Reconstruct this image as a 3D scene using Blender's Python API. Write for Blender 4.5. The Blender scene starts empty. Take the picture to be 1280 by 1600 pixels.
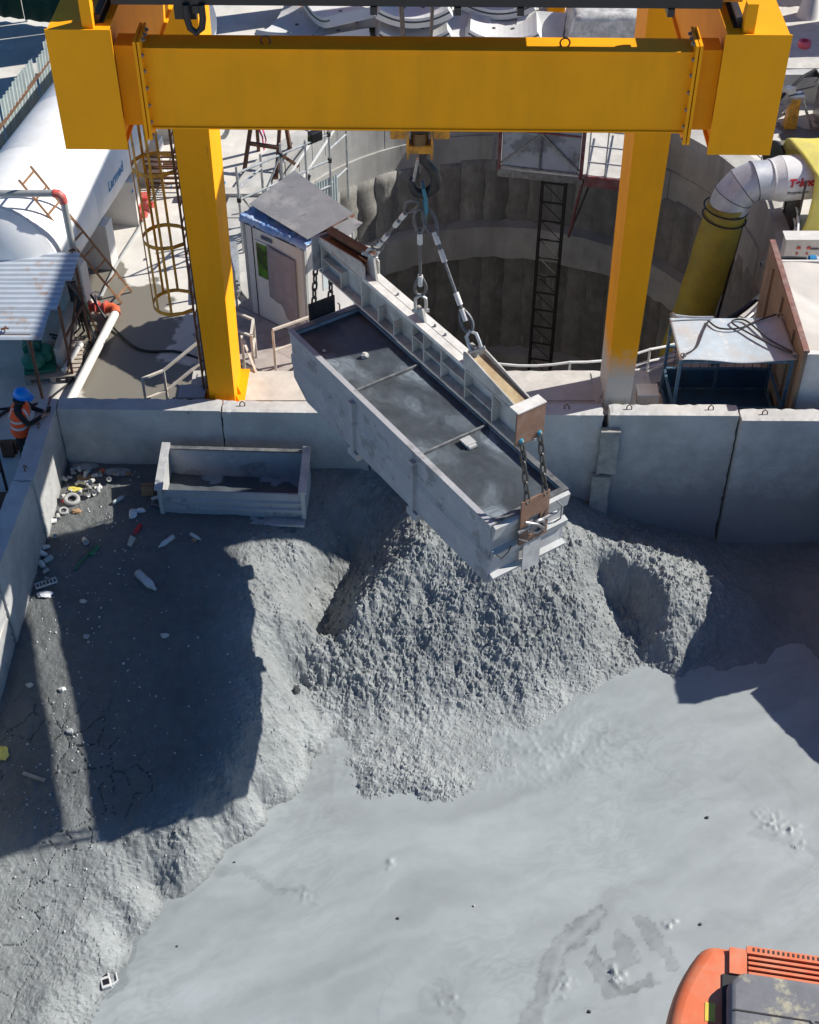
import bpy, bmesh, math, random
import numpy as np
from mathutils import Vector, Matrix
random.seed(7); RNG = np.random.default_rng(11)
R = math.radians
S = bpy.context.scene
COL = S.collection
# ------------------------------------------------------------------ camera, sky, sun, exposure
cam = bpy.data.cameras.new('camera'); cam_o = bpy.data.objects.new('camera', cam); COL.objects.link(cam_o)
cam_o.location = (0, 0, 16.3); cam_o.rotation_euler = (R(90 - 43.2), 0, 0)
cam.sensor_fit = 'VERTICAL'; cam.sensor_height = 36.0; cam.lens = 36.0 * 2205 / 1600
cam.clip_start = 0.5; cam.clip_end = 1500
S.camera = cam_o
SUN = Vector((1.19, 0.38, 1.0)).normalized()          # towards the sun
w = bpy.data.worlds.new('World'); S.world = w; w.use_nodes = True
nt = w.node_tree; bg = nt.nodes['Background']
sky = nt.nodes.new('ShaderNodeTexSky'); sky.sky_type = 'NISHITA'; sky.sun_disc = False
sky.sun_elevation = math.asin(SUN.z); sky.sun_rotation = math.atan2(SUN.x, SUN.y)
sky.air_density = 1.0; sky.dust_density = 0.3; sky.ozone_density = 2.5
wb = nt.nodes.new('ShaderNodeMix'); wb.data_type = 'RGBA'; wb.blend_type = 'MULTIPLY'; wb.inputs[0].default_value = 1.0; wb.inputs[7].default_value = (0.52, 0.95, 1.32, 1)   # camera white balance set for the sun
nt.links.new(sky.outputs[0], wb.inputs[6]); nt.links.new(wb.outputs[2], bg.inputs[0]); bg.inputs[1].default_value = 0.058
sl = bpy.data.lights.new('sun', 'SUN'); sl.energy = 5.0; sl.angle = R(0.53); sl.color = (1.0, 0.955, 0.88)
so = bpy.data.objects.new('sun', sl); COL.objects.link(so); so.rotation_euler = SUN.to_track_quat('Z', 'Y').to_euler()
so.location = (20, 10, 30)
S.view_settings.view_transform = 'Standard'; S.view_settings.look = 'None'
S.view_settings.exposure = 0.42; S.view_settings.gamma = 1.0; S.view_settings.use_curve_mapping = False
S.render.resolution_x = 819; S.render.resolution_y = 1024
S.render.engine = 'CYCLES'

# ------------------------------------------------------------------ materials
MATS = {}
def mat(name, col, rough=0.7, metal=0.0, var=0.18, scale=3.0, dirt=None, damt=0.5, dscale=1.5, dlo=0.45, dhi=0.65,
        streak=False, bump=0.0, bscale=30.0, dirt2=None, d2scale=6.0, d2lo=0.6, d2hi=0.68, attr=False, spec=0.5, detail=6.0):
    """procedural paint / concrete / mud: base tone with variation, a dirt layer, spots, fine relief"""
    if name in MATS: return MATS[name]
    m = bpy.data.materials.new(name); m.use_nodes = True; MATS[name] = m
    N = m.node_tree.nodes; L = m.node_tree.links; P = N['Principled BSDF']
    tc = N.new('ShaderNodeTexCoord'); mp = N.new('ShaderNodeMapping'); L.new(tc.outputs['Object'], mp.inputs[0])
    n1 = N.new('ShaderNodeTexNoise'); n1.inputs['Scale'].default_value = scale; n1.inputs['Detail'].default_value = detail
    n1.inputs['Roughness'].default_value = 0.65
    L.new(mp.outputs[0], n1.inputs[0])
    r1 = N.new('ShaderNodeMapRange'); r1.inputs[1].default_value = 0.3; r1.inputs[2].default_value = 0.7
    r1.inputs[3].default_value = 1 - var; r1.inputs[4].default_value = 1 + var
    L.new(n1.outputs[0], r1.inputs[0])
    mul = N.new('ShaderNodeMix'); mul.data_type = 'RGBA'; mul.blend_type = 'MULTIPLY'; mul.inputs[0].default_value = 1.0
    if attr:
        at = N.new('ShaderNodeAttribute'); at.attribute_name = 'tone'
        tint = N.new('ShaderNodeMix'); tint.data_type = 'RGBA'; tint.blend_type = 'MULTIPLY'; tint.inputs[0].default_value = 1.0
        tint.inputs[6].default_value = (*col, 1); L.new(at.outputs['Color'], tint.inputs[7]); L.new(tint.outputs[2], mul.inputs[6])
    else:
        mul.inputs[6].default_value = (*col, 1)
    L.new(r1.outputs[0], mul.inputs[7])
    cur = mul.outputs[2]
    def layer(c, sc, lo, hi, amt, seed):
        nonlocal cur
        mp2 = N.new('ShaderNodeMapping'); mp2.inputs[1].default_value = (seed, seed * .7, seed * .3)
        if streak: mp2.inputs[3].default_value = (1, 1, 0.12)
        L.new(tc.outputs['Object'], mp2.inputs[0])
        n = N.new('ShaderNodeTexNoise'); n.inputs['Scale'].default_value = sc; n.inputs['Detail'].default_value = 7
        n.inputs['Roughness'].default_value = 0.7; L.new(mp2.outputs[0], n.inputs[0])
        r = N.new('ShaderNodeMapRange'); r.inputs[1].default_value = lo; r.inputs[2].default_value = hi
        r.inputs[3].default_value = 0; r.inputs[4].default_value = amt; L.new(n.outputs[0], r.inputs[0])
        mx = N.new('ShaderNodeMix'); mx.data_type = 'RGBA'; L.new(r.outputs[0], mx.inputs[0])
        L.new(cur, mx.inputs[6]); mx.inputs[7].default_value = (*c, 1); cur = mx.outputs[2]
    if dirt: layer(dirt, dscale, dlo, dhi, damt, 3.1)
    if dirt2: layer(dirt2, d2scale, d2lo, d2hi, 0.85, 9.7)
    L.new(cur, P.inputs['Base Color'])
    P.inputs['Roughness'].default_value = rough; P.inputs['Metallic'].default_value = metal
    P.inputs['Specular IOR Level'].default_value = spec
    if bump:
        nb = N.new('ShaderNodeTexNoise'); nb.inputs['Scale'].default_value = bscale; nb.inputs['Detail'].default_value = 8
        nb.inputs['Roughness'].default_value = 0.7; L.new(tc.outputs['Object'], nb.inputs[0])
        b = N.new('ShaderNodeBump'); b.inputs['Strength'].default_value = min(1, bump * 20); b.inputs['Distance'].default_value = bump
        L.new(nb.outputs[0], b.inputs['Height']); L.new(b.outputs[0], P.inputs['Normal'])
    return m
yellow = mat('crane yellow', (0.93, 0.375, 0.006), 0.6, spec=.15, var=0.06, scale=1.2, dirt=(0.62, 0.27, 0.02), damt=0.4, dscale=2.0, dlo=.48, dhi=.75, streak=True, bump=.002, bscale=6, dirt2=(0.22, 0.11, 0.03), d2scale=7, d2lo=.70, d2hi=.76)
yellow_old = mat('worn yellow', (0.60, 0.28, 0.015), 0.55, var=0.2, scale=6, dirt=(0.12, 0.06, 0.03), damt=0.7, dscale=7)
leg_white = mat('grey primer over yellow', (0.52, 0.50, 0.46), 0.6, var=0.1, scale=5, dirt=(0.45, 0.25, 0.08), damt=.6, dscale=6, dlo=.55, dhi=.7)
def fading_leg():
    m = yellow.copy(); m.name = 'yellow leg with dusty primer foot'; N = m.node_tree.nodes; L = m.node_tree.links; P = N['Principled BSDF']; src = P.inputs['Base Color'].links[0].from_socket
    tc = N.new('ShaderNodeTexCoord'); sx = N.new('ShaderNodeSeparateXYZ'); L.new(tc.outputs['Object'], sx.inputs[0])
    no = N.new('ShaderNodeTexNoise'); no.inputs['Scale'].default_value = 6; no.inputs['Detail'].default_value = 9; no.inputs['Roughness'].default_value = .75; L.new(tc.outputs['Object'], no.inputs[0])
    a = N.new('ShaderNodeMath'); a.operation = 'MULTIPLY_ADD'; L.new(no.outputs[0], a.inputs[0]); a.inputs[1].default_value = -.9; L.new(sx.outputs['Z'], a.inputs[2])
    r = N.new('ShaderNodeMapRange'); r.inputs[1].default_value = 1.0; r.inputs[2].default_value = 1.6; r.inputs[3].default_value = .95; r.inputs[4].default_value = 0; L.new(a.outputs[0], r.inputs[0])
    mx = N.new('ShaderNodeMix'); mx.data_type = 'RGBA'; L.new(r.outputs[0], mx.inputs[0]); L.new(src, mx.inputs[6]); mx.inputs[7].default_value = (.55, .52, .47, 1); L.new(mx.outputs[2], P.inputs['Base Color'])
    return m
LEGM = fading_leg()
black = mat('black paint', (0.012, 0.012, 0.014), 0.45, var=0.3, scale=5)
rubber = mat('black rubber', (0.018, 0.018, 0.02), 0.6, var=0.3)
steel = mat('worn steel', (0.30, 0.30, 0.31), 0.42, 0.75, var=0.25, scale=8, dirt=(0.12, 0.09, 0.07), dscale=6)
galv = mat('galvanised tube', (0.48, 0.50, 0.50), 0.45, 0.5, var=0.2, scale=7, dirt=(0.3, 0.28, 0.25), dscale=5)
dark_steel = mat('dark steel', (0.035, 0.033, 0.033), 0.5, 0.3, var=0.4, scale=8, dirt=(0.09, 0.06, 0.045), dscale=5)
rust = mat('rusty steel', (0.12, 0.055, 0.03), 0.8, var=0.35, scale=8, dirt=(0.20, 0.11, 0.06), dscale=5, bump=.002, bscale=60)
rust_or = mat('orange rust ladder', (0.34, 0.18, 0.09), 0.75, var=0.25, scale=8, dirt=(0.2, 0.09, 0.04), dscale=7)
brown_plate = mat('brown oxide plate', (0.21, 0.115, 0.075), 0.65, var=0.12, scale=5, dirt=(0.33, 0.24, 0.18), damt=.4, dscale=6)
skip_paint = mat('mud splashed grey steel', (0.36, 0.365, 0.385), 0.62, var=0.10, scale=2.2, dirt=(0.20, 0.195, 0.195), damt=.7, dscale=1.9, dlo=.54, dhi=.60, bump=.004, bscale=14, dirt2=(0.43, 0.43, 0.44), d2scale=3.2, d2lo=.56, d2hi=.62)
skip_end = mat('pale mud caked steel', (0.46, 0.46, 0.45), 0.65, var=0.14, scale=3, dirt=(0.30, 0.30, 0.30), damt=.7, dscale=3.5, bump=.004, bscale=16)
skip_dark = mat('wet dark rim steel', (0.10, 0.105, 0.11), 0.45, var=0.3, scale=5, dirt=(0.28, 0.28, 0.28), damt=.6, dscale=5)
beam_paint = mat('dirty white beam paint', (0.50, 0.49, 0.46), 0.6, var=0.12, scale=4, dirt=(0.26, 0.23, 0.20), damt=.7, dscale=3.5, dlo=.45, dhi=.65, dirt2=(0.22, 0.10, 0.05), d2scale=9, d2lo=.66, d2hi=.72)
beam_top = mat('chalky white flange', (0.68, 0.67, 0.64), 0.6, var=0.1, scale=4, dirt=(0.4, 0.38, 0.35), dscale=5)
conc_wall = mat('precast concrete', (0.50, 0.50, 0.485), 0.85, var=0.12, scale=1.6, dirt=(0.37, 0.37, 0.36), damt=.75, dscale=1.1, bump=.006, bscale=25, dirt2=(0.17, 0.17, 0.165), d2scale=4.2, d2lo=.655, d2hi=.70)
conc_block = mat('pale rough concrete', (0.52, 0.50, 0.46), 0.9, var=0.15, scale=3, dirt=(0.36, 0.34, 0.30), dscale=2.5, bump=.008, bscale=20)
conc_shaft = mat('shaft concrete', (0.43, 0.425, 0.40), 0.9, var=0.2, scale=1.4, dirt=(0.30, 0.29, 0.265), damt=.8, dscale=.8, streak=True, bump=.012, bscale=9, dirt2=(0.18, 0.17, 0.155), d2scale=1.5, d2lo=.6, d2hi=.72)
conc_pile = mat('bored pile concrete', (0.27, 0.262, 0.24), 0.95, var=0.3, scale=2.5, dirt=(0.15, 0.145, 0.13), damt=.85, dscale=1.1, streak=True, bump=.03, bscale=7, dirt2=(0.52, 0.50, 0.46), d2scale=2.6, d2lo=.6, d2hi=.74)
white_tank = mat('white tank paint', (0.80, 0.80, 0.79), 0.45, var=0.03, scale=1.5, dirt=(0.62, 0.60, 0.56), damt=.5, dscale=1.2, streak=True)
white_panel = mat('cabin white panel', (0.66, 0.64, 0.61), 0.5, var=0.05, scale=2, dirt=(0.48, 0.45, 0.42), damt=.6, dscale=1.6, streak=True)
cream_pipe = mat('white plastic pipe', (0.72, 0.70, 0.66), 0.4, var=0.06, dirt=(0.5, 0.47, 0.42), dscale=4)
grey_pipe = mat('grey pipe', (0.36, 0.37, 0.36), 0.4, var=0.1, dirt=(0.26, 0.26, 0.25), dscale=4)
red_paint = mat('red valve paint', (0.52, 0.055, 0.045), 0.45, var=0.2, scale=8, dirt=(0.4, 0.3, 0.26), damt=.5, dscale=6)
orange_red = mat('orange elbow', (0.65, 0.13, 0.05), 0.45, var=0.15, scale=8)
green_pump = mat('green pump paint', (0.012, 0.19, 0.125), 0.4, var=0.15, scale=6, dirt=(0.12, 0.2, 0.16), dscale=6)
wood = mat('grey weathered wood', (0.40, 0.345, 0.29), 0.85, var=0.25, scale=6, dirt=(0.28, 0.24, 0.2), dscale=4)
sheet_roof = mat('corrugated sheet', (0.50, 0.55, 0.60), 0.45, 0.25, var=0.08, scale=3, dirt=(0.46, 0.30, 0.19), damt=.85, dscale=.9, dlo=.53, dhi=.6)
fence_sheet = mat('pale green fence sheet', (0.42, 0.49, 0.49), 0.55, 0.1, var=0.12, scale=3, dirt=(0.3, 0.33, 0.33), dscale=2, streak=True)
blue_tarp = mat('blue tarpaulin', (0.20, 0.34, 0.60), 0.35, var=0.2, scale=5, dirt=(0.5, 0.56, 0.66), damt=.75, dscale=4)
roof_plate = mat('grey steel roof plate', (0.25, 0.25, 0.255), 0.55, 0.2, var=0.15, scale=2.5, dirt=(0.42, 0.40, 0.38), damt=.7, dscale=1.6, dlo=.52, dhi=.64, dirt2=(0.14, 0.14, 0.14), d2scale=5)
cloth_grey = mat('mauve grey cloth', (0.27, 0.235, 0.255), 0.9, var=0.12, scale=5)
walk_plate = mat('dusty walkway plate', (0.40, 0.35, 0.32), 0.75, var=0.12, scale=3, dirt=(0.24, 0.2, 0.18), damt=.7, dscale=2)
rail_paint = mat('cream handrail paint', (0.62, 0.57, 0.49), 0.55, var=0.1, scale=5, dirt=(0.42, 0.32, 0.24), dscale=5)
white_rail = mat('white rail', (0.74, 0.74, 0.72), 0.5, var=0.08, dirt=(0.5, 0.48, 0.45), dscale=6)
gate_panel = mat('grey gate sheet', (0.40, 0.42, 0.44), 0.5, var=0.08, scale=2, dirt=(0.17, 0.17, 0.18), damt=.8, dscale=1.0, dlo=.5, dhi=.56)
maroon = mat('maroon frame paint', (0.20, 0.055, 0.055), 0.55, var=0.2, scale=6, dirt=(0.3, 0.25, 0.24), dscale=5)
duct_yellow = mat('yellow vent hose fabric', (0.37, 0.285, 0.03), 0.6, var=0.12, scale=3, dirt=(0.22, 0.19, 0.05), damt=.6, dscale=1.4, bump=.01, bscale=5)
tarp_yellow = mat('yellow tarpaulin', (0.70, 0.60, 0.12), 0.5, var=0.08, scale=2, dirt=(0.5, 0.45, 0.2), dscale=3, bump=.008, bscale=4)
fan_white = mat('fan white paint', (0.76, 0.74, 0.72), 0.4, var=0.04, dirt=(0.55, 0.5, 0.46), dscale=3)
elbow_metal = mat('galvanised elbow', (0.55, 0.56, 0.58), 0.5, 0.35, var=0.12, scale=4, dirt=(.36,.36,.38), dscale=3)
print_red = mat('red lettering', (0.55, 0.02, 0.03), 0.5, var=0.05)
print_grey = mat('dark grey lettering', (0.10, 0.10, 0.12), 0.5, var=0.05)
print_blue = mat('blue lettering', (0.01, 0.21, 0.46), 0.5, var=0.05)
print_white = mat('white print', (0.8, 0.8, 0.8), 0.5, var=0.03)
blue_frame = mat('chipped blue paint', (0.055, 0.13, 0.20), 0.6, var=0.2, scale=6, dirt=(0.30, 0.33, 0.35), damt=.6, dscale=6, dlo=.55, dhi=.66)
blue_plate = mat('dark blue plate', (0.02, 0.075, 0.15), 0.6, var=0.25, scale=4, dirt=(0.05, 0.05, 0.05), dscale=3)
booth_sheet = mat('faded blue white sheet', (0.42, 0.49, 0.54), 0.55, var=0.1, scale=3, dirt=(0.46, 0.41, 0.35), damt=.8, dscale=1.2, dirt2=(0.6, 0.61, 0.6), d2scale=7, d2lo=.58, d2hi=.64)
plywood = mat('stained plywood', (0.28, 0.20, 0.135), 0.8, var=0.2, scale=3, dirt=(0.18, 0.12, 0.08), damt=.7, dscale=2, streak=True, dirt2=(0.4, 0.36, 0.31), d2scale=4, d2lo=.6, d2hi=.7)
tarp_cream = mat('cream tarpaulin', (0.55, 0.52, 0.475), 0.7, var=0.07, scale=2, dirt=(0.5, 0.47, 0.43), dscale=2, bump=.02, bscale=3)
cont_white = mat('chipped white container', (0.66, 0.64, 0.60), 0.6, var=0.08, scale=3, dirt=(0.45, 0.42, 0.38), dscale=2, dirt2=(0.38, 0.25, 0.12), d2scale=5, d2lo=.68, d2hi=.72)
seg_conc = mat('precast segment concrete', (0.60, 0.60, 0.59), 0.75, var=0.05, scale=2, dirt=(0.5, 0.5, 0.49), dscale=2)
gasket = mat('segment gasket', (0.06, 0.065, 0.07), 0.6, var=0.2)
net_green = mat('dark green netting', (0.008, 0.05, 0.03), 0.85, var=0.35, scale=14)
film = mat('plastic film wrap', (0.42, 0.42, 0.41), 0.3, var=0.3, scale=6, dirt=(0.70, 0.70, 0.68), damt=.9, dscale=3.5, bump=.03, bscale=6)
hook_black = mat('black forged hook', (0.02, 0.02, 0.022), 0.38, 0.2, var=0.4, scale=10, dirt=(0.10, 0.09, 0.08), dscale=9, dlo=.58, dhi=.7)
blue_sling = mat('blue sling', (0.05, 0.20, 0.27), 0.7, var=0.25, scale=20)
sleeve = mat('pale ferrule', (0.66, 0.65, 0.62), 0.5, var=0.12, scale=8, dirt=(0.4, 0.38, 0.35), dscale=9)
rope = mat('steel wire rope', (0.13, 0.135, 0.14), 0.5, 0.4, var=0.5, scale=40)
exc_orange = mat('faded excavator orange', (0.70, 0.165, 0.065), 0.45, var=0.06, scale=2, dirt=(0.62, 0.32, 0.2), damt=.5, dscale=2.5)
exc_grey = mat('grey grained hood', (0.17, 0.17, 0.178), 0.8, var=0.14, scale=6, dirt=(0.42, 0.38, 0.26), damt=.85, dscale=2.2, dlo=.56, dhi=.64, bump=.004, bscale=90, dirt2=(0.3, 0.3, 0.3), d2scale=14, d2lo=.70, d2hi=.74)
exc_dark = mat('dark engine bay', (0.02, 0.015, 0.013), 0.6)
foam_white = mat('white cup', (0.58, 0.58, 0.56), 0.6, var=0.08, dirt=(0.5, 0.48, 0.44), dscale=9)
bottle_clear = mat('cloudy plastic bottle', (0.52, 0.57, 0.58), 0.25, var=0.12, dirt=(0.3, 0.32, 0.32), dscale=9)
card = mat('brown cardboard', (0.36, 0.22, 0.12), 0.85, var=0.12, dirt=(0.22, 0.14, 0.08), dscale=7)
bag_white = mat('white plastic bag', (0.70, 0.71, 0.74), 0.4, var=0.08, bump=.01, bscale=14)
grime = mat('grey litter', (0.32, 0.33, 0.33), 0.8, var=0.3, scale=9)
can_red = mat('red can', (0.55, 0.03, 0.04), 0.4, var=0.1)
green_thing = mat('green plastic', (0.02, 0.16, 0.07), 0.5, var=0.2)
vest_orange = mat('orange vest', (0.90, 0.10, 0.02), 0.75, var=0.06, scale=8)
reflect = mat('silver reflective tape', (0.55, 0.55, 0.56), 0.45, var=0.08)
jacket = mat('dark jacket', (0.016, 0.016, 0.018), 0.9, var=0.3, scale=10)
skin = mat('skin', (0.42, 0.22, 0.15), 0.55, var=0.06)
helmet_blue = mat('blue helmet', (0.0, 0.22, 0.72), 0.3, var=0.02)
glass = mat('window glass', (0.05, 0.08, 0.03), 0.12, var=0.4, scale=3, dirt=(0.12, 0.30, 0.03), damt=.9, dscale=2.2, dlo=.45, dhi=.6)
pink = mat('pink ribbon', (0.62, 0.02, 0.22), 0.6)

# ------------------------------------------------------------------ mesh helpers
class MB:
    def __init__(s): s.v = []; s.f = []; s.M = None
    def add(s, vs, fs):
        o = len(s.v)
        s.v += [tuple(s.M @ Vector(p)) if s.M else tuple(p) for p in vs]
        s.f += [tuple(i + o for i in f) for f in fs]; return s
    def hexa(s, p):      # 8 points: bottom 0-3 ccw, top 4-7
        return s.add(p, [(3, 2, 1, 0), (4, 5, 6, 7), (0, 1, 5, 4), (1, 2, 6, 5), (2, 3, 7, 6), (3, 0, 4, 7)])
    def box(s, a, b):
        (x0, y0, z0), (x1, y1, z1) = a, b
        return s.hexa([(x0, y0, z0), (x1, y0, z0), (x1, y1, z0), (x0, y1, z0), (x0, y0, z1), (x1, y0, z1), (x1, y1, z1), (x0, y1, z1)])
    def cbox(s, c, d, rz=0.0):
        co, si = math.cos(rz), math.sin(rz); hx, hy, hz = d[0] / 2, d[1] / 2, d[2] / 2
        return s.hexa([(c[0] + x * co - y * si, c[1] + x * si + y * co, c[2] + z) for z in (-hz, hz) for x, y in ((-hx, -hy), (hx, -hy), (hx, hy), (-hx, hy))])
    def bar(s, a, b, wd=.05, ht=None, up=(0, 0, 1)):
        a, b = Vector(a), Vector(b); ht = wd if ht is None else ht
        d = (b - a).normalized(); up = Vector(up)
        if abs(d.dot(up)) > .98: up = Vector((0, 1, 0))
        x = d.cross(up).normalized() * wd / 2; y = x.cross(d).normalized() * ht / 2
        return s.hexa([a - x - y, a + x - y, b + x - y, b - x - y, a - x + y, a + x + y, b + x + y, b - x + y])
    def tube(s, pts, r, n=8, cap=True, closed=False, flat=1.0):
        P = [Vector(p) for p in pts]; m = len(P); rs = r if isinstance(r, (list, tuple)) else [r] * m
        vs = []; prev = None
        for i in range(m):
            if closed: d = P[(i + 1) % m] - P[i - 1]
            else: d = P[min(i + 1, m - 1)] - P[max(i - 1, 0)]
            d.normalize()
            if prev is None:
                u = d.cross(Vector((0, 0, 1)))
                if u.length < .1: u = d.cross(Vector((0, 1, 0)))
            else: u = prev - d * prev.dot(d)
            u.normalize(); prev = u; q = d.cross(u)
            for k in range(n):
                t = 2 * math.pi * k / n
                vs.append(P[i] + (u * math.cos(t) + q * math.sin(t) * flat) * rs[i])
        fs = []
        for i in range(m if closed else m - 1):
            a, b = i * n, ((i + 1) % m) * n
            fs += [(a + k, a + (k + 1) % n, b + (k + 1) % n, b + k) for k in range(n)]
        if cap and not closed: fs += [tuple(range(n - 1, -1, -1)), tuple(range((m - 1) * n, m * n))]
        return s.add(vs, fs)
    def cyl(s, a, b, r, n=16, r2=None): return s.tube([a, b], [r, r if r2 is None else r2], n)
    def pipe(s, a, b, r, ri, n=24):   # open ended hollow cylinder
        a, b = Vector(a), Vector(b); d = (b - a).normalized(); u = d.cross(Vector((0, 0, 1)))
        if u.length < .1: u = d.cross(Vector((0, 1, 0)))
        u.normalize(); q = d.cross(u); vs = []
        for c, rr in ((a, r), (b, r), (b, ri), (a, ri)):
            vs += [c + (u * math.cos(2 * math.pi * k / n) + q * math.sin(2 * math.pi * k / n)) * rr for k in range(n)]
        fs = [(i * n + k, i * n + (k + 1) % n, ((i + 1) % 4) * n + (k + 1) % n, ((i + 1) % 4) * n + k) for i in range(4) for k in range(n)]
        return s.add(vs, fs)
    def prism(s, poly, ext):
        n = len(poly); e = Vector(ext); P = [Vector(p) for p in poly]
        return s.add(P + [p + e for p in P], [tuple(range(n - 1, -1, -1)), tuple(range(n, 2 * n))] + [(k, (k + 1) % n, n + (k + 1) % n, n + k) for k in range(n)])
    def lathe(s, prof, n=20, c=(0, 0, 0), sx=1, sy=1):
        vs = [(c[0] + r * sx * math.cos(2 * math.pi * k / n), c[1] + r * sy * math.sin(2 * math.pi * k / n), c[2] + z) for r, z in prof for k in range(n)]
        fs = [(i * n + k, i * n + (k + 1) % n, (i + 1) * n + (k + 1) % n, (i + 1) * n + k) for i in range(len(prof) - 1) for k in range(n)]
        fs += [tuple(range(n - 1, -1, -1)), tuple(range((len(prof) - 1) * n, len(prof) * n))]
        return s.add(vs, fs)
    def ring(s, c, axis, Rr, r, n=20, m=8, a0=0, a1=2 * math.pi, u=None):
        ax = Vector(axis).normalized(); u = Vector(u) if u else ax.cross(Vector((0, 0, 1)) if abs(ax.z) < .9 else Vector((1, 0, 0)))
        u.normalize(); q = ax.cross(u); full = abs(a1 - a0 - 2 * math.pi) < 1e-4
        cnt = n if full else n + 1
        pts = [Vector(c) + (u * math.cos(a0 + (a1 - a0) * k / n) + q * math.sin(a0 + (a1 - a0) * k / n)) * Rr for k in range(cnt)]
        return s.tube(pts, r, m, closed=full)
    def mesh(s, name):
        me = bpy.data.meshes.new(name); me.from_pydata(s.v, [], s.f); me.update(); return me
    def build(s, name, m, parent=None, smooth=False, bevel=0, **tags):
        return put(name, s.mesh(name), m, parent, smooth, bevel, **tags)
def put(name, me, m, parent=None, smooth=False, bevel=0, **tags):
    if m: me.materials.append(m)
    bm = bmesh.new(); bm.from_mesh(me); bmesh.ops.recalc_face_normals(bm, faces=bm.faces); bm.to_mesh(me); bm.free()
    if smooth:
        me.shade_smooth(); me.set_sharp_from_angle(angle=R(40))
    o = bpy.data.objects.new(name, me); COL.objects.link(o)
    if parent:
        o.parent = parent
        top = parent
        while top.parent: top = top.parent
        if top.type == 'EMPTY' and not top.get('_local'): o.matrix_parent_inverse = Matrix.Translation(-Vector(top.location)) if parent == top else Matrix()
    if bevel:
        b = o.modifiers.new('bevel', 'BEVEL'); b.width = bevel; b.segments = 2; b.limit_method = 'ANGLE'
    for k, val in tags.items(): o['category' if k == 'cat' else k] = val
    return o
def sub(mb, name, m, part, smooth=False):       # a sub-part: sits in its part's space
    o = put(name, mb.mesh(name), m, None, smooth); o.parent = part; return o
def thing(name, label, cat, loc=(0, 0, 0), group=None, rz=0.0, local=False):
    """Empty at the thing's base. local=False: parts are modelled in world coordinates; local=True: in the thing's own space"""
    o = bpy.data.objects.new(name, None); COL.objects.link(o); o.location = loc; o.empty_display_size = .2
    o['label'] = label; o['category'] = cat
    if group: o['group'] = group
    if local: o['_local'] = 1; o.rotation_euler = (0, 0, rz)
    return o
def copy_tree(o, parent=None):
    c = o.copy(); COL.objects.link(c); c.parent = parent
    for ch in list(o.children): copy_tree(ch, c)
    return c
def wrap_text(body, size, m, parent, c0, axis, rad, th0, r, name='lettering', shear=0.0, bold=0.0):
    """lettering wrapped on a cylinder: c0 point on the axis, axis direction of reading, rad(theta) gives the outward unit vector"""
    o = text_mesh(body, size, m, parent, Matrix(), name, shear, bold)
    for v in o.data.vertices:
        th = th0 + v.co.y / r; p = Vector(c0) + axis * v.co.x + rad(th) * (r + .004 + max(0, v.co.z)); v.co = p
    o.data.update(); return o
def text_mesh(body, size, m, parent, mtx, name='lettering', shear=0.0, bold=0.0):
    cu = bpy.data.curves.new(name, 'FONT'); cu.body = body; cu.size = size; cu.extrude = .003; cu.shear = shear; cu.offset = bold
    cu.align_x = 'LEFT'
    t = bpy.data.objects.new('tmp', cu); COL.objects.link(t)
    me = bpy.data.meshes.new_from_object(t.evaluated_get(bpy.context.evaluated_depsgraph_get())); bpy.data.objects.remove(t)
    me.transform(mtx); o = put(name, me, m, parent); return o

# noise in numpy
def _h(ix, iy, s=0):
    n = (ix * 374761393 + iy * 668265263 + s * 974711) & 0x7fffffff
    n = ((n ^ (n >> 13)) * 1274126177) & 0x7fffffff
    return ((n ^ (n >> 16)) & 0xffff) / 65535.0
def vnoise(x, y, s=0):
    ix = np.floor(x).astype(np.int64); iy = np.floor(y).astype(np.int64); fx = x - ix; fy = y - iy
    fx = fx * fx * (3 - 2 * fx); fy = fy * fy * (3 - 2 * fy)
    a = _h(ix, iy, s); b = _h(ix + 1, iy, s); c = _h(ix, iy + 1, s); d = _h(ix + 1, iy + 1, s)
    return (a + (b - a) * fx) * (1 - fy) + (c + (d - c) * fx) * fy
def fbm(x, y, o=4, s=0):
    t = 0; a = 1; tot = 0
    for k in range(o): t = t + a * vnoise(x * 2 ** k, y * 2 ** k, s + k); tot += a; a *= .5
    return t / tot - .5
def worley(x, y, s=0):
    ix = np.floor(x).astype(np.int64); iy = np.floor(y).astype(np.int64); d = np.full(x.shape, 9.0); hgt = np.zeros(x.shape); d2 = np.full(x.shape, 9.0)
    for dx in (-1, 0, 1):
        for dy in (-1, 0, 1):
            cx = ix + dx; cy = iy + dy
            px = cx + _h(cx, cy, s); py = cy + _h(cx, cy, s + 5); q = np.hypot(x - px, y - py)
            m = q < d; d2 = np.where(m, d, np.minimum(d2, q)); hgt = np.where(m, _h(cx, cy, s + 9), hgt); d = np.where(m, q, d)
    return d, hgt, d2
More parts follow.
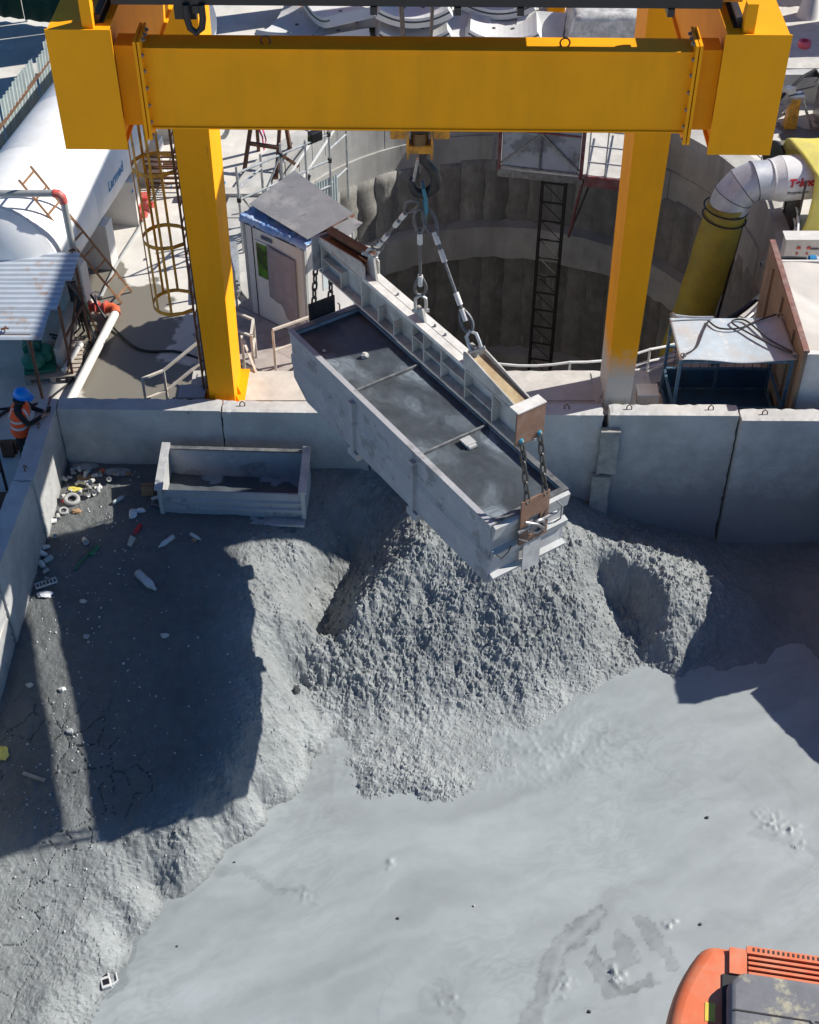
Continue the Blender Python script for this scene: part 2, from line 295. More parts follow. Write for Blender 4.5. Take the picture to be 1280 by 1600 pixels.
def grid_mesh(name, X, Y, Zz, tone=None, smooth=True):
    ny, nx = X.shape; me = bpy.data.meshes.new(name)
    co = np.stack([X, Y, Zz], -1).reshape(-1, 3).astype(np.float32)
    i = np.arange(ny * nx).reshape(ny, nx)
    q = np.stack([i[:-1, :-1], i[:-1, 1:], i[1:, 1:], i[1:, :-1]], -1).reshape(-1, 4).astype(np.int32)
    me.vertices.add(len(co)); me.vertices.foreach_set('co', co.ravel())
    me.loops.add(q.size); me.loops.foreach_set('vertex_index', q.ravel())
    me.polygons.add(len(q)); me.polygons.foreach_set('loop_start', np.arange(0, q.size, 4, dtype=np.int32))
    me.polygons.foreach_set('loop_total', np.full(len(q), 4, dtype=np.int32))
    me.update(); me.validate()
    if tone is not None:
        a = me.color_attributes.new('tone', 'FLOAT_COLOR', 'POINT')
        t = np.ones((ny * nx, 4), np.float32); t[:, :3] = tone.reshape(-1, 1) if tone.ndim == 2 else tone.reshape(-1, 3)
        a.data.foreach_set('color', t.ravel())
    me.polygons.foreach_set('use_smooth', np.full(len(q), smooth, dtype=bool))
    return me
def put_raw(name, me, m, parent=None, **tags):
    me.materials.append(m); o = bpy.data.objects.new(name, me); COL.objects.link(o)
    if parent:
        o.parent = parent
        if parent.type == 'EMPTY' and not parent.get('_local'): o.matrix_parent_inverse = Matrix.Translation(-Vector(parent.location))
    for k, v in tags.items(): o['category' if k == 'cat' else k] = v
    return o
def rough_box(a, b, res=.12, amp=.008, seed=0):
    """box with subdivided, slightly uneven faces and worn edges"""
    bm = bmesh.new(); (x0, y0, z0), (x1, y1, z1) = a, b
    bmesh.ops.create_cube(bm, size=1, matrix=Matrix.Translation(((x0 + x1) / 2, (y0 + y1) / 2, (z0 + z1) / 2)) @ Matrix.Diagonal((x1 - x0, y1 - y0, z1 - z0, 1)))
    for ax, ln in ((0, x1 - x0), (1, y1 - y0), (2, z1 - z0)):
        n = max(1, int(ln / res)); lo = (x0, y0, z0)[ax]
        for k in range(1, n):
            no = [0, 0, 0]; no[ax] = 1; c = [0, 0, 0]; c[ax] = lo + ln * k / n
            bmesh.ops.bisect_plane(bm, geom=bm.verts[:] + bm.edges[:] + bm.faces[:], plane_co=c, plane_no=no)
    rr = random.Random(seed)
    bm.normal_update()
    for v in bm.verts:
        nb = (abs(v.co.x - x0) < 1e-4 or abs(v.co.x - x1) < 1e-4) + (abs(v.co.y - y0) < 1e-4 or abs(v.co.y - y1) < 1e-4) + (abs(v.co.z - z0) < 1e-4 or abs(v.co.z - z1) < 1e-4)
        k = amp * (.5 if nb == 1 else 2.2)
        v.co -= v.normal * (rr.random() ** 2) * k
    me = bpy.data.meshes.new('rough'); bm.to_mesh(me); bm.free(); return me
# ------------------------------------------------------------------ the setting: yard, mud pit, slurry
def yard():
    bm = bmesh.new()
    def loop(pts):
        vs = [bm.verts.new((x, y, 0)) for x, y in pts]
        return [bm.edges.new((vs[i], vs[(i + 1) % len(vs)])) for i in range(len(vs))]
    e = loop([(-220, -150), (220, -150), (220, 420), (-220, 420)])
    e += loop([(-6.3, 18.9), (-6.3, 3.05), (12, 3.05), (12, 18.9)])
    e += loop([(2.2 + 5.62 * math.cos(2 * math.pi * k / 96), 26.5 + 5.62 * math.sin(2 * math.pi * k / 96)) for k in range(96)])
    bmesh.ops.triangle_fill(bm, use_beauty=True, use_dissolve=False, edges=e)
    def inhole(c): return (math.hypot(c.x - 2.2, c.y - 26.5) < 5.6) or (-6.3 < c.x < 12 and 3.05 < c.y < 18.9)
    bmesh.ops.delete(bm, geom=[f for f in bm.faces if inhole(f.calc_center_median())], context='FACES_ONLY')
    me = bpy.data.meshes.new('ground'); bm.to_mesh(me); bm.free()
    m = mat('yard concrete', (0.60, 0.575, 0.525), 0.9, var=0.12, scale=1.1, dirt=(0.43, 0.41, 0.37), damt=.7, dscale=.55, dlo=.48, dhi=.66, bump=.01, bscale=6, dirt2=(0.72, 0.70, 0.65), d2scale=1.4, d2lo=.56, d2hi=.7)
    N = m.node_tree.nodes; L = m.node_tree.links; P = N['Principled BSDF']; src = P.inputs['Base Color'].links[0].from_socket
    tc = N.new('ShaderNodeTexCoord'); no = N.new('ShaderNodeTexNoise'); no.inputs['Scale'].default_value = 1.3; no.inputs['Detail'].default_value = 8
    L.new(tc.outputs['Object'], no.inputs[0])
    wetf = None     # damp patches where water has run from the pipes
    for cx, cy, rx, ry in ((-5.55, 22.3, 1.0, 2.1), (-4.6, 20.8, 1.3, .75), (-6.3, 24.3, .6, .9), (9.6, 29.6, 1.2, 1.3)):
        mp = N.new('ShaderNodeMapping'); mp.vector_type = 'POINT'; mp.inputs[1].default_value = (-cx / rx, -cy / ry, 0); mp.inputs[3].default_value = (1 / rx, 1 / ry, 1)
        L.new(tc.outputs['Object'], mp.inputs[0]); ln = N.new('ShaderNodeVectorMath'); ln.operation = 'LENGTH'; L.new(mp.outputs[0], ln.inputs[0])
        a = N.new('ShaderNodeMath'); a.operation = 'MULTIPLY_ADD'; L.new(no.outputs[0], a.inputs[0]); a.inputs[1].default_value = -1.6; L.new(ln.outputs['Value'], a.inputs[2])
        r = N.new('ShaderNodeMapRange'); r.inputs[1].default_value = .12; r.inputs[2].default_value = .2; r.inputs[3].default_value = 1; r.inputs[4].default_value = 0
        L.new(a.outputs[0], r.inputs[0])
        if wetf is None: wetf = r.outputs[0]
        else:
            mx = N.new('ShaderNodeMath'); mx.operation = 'MAXIMUM'; L.new(wetf, mx.inputs[0]); L.new(r.outputs[0], mx.inputs[1]); wetf = mx.outputs[0]
    mix = N.new('ShaderNodeMix'); mix.data_type = 'RGBA'; L.new(wetf, mix.inputs[0]); L.new(src, mix.inputs[6]); mix.inputs[7].default_value = (0.19, 0.175, 0.145, 1)
    L.new(mix.outputs[2], P.inputs['Base Color'])
    rr = N.new('ShaderNodeMapRange'); rr.inputs[3].default_value = .9; rr.inputs[4].default_value = .42; L.new(wetf, rr.inputs[0]); L.new(rr.outputs[0], P.inputs['Roughness'])
    put('ground', me, m, kind='structure')
yard()

TP = np.array([
(-6.02,18.82,-0.25,0.27,0.15),(-4.96,18.55,-0.27,0.27,0.15),(-3.44,18,-0.3,0.27,0.15),(-2.64,17.7,-0.32,0.27,0.15),(-6.18,16.55,-0.41,0.27,0.15),(-5.28,16.96,-0.36,0.27,0.15),
(-4.2,16.96,-0.36,0.27,0.15),(-3.33,16.82,-0.38,0.27,0.15),(-6.25,15.07,-0.67,0.27,0.15),(-5.36,15.31,-0.62,0.27,0.15),(-4.33,15.31,-0.62,0.27,0.15),(-3.42,15.54,-0.57,0.27,0.15),
(-6.31,14.19,-0.87,0.27,0.15),(-5.21,14.19,-0.87,0.27,0.15),(-4.21,14.19,-0.87,0.27,0.15),(-3.23,14.41,-0.82,0.27,0.15),(-6.25,13.15,-1.14,0.27,0.15),(-5.08,13.15,-1.14,0.27,0.15),
(-4.1,13.15,-1.14,0.27,0.15),(-3.14,13.36,-1.09,0.27,0.15),(-6.09,12.18,-1.4,0.27,0.15),(-5.15,12.27,-1.38,0.27,0.15),(-4.21,12.37,-1.35,0.27,0.15),(-3.37,12.66,-1.27,0.27,0.15),
(-5.98,11.51,-1.56,0.3,0.27),(-5.24,11.51,-1.56,0.3,0.27),(-4.62,11.79,-1.5,0.3,0.27),(-5.82,10.57,-1.74,0.3,0.27),(-5.12,10.76,-1.71,0.3,0.27),(-5.65,9.66,-1.85,0.3,0.27),
(-5.17,9.93,-1.83,0.3,0.27),(-5.35,9.03,-1.9,0.3,0.27),(-6.99,12.95,-1.19,0.3,0.27),(-6.65,11.05,-1.67,0.3,0.27),(-6.26,9.21,-1.88,0.3,0.27),(-5.79,7.92,-1.93,0.3,0.27),
(-4.01,11.84,-1.49,0.6,0.25),(-3.25,12.27,-1.38,0.6,0.25),(-2.76,12.84,-1.2,0.6,0.25),(-2.52,13.63,-0.97,0.6,0.25),(-2.5,14.57,-0.7,0.6,0.25),(-2.59,15.58,-0.46,0.6,0.25),
(-2.63,16.48,-0.34,0.6,0.25),(-4.46,11.32,-1.61,0.6,0.25),(-4.78,10.57,-1.74,0.6,0.25),(-4.87,9.75,-1.84,0.6,0.25),(-4.89,8.86,-1.9,0.6,0.25),(-2.27,16.84,-0.55,0.85,0.29),
(-1.85,17.06,-0.62,0.85,0.29),(-2.09,15.68,-0.72,0.85,0.29),(-1.71,15.88,-0.78,0.85,0.29),(-2.15,14.73,-1.05,0.85,0.29),(-1.82,14.99,-1.2,0.85,0.29),(-2.17,13.93,-1.35,0.85,0.29),
(-1.93,13.91,-1.65,0.85,0.29),(-2.38,13.13,-1.6,0.85,0.29),(-2.73,12.53,-1.75,0.85,0.29),(-3.41,11.74,-1.75,0.85,0.29),(-4.07,10.95,-1.85,0.85,0.29),(-4.42,10.17,-1.9,0.85,0.29),
(-1.9,14.96,-2.22,0.6,0.33),(-1.74,13.97,-2.22,0.6,0.33),(-2.29,13,-2.22,0.6,0.33),(-2.89,12.25,-2.22,0.6,0.33),(-3.77,11.49,-2.22,0.6,0.33),(-4.14,10.75,-2.22,0.6,0.33),
(-4.34,9.95,-2.22,0.6,0.33),(-4.45,9.29,-2.22,0.6,0.33),(-4.45,8.48,-2.22,0.6,0.33),(-0.78,11.99,-2.48,0.2,0.33),(-2.17,12.21,-2.48,0.2,0.33),(-2.97,11.33,-2.48,0.2,0.33),
(-3.51,10.29,-2.48,0.2,0.33),(-3.65,9.32,-2.48,0.2,0.33),(0.58,11.54,-2.48,0.2,0.33),(2.61,12.68,-2.48,0.2,0.33),(4.7,13.28,-2.48,0.2,0.33),(6.41,14.16,-2.48,0.2,0.33),
(1.44,9.51,-2.48,0.2,0.33),(3.35,10.49,-2.48,0.2,0.33),(5.88,11.54,-2.48,0.2,0.33),(6.23,13.28,-2.48,0.2,0.33),(-1.26,9.51,-2.48,0.2,0.33),(5.5,14.96,-2.48,0.2,0.33),
(3.66,14.96,-2.48,0.2,0.33),(4.58,9.51,-2.48,0.2,0.33),(-1.6,16.08,-1.8,0.8,0.25),(-1.47,16.69,-1.65,0.8,0.25),(-1.23,17.23,-1.5,0.8,0.25),(-0.9,17.56,-1.3,0.8,0.25),
(-1.51,17.14,-1.4,0.8,0.25),(-1.13,17.73,-1.2,0.8,0.25),(-1.81,15.05,-2,0.8,0.25),(-0.47,17.75,-0.98,0.8,0.25),(-1.58,17.27,-0.95,0.8,0.25),(-1.76,18.82,-0.28,0.35,0.2),
(-1.36,18.78,-0.25,0.35,0.2),(-0.45,18.76,-0.3,0.35,0.2),(-1.78,18,-0.45,0.35,0.2),(-0.89,18.05,-0.5,0.35,0.2),(-1.33,17.67,-0.6,0.35,0.2),(0,18.05,-0.5,0.35,0.2),
(0.68,18.5,-0.45,0.35,0.2),(1.82,18.58,-0.6,0.35,0.2),(2.64,18.63,-0.8,0.35,0.2),(3,18.79,-0.9,0.35,0.2),(3.55,18.77,-1.2,0.35,0.2),(4.24,18.84,-1.55,0.35,0.2),
(4.97,18.84,-1.75,0.35,0.2),(5.68,18.83,-1.9,0.35,0.2),(6.65,18.83,-1.9,0.35,0.2),(7.6,18.86,-1.88,0.35,0.2),(0.16,17.28,-0.5,1,0.26),(-0.38,16.81,-0.75,1,0.26),
(-0.86,16.21,-0.98,1,0.26),(-1.37,15.65,-1.4,1,0.26),(-1.76,15.05,-2,1,0.26),(0.65,17.03,-0.66,1,0.26),(1.3,16.84,-0.7,1,0.26),(2.08,17.16,-0.72,1,0.26),
(2.55,17.43,-0.8,1,0.26),(0.22,16.47,-1.1,1,0.26),(1.3,16.25,-1.18,1,0.26),(2.17,16.57,-1.05,1,0.26),(-0.43,15.69,-1.52,1,0.26),(0.64,15.63,-1.62,1,0.26),
(1.72,15.67,-1.66,1,0.26),(2.6,16.1,-1.5,1,0.26),(-1.06,15.05,-1.92,1,0.26),(0,15.07,-1.94,1,0.26),(1.29,15.24,-1.98,1,0.26),(2.38,15.52,-1.98,1,0.26),
(3.1,17.02,-1.2,1,0.26),(3.13,16.44,-1.55,1,0.26),(3.52,16.11,-2,1,0.26),(-1.26,14.56,-2.14,0.42,0.345),(-0.21,14.53,-2.1,0.42,0.345),(0.85,14.69,-2.14,0.42,0.345),
(1.91,14.72,-2.17,0.42,0.345),(2.8,15.26,-2.17,0.42,0.345),(-0.82,13.68,-2.18,0.42,0.345),(0.62,13.69,-2.19,0.42,0.345),(1.85,13.7,-2.2,0.42,0.345),(3.26,14.37,-2.24,0.42,0.345),
(-1.63,13.46,-2.21,0.42,0.345),(0,13,-2.25,0.42,0.345),(2.1,12.88,-2.25,0.42,0.345),(-1.89,12.66,-2.27,0.42,0.345),(4,14.4,-2.27,0.42,0.345),(-0.56,13.45,-2.12,0.9,0.3),
(-0.1,13.39,-2.12,0.9,0.3),(0.3,13.23,-2.15,0.9,0.3),(2.95,17.52,-0.92,0.85,0.26),(3.35,17.5,-1.02,0.85,0.26),(3.79,17.4,-1.08,0.85,0.26),(4.22,17.2,-1.15,0.85,0.26),
(4.67,17.09,-1.3,0.85,0.26),(5.52,17.24,-1.65,0.85,0.26),(3.67,18.21,-1.3,0.85,0.26),(4.75,18.18,-1.65,0.85,0.26),(3.35,17.43,-1.7,0.85,0.26),(3.51,17.09,-2,0.85,0.26),
(3.86,17.03,-2.1,0.85,0.26),(4.05,16.39,-2.15,0.85,0.26),(4.44,16.66,-1.3,0.85,0.26),(4.47,16.19,-1.6,0.85,0.26),(4.35,16.04,-1.95,0.85,0.26),(4.98,16.77,-1.5,0.85,0.26),
(5.22,16.42,-1.85,0.85,0.26),(4.79,16.14,-1.95,0.85,0.26),(5.06,15.95,-2.18,0.85,0.26),(4.22,15.8,-2.18,0.85,0.26),(6.16,17.32,-2,0.2,0.22),(7.19,17.32,-2,0.2,0.22),
(6,16.35,-2.1,0.2,0.22),(7.13,16.37,-2.13,0.2,0.22),(5.35,15.61,-2.25,0.2,0.22),(6.13,15.72,-2.22,0.2,0.22),(7.14,15.85,-2.2,0.2,0.22),(8.2,18.8,-1.6,0.4,0.22),
(8.3,17,-1.5,0.4,0.22),(8.3,16,0,0.4,0.22),(8.9,16,0.2,0.4,0.22),(8.3,15.4,-0.35,0.4,0.22),(8.3,14.7,-0.6,0.4,0.22),(8.4,13.8,-0.9,0.4,0.22),
(8.3,13.2,-0.6,0.4,0.22),(8.4,12.5,-1.1,0.4,0.22),(8.6,11,-1.5,0.4,0.22),(8.8,9,-1.8,0.4,0.22),(9.5,14,-0.3,0.4,0.22),(9.8,12,-0.8,0.4,0.22),
(10,10,-1.2,0.4,0.22),(11.8,16,0,0.4,0.22),(11.8,12,-0.2,0.4,0.22),(11.8,8,-0.6,0.4,0.22),(11.8,3,-0.8,0.4,0.22),(9,5,-1.9,0.4,0.22),
(7.4,15.5,-1.9,0.4,0.22),(7.6,14,-2,0.4,0.22),(7.6,12.5,-2.1,0.4,0.22),(7.5,10,-2.3,0.4,0.22),(11,18.5,0,0.4,0.22),(9.5,17.5,0.1,0.4,0.22),
(-6,3,-1.95,0.3,0.27),(-4,3,-1.95,0.3,0.27),(-2,4,-2.5,0.2,0.33),(2,4,-2.5,0.2,0.33),(5,4,-2.5,0.2,0.33),(0,7,-2.5,0.2,0.33),
(4,7,-2.5,0.2,0.33)
])
W = -2.2
def rbf(X, Y, col):
    A = TP[:, :2]; n = len(A)
    D = np.hypot(A[:, None, 0] - A[None, :, 0], A[:, None, 1] - A[None, :, 1])
    K = D + np.eye(n) * -0.06
    K = np.block([[K, np.ones((n, 1))], [np.ones((1, n)), np.zeros((1, 1))]])
    w_ = np.linalg.lstsq(K, np.append(TP[:, col], 0), rcond=None)[0]
    out = np.full(X.shape, w_[-1])
    for k in range(n): out += w_[k] * np.hypot(X - A[k, 0], Y - A[k, 1])
    return out
def terrain_coarse():
    xs = np.arange(-6.7, 12.31, .1); ys = np.arange(2.9, 19.21, .1); X, Y = np.meshgrid(xs, ys)
    return xs, ys, rbf(X, Y, 2), rbf(X, Y, 3), rbf(X, Y, 4)
XS, YS, ZC, RC, TC = terrain_coarse()
def bil(G, x, y):
    fx = np.clip((x - XS[0]) / .1, 0, len(XS) - 1.001); fy = np.clip((y - YS[0]) / .1, 0, len(YS) - 1.001)
    ix = fx.astype(int); iy = fy.astype(int); fx = fx - ix; fy = fy - iy
    return (G[iy, ix] * (1 - fx) + G[iy, ix + 1] * fx) * (1 - fy) + (G[iy + 1, ix] * (1 - fx) + G[iy + 1, ix + 1] * fx) * fy
TRENCH = [(-0.44, 18.41), (-0.86, 17.87), (-1.23, 17.12), (-1.45, 16.43), (-1.55, 15.77)]
CREST = [(0.19, 17.11), (-0.38, 16.61), (-0.85, 16.04), (-1.35, 15.52)]
def pdist(pl, a, b):
    d = np.full(np.shape(a), 99.0)
    for (x0, y0), (x1, y1) in zip(pl[:-1], pl[1:]):
        dx, dy = x1 - x0, y1 - y0; t = np.clip(((a - x0) * dx + (b - y0) * dy) / (dx * dx + dy * dy), 0, 1)
        d = np.minimum(d, np.hypot(a - x0 - t * dx, b - y0 - t * dy))
    return d
def terrain(x, y):
    x = np.asarray(x, float); y = np.asarray(y, float)
    wx = x + .13 * fbm(x * 3.1, y * 3.1, 5, 40); wy = y + .13 * fbm(x * 3.1 + 7, y * 3.1, 5, 41)
    z = bil(ZC, wx, wy); r = np.clip(bil(RC, wx, wy), .12, 1.2); t = np.clip(bil(TC, x, y), .1, .4)
    tr_ = np.clip(1 - pdist(TRENCH, wx, wy) / .52, 0, 1); r = np.maximum(r, .95 * np.clip(tr_ * 3, 0, 1)); z = z - .16 * tr_ ** .8 + .12 * np.clip(1 - pdist(CREST, wx, wy) / .3, 0, 1)
    z = z + r * .16 * fbm(x * 1.3, y * 1.3, 4, 3) + .05 * fbm(x * 2.2, y * 1.4, 4, 33)
    def clump(sc, sd, k=2.4):      # angular clods with crevices between them
        d, h, d2 = worley(wx * sc, wy * sc, sd); return np.clip((d2 - d) * k, 0, 1) ** .7 * h ** 1.3, h
    l1, h1 = clump(6.3, 1); l2, h2 = clump(13.0, 2); l3, h3 = clump(23.0, 3)
    clod = np.clip(.5 + fbm(x * .9, y * .9, 3, 8) * 2.2, 0, 1.2); cl2 = np.clip(.5 + fbm(x * 2.0, y * 2.0, 4, 18) * 3.6, 0.05, 1.25)
    z = z + r ** 1.4 * (.028 * l1 * clod * cl2 + .042 * l2 * cl2 + .042 * l3 + .17 * fbm(x * 2.6, y * 2.6, 6, 15) + .085 * fbm(x * 9, y * 9, 4, 19) * (.4 + cl2) + .05 * fbm(x * 14, y * 14, 3, 16)) + .014 * fbm(x * 9, y * 9, 3, 5)
    t = t * (1 + np.clip(r, 0, 1) * (.22 * (h2 - .5) + .16 * (h3 - .5)))
    # drying cracks on the flat shelf
    f, q, f2 = worley(wx * 2.4 + .6 * fbm(x * 3, y * 3, 2, 77), wy * 2.4, 6)
    crack = np.clip(1 - (f2 - f) / .03, 0, 1) * np.clip((.42 - r) / .15, 0, 1) * (x < -2.2) * np.clip((fbm(x * .8, y * .8, 2, 12) + .22) * 4, 0, 1) * np.clip((14.5 - y), 0, 1)
    z = z - .04 * crack
    t = t * (1 - .5 * crack) * (1 + .35 * fbm(x * 1.7, y * 1.7, 4, 21))
    t = t * (1 - .3 * np.clip(1 - np.abs(z - W - .01) / .07, 0, 1) * (x < -1.0))          # wet margin at the slurry
    return z, t, r
def build_terrain():
    X, Y = np.meshgrid(np.concatenate([np.arange(-6.5, 7.3, .0225), np.arange(7.3, 12.3, .06)]), np.concatenate([np.arange(2.95, 9, .05), np.arange(9, 19.0, .0225)]))
    z, t, r = terrain(X, Y)
    m = mat('grey tunnel mud', (0.80, 0.855, 0.85), 0.72, var=0.13, scale=5, detail=9, attr=True, bump=.02, bscale=30)
    put_raw('terrain', grid_mesh('terrain', X, Y, z, t, False), m, kind='structure')
build_terrain()
def th(x, y): return float(terrain(np.array([x]), np.array([y]))[0][0])

def build_pond():
    st = .03
    X, Y = np.meshgrid(np.arange(-5.6, 9.2, st), np.arange(3.0, 17.2, st))
    wx = X + .35 * fbm(X * 1.2, Y * 1.2, 4, 60); wy = Y + .35 * fbm(X * 1.2 + 9, Y * 1.2, 4, 61)
    wx = wx + .22 * fbm(wx * 4, wy * 4, 5, 62); wy = wy + .22 * fbm(wx * 4 + 3, wy * 4, 5, 63)
    def dist(pl, a, b):
        d = np.full(X.shape, 99.0)
        for (x0, y0), (x1, y1) in zip(pl[:-1], pl[1:]):
            dx, dy = x1 - x0, y1 - y0; t = np.clip(((a - x0) * dx + (b - y0) * dy) / (dx * dx + dy * dy), 0, 1)
            d = np.minimum(d, np.hypot(a - x0 - t * dx, b - y0 - t * dy))
        return d
    ux = X + 1.1 * fbm(X * .45, Y * .45, 3, 64) + .35 * fbm(X * 1.6, Y * 1.6, 4, 65); uy = Y + 1.1 * fbm(X * .45 + 5, Y * .45, 3, 66) + .35 * fbm(X * 1.6 + 5, Y * 1.6, 4, 67)
    flow = fbm(ux * .5 + uy * .35, uy * 2.0 - ux * .9, 5, 70); fl2 = fbm(ux * 1.4, uy * 3.6 - ux * 1.5, 5, 71)
    tone = 1 + .40 * flow + .20 * fl2 + .07 * fbm(X * 9, Y * 9, 3, 74)
    vein = np.abs(fbm(wx * .8, wy * 1.2, 3, 72)); tone -= .10 * np.clip(1 - vein / .018, 0, 1) * np.clip(fbm(X * .5, Y * .5, 2, 75) * 5, 0, 1)
    z = np.full(X.shape, W)
    for pl, wd, amt in (([(2.73, 11.1), (2.42, 10.79), (2.12, 10.54), (1.86, 10.04), (1.68, 9.37), (1.5, 8.2)], .20, .30), ([(2.62, 10.48), (2.75, 9.89), (3.02, 9.89), (3.44, 10.02)], .12, .38), ([(3.37, 10.95), (3.51, 10.54), (3.7, 10.25)], .10, .26), ([(-3.76, 11.05), (-4.12, 10.33), (-4.27, 9.79)], .11, .30), ([(5.7, 13.95), (6.04, 13.33), (5.85, 12.61)], .09, .05), ([(5.33, 12.49), (5.8, 12.37), (6.25, 12.15)], .10, .16), ([(-3.0, 11.92), (-2.3, 11.68), (-2.0, 11.46), (-1.63, 11.57)], .09, .17), ([(.54, 9.94), (.62, 9.46)], .12, .14), ([(3.05, 10.6), (3.2, 10.35), (2.9, 10.2)], .12, .26)):
        d = dist(pl, wx, wy) + .16 * fbm(X * 5, Y * 5, 4, 88) + .09 * fbm(X * 17, Y * 17, 3, 89); k = np.clip((wd - d) / (.35 * wd), 0, 1); rim_ = np.clip(1 - np.abs(wd * .7 - d) / (.10 * wd), 0, 1); k = k * (.62 + .25 * fbm(wx * 9, wy * 9, 3, 90)) + .5 * rim_
        tone -= amt * 1.25 * k * (.3 + 1.2 * (fbm(wx * 7, wy * 7, 4, 81) + .5)); z -= .002 * k
    tone += .05 * np.sin(flow * 75 + fl2 * 12) * np.clip(fbm(X * .7, Y * .7, 3, 76) * 4 + .3, 0, 1)
    zc_ = bil(ZC, X, Y); tone -= .16 * np.clip(1 - np.abs(zc_ - (W - .10)) / .10, 0, 1) * (X < -1.2) * (.5 + fbm(X * 3, Y * 3, 3, 79))
    for pl, wd, amt in (([(.78, 12.15), (1.73, 11.7), (2.73, 11.14)], .20, .07), ([(2.82, 11.1), (2.21, 10.54), (1.86, 9.37)], .08, .14)):
        d = dist(pl, X + .04 * fbm(X * 4, Y * 4, 2, 83), Y); tone += amt * np.clip(1 - d / wd, 0, 1)
    # small crusty lumps that break the surface here and there
    e, g, e2 = worley(wx * 13, wy * 13, 91); lum = np.clip((e2 - e) * 2, 0, 1) * g ** 2
    for cx, cy, rr, a in ((3.0, 10.12, .16, .09), (2.98, 10.0, .12, .07), (3.75, 10.85, .11, .08), (5.55, 12.75, .30, .035), (5.85, 12.65, .25, .03), (.62, 9.7, .25, .025), (2.1, 9.9, .3, .02), (-1.6, 11.45, .3, .018), (5.9, 12.3, .22, .03), (-.3, 11.9, .12, .03)):
        z = z + a * np.clip(1 - np.hypot(wx - cx, wy - cy) / rr, 0, 1) * lum * 2.6
    sh = np.clip(1 - (np.abs(Y - 14.2) / 1.1), 0, 1) * np.clip(1 - np.abs(X - .8) / 3.6, 0, 1)      # thicker crust below the heap
    z = z + sh * .045 * (lum + .9 * fbm(X * 5, Y * 5, 4, 93)) + .004 * fbm(X * 2, Y * 3, 3, 94)
    m = mat('grey slurry', (0.298, 0.326, 0.330), 0.5, var=0.035, scale=2.2, attr=True, bump=.003, bscale=16, spec=.35)
    put_raw('slurry', grid_mesh('slurry', X, Y, z, np.clip(tone, .45, 1.25)), m, kind='structure')
build_pond()

# loose clods on the heap (nobody could count them)
def clods():
    mb = MB(); rr = random.Random(5)
    CXY = RNG.uniform((-2.2, 12.6), (5.6, 18), (16000, 2)); zz_, tt_, rr_ = terrain(CXY[:, 0], CXY[:, 1])
    ok = np.nonzero((zz_ > W + .01) & (RNG.random(16000) < rr_ - .35))[0][:1500]
    for i in ok:
        x, y, z = float(CXY[i, 0]), float(CXY[i, 1]), float(zz_[i])
        s = .010 + .028 * rr.random() ** 3
        a, b, c = s * rr.uniform(.7, 1.5), s * rr.uniform(.7, 1.5), s * rr.uniform(.5, 1.1); ph = rr.random() * 3
        p = []
        for k in range(5):
            tt = ph + k * 1.2566; p.append((x + a * math.cos(tt) * rr.uniform(.7, 1.2), y + b * math.sin(tt) * rr.uniform(.7, 1.2), z + c * rr.uniform(-.2, .5)))
        p += [(x + a * .2, y - b * .1, z + c), (x, y, z - c)]
        mb.add(p, [(k, (k + 1) % 5, 5) for k in range(5)] + [((k + 1) % 5, k, 6) for k in range(5)])
    o = mb.build('mud_clods', mat('mud clods', (0.29, 0.30, 0.305), .75, var=.2, scale=8), kind='stuff', label='loose grey mud clods scattered over the spoil heap', cat='clods')
clods()

# ------------------------------------------------------------------ concrete walls of the pit
def wall_material():
    m = conc_wall.copy(); m.name = 'mud splashed precast concrete'; N = m.node_tree.nodes; L = m.node_tree.links; P = N['Principled BSDF']; src = P.inputs['Base Color'].links[0].from_socket
    tc = N.new('ShaderNodeTexCoord'); sx = N.new('ShaderNodeSeparateXYZ'); L.new(tc.outputs['Object'], sx.inputs[0])
    no = N.new('ShaderNodeTexNoise'); no.inputs['Scale'].default_value = 2.6; no.inputs['Detail'].default_value = 9; no.inputs['Roughness'].default_value = .7; L.new(tc.outputs['Object'], no.inputs[0])
    a = N.new('ShaderNodeMath'); a.operation = 'MULTIPLY_ADD'; L.new(no.outputs[0], a.inputs[0]); a.inputs[1].default_value = -2.6; L.new(sx.outputs['Z'], a.inputs[2])
    r = N.new('ShaderNodeMapRange'); r.inputs[1].default_value = .8; r.inputs[2].default_value = 2.25; r.inputs[3].default_value = .85; r.inputs[4].default_value = 0; L.new(a.outputs[0], r.inputs[0])
    mx = N.new('ShaderNodeMix'); mx.data_type = 'RGBA'; L.new(r.outputs[0], mx.inputs[0]); L.new(src, mx.inputs[6]); mx.inputs[7].default_value = (.20, .21, .215, 1); L.new(mx.outputs[2], P.inputs['Base Color'])
    return m
WALLM = wall_material()
def wall_panel(p0, p1, th_, z0, z1, label, loops=(), side=1, seed=0):
    """precast panel whose pit face runs p0 -> p1; thickness to the outside"""
    a = Vector((p0[0], p0[1], 0)); b = Vector((p1[0], p1[1], 0)); L = (b - a).length; ang = math.atan2(b.y - a.y, b.x - a.x)
    t = thing('concrete_wall', label, 'wall', (a.x, a.y, z0), 'precast concrete panels round the mud pit', ang, True)
    y0, y1 = (0, th_) if side > 0 else (-th_, 0)
    o = put('panel', rough_box((.004, y0, 0), (L - .004, y1, z1 - z0), .08, .011, seed), WALLM, t, smooth=False)
    for u in loops:
        mb = MB(); c = (y0 + y1) / 2
        pts = [(u - .045, c, z1 - z0 - .03), (u - .04, c + .02, z1 - z0 + .05), (u, c + .03, z1 - z0 + .085), (u + .04, c + .02, z1 - z0 + .05), (u + .045, c, z1 - z0 - .03)]
        mb.tube(pts, .011, 6); mb.build('lifting_loop', rust, t, True)
    return t
wall_panel((-6.08, 18.88), (-3.24, 18.82), .32, -3, 1.0, 'concrete wall panel in the left corner behind the small bin', (), 1, 1)
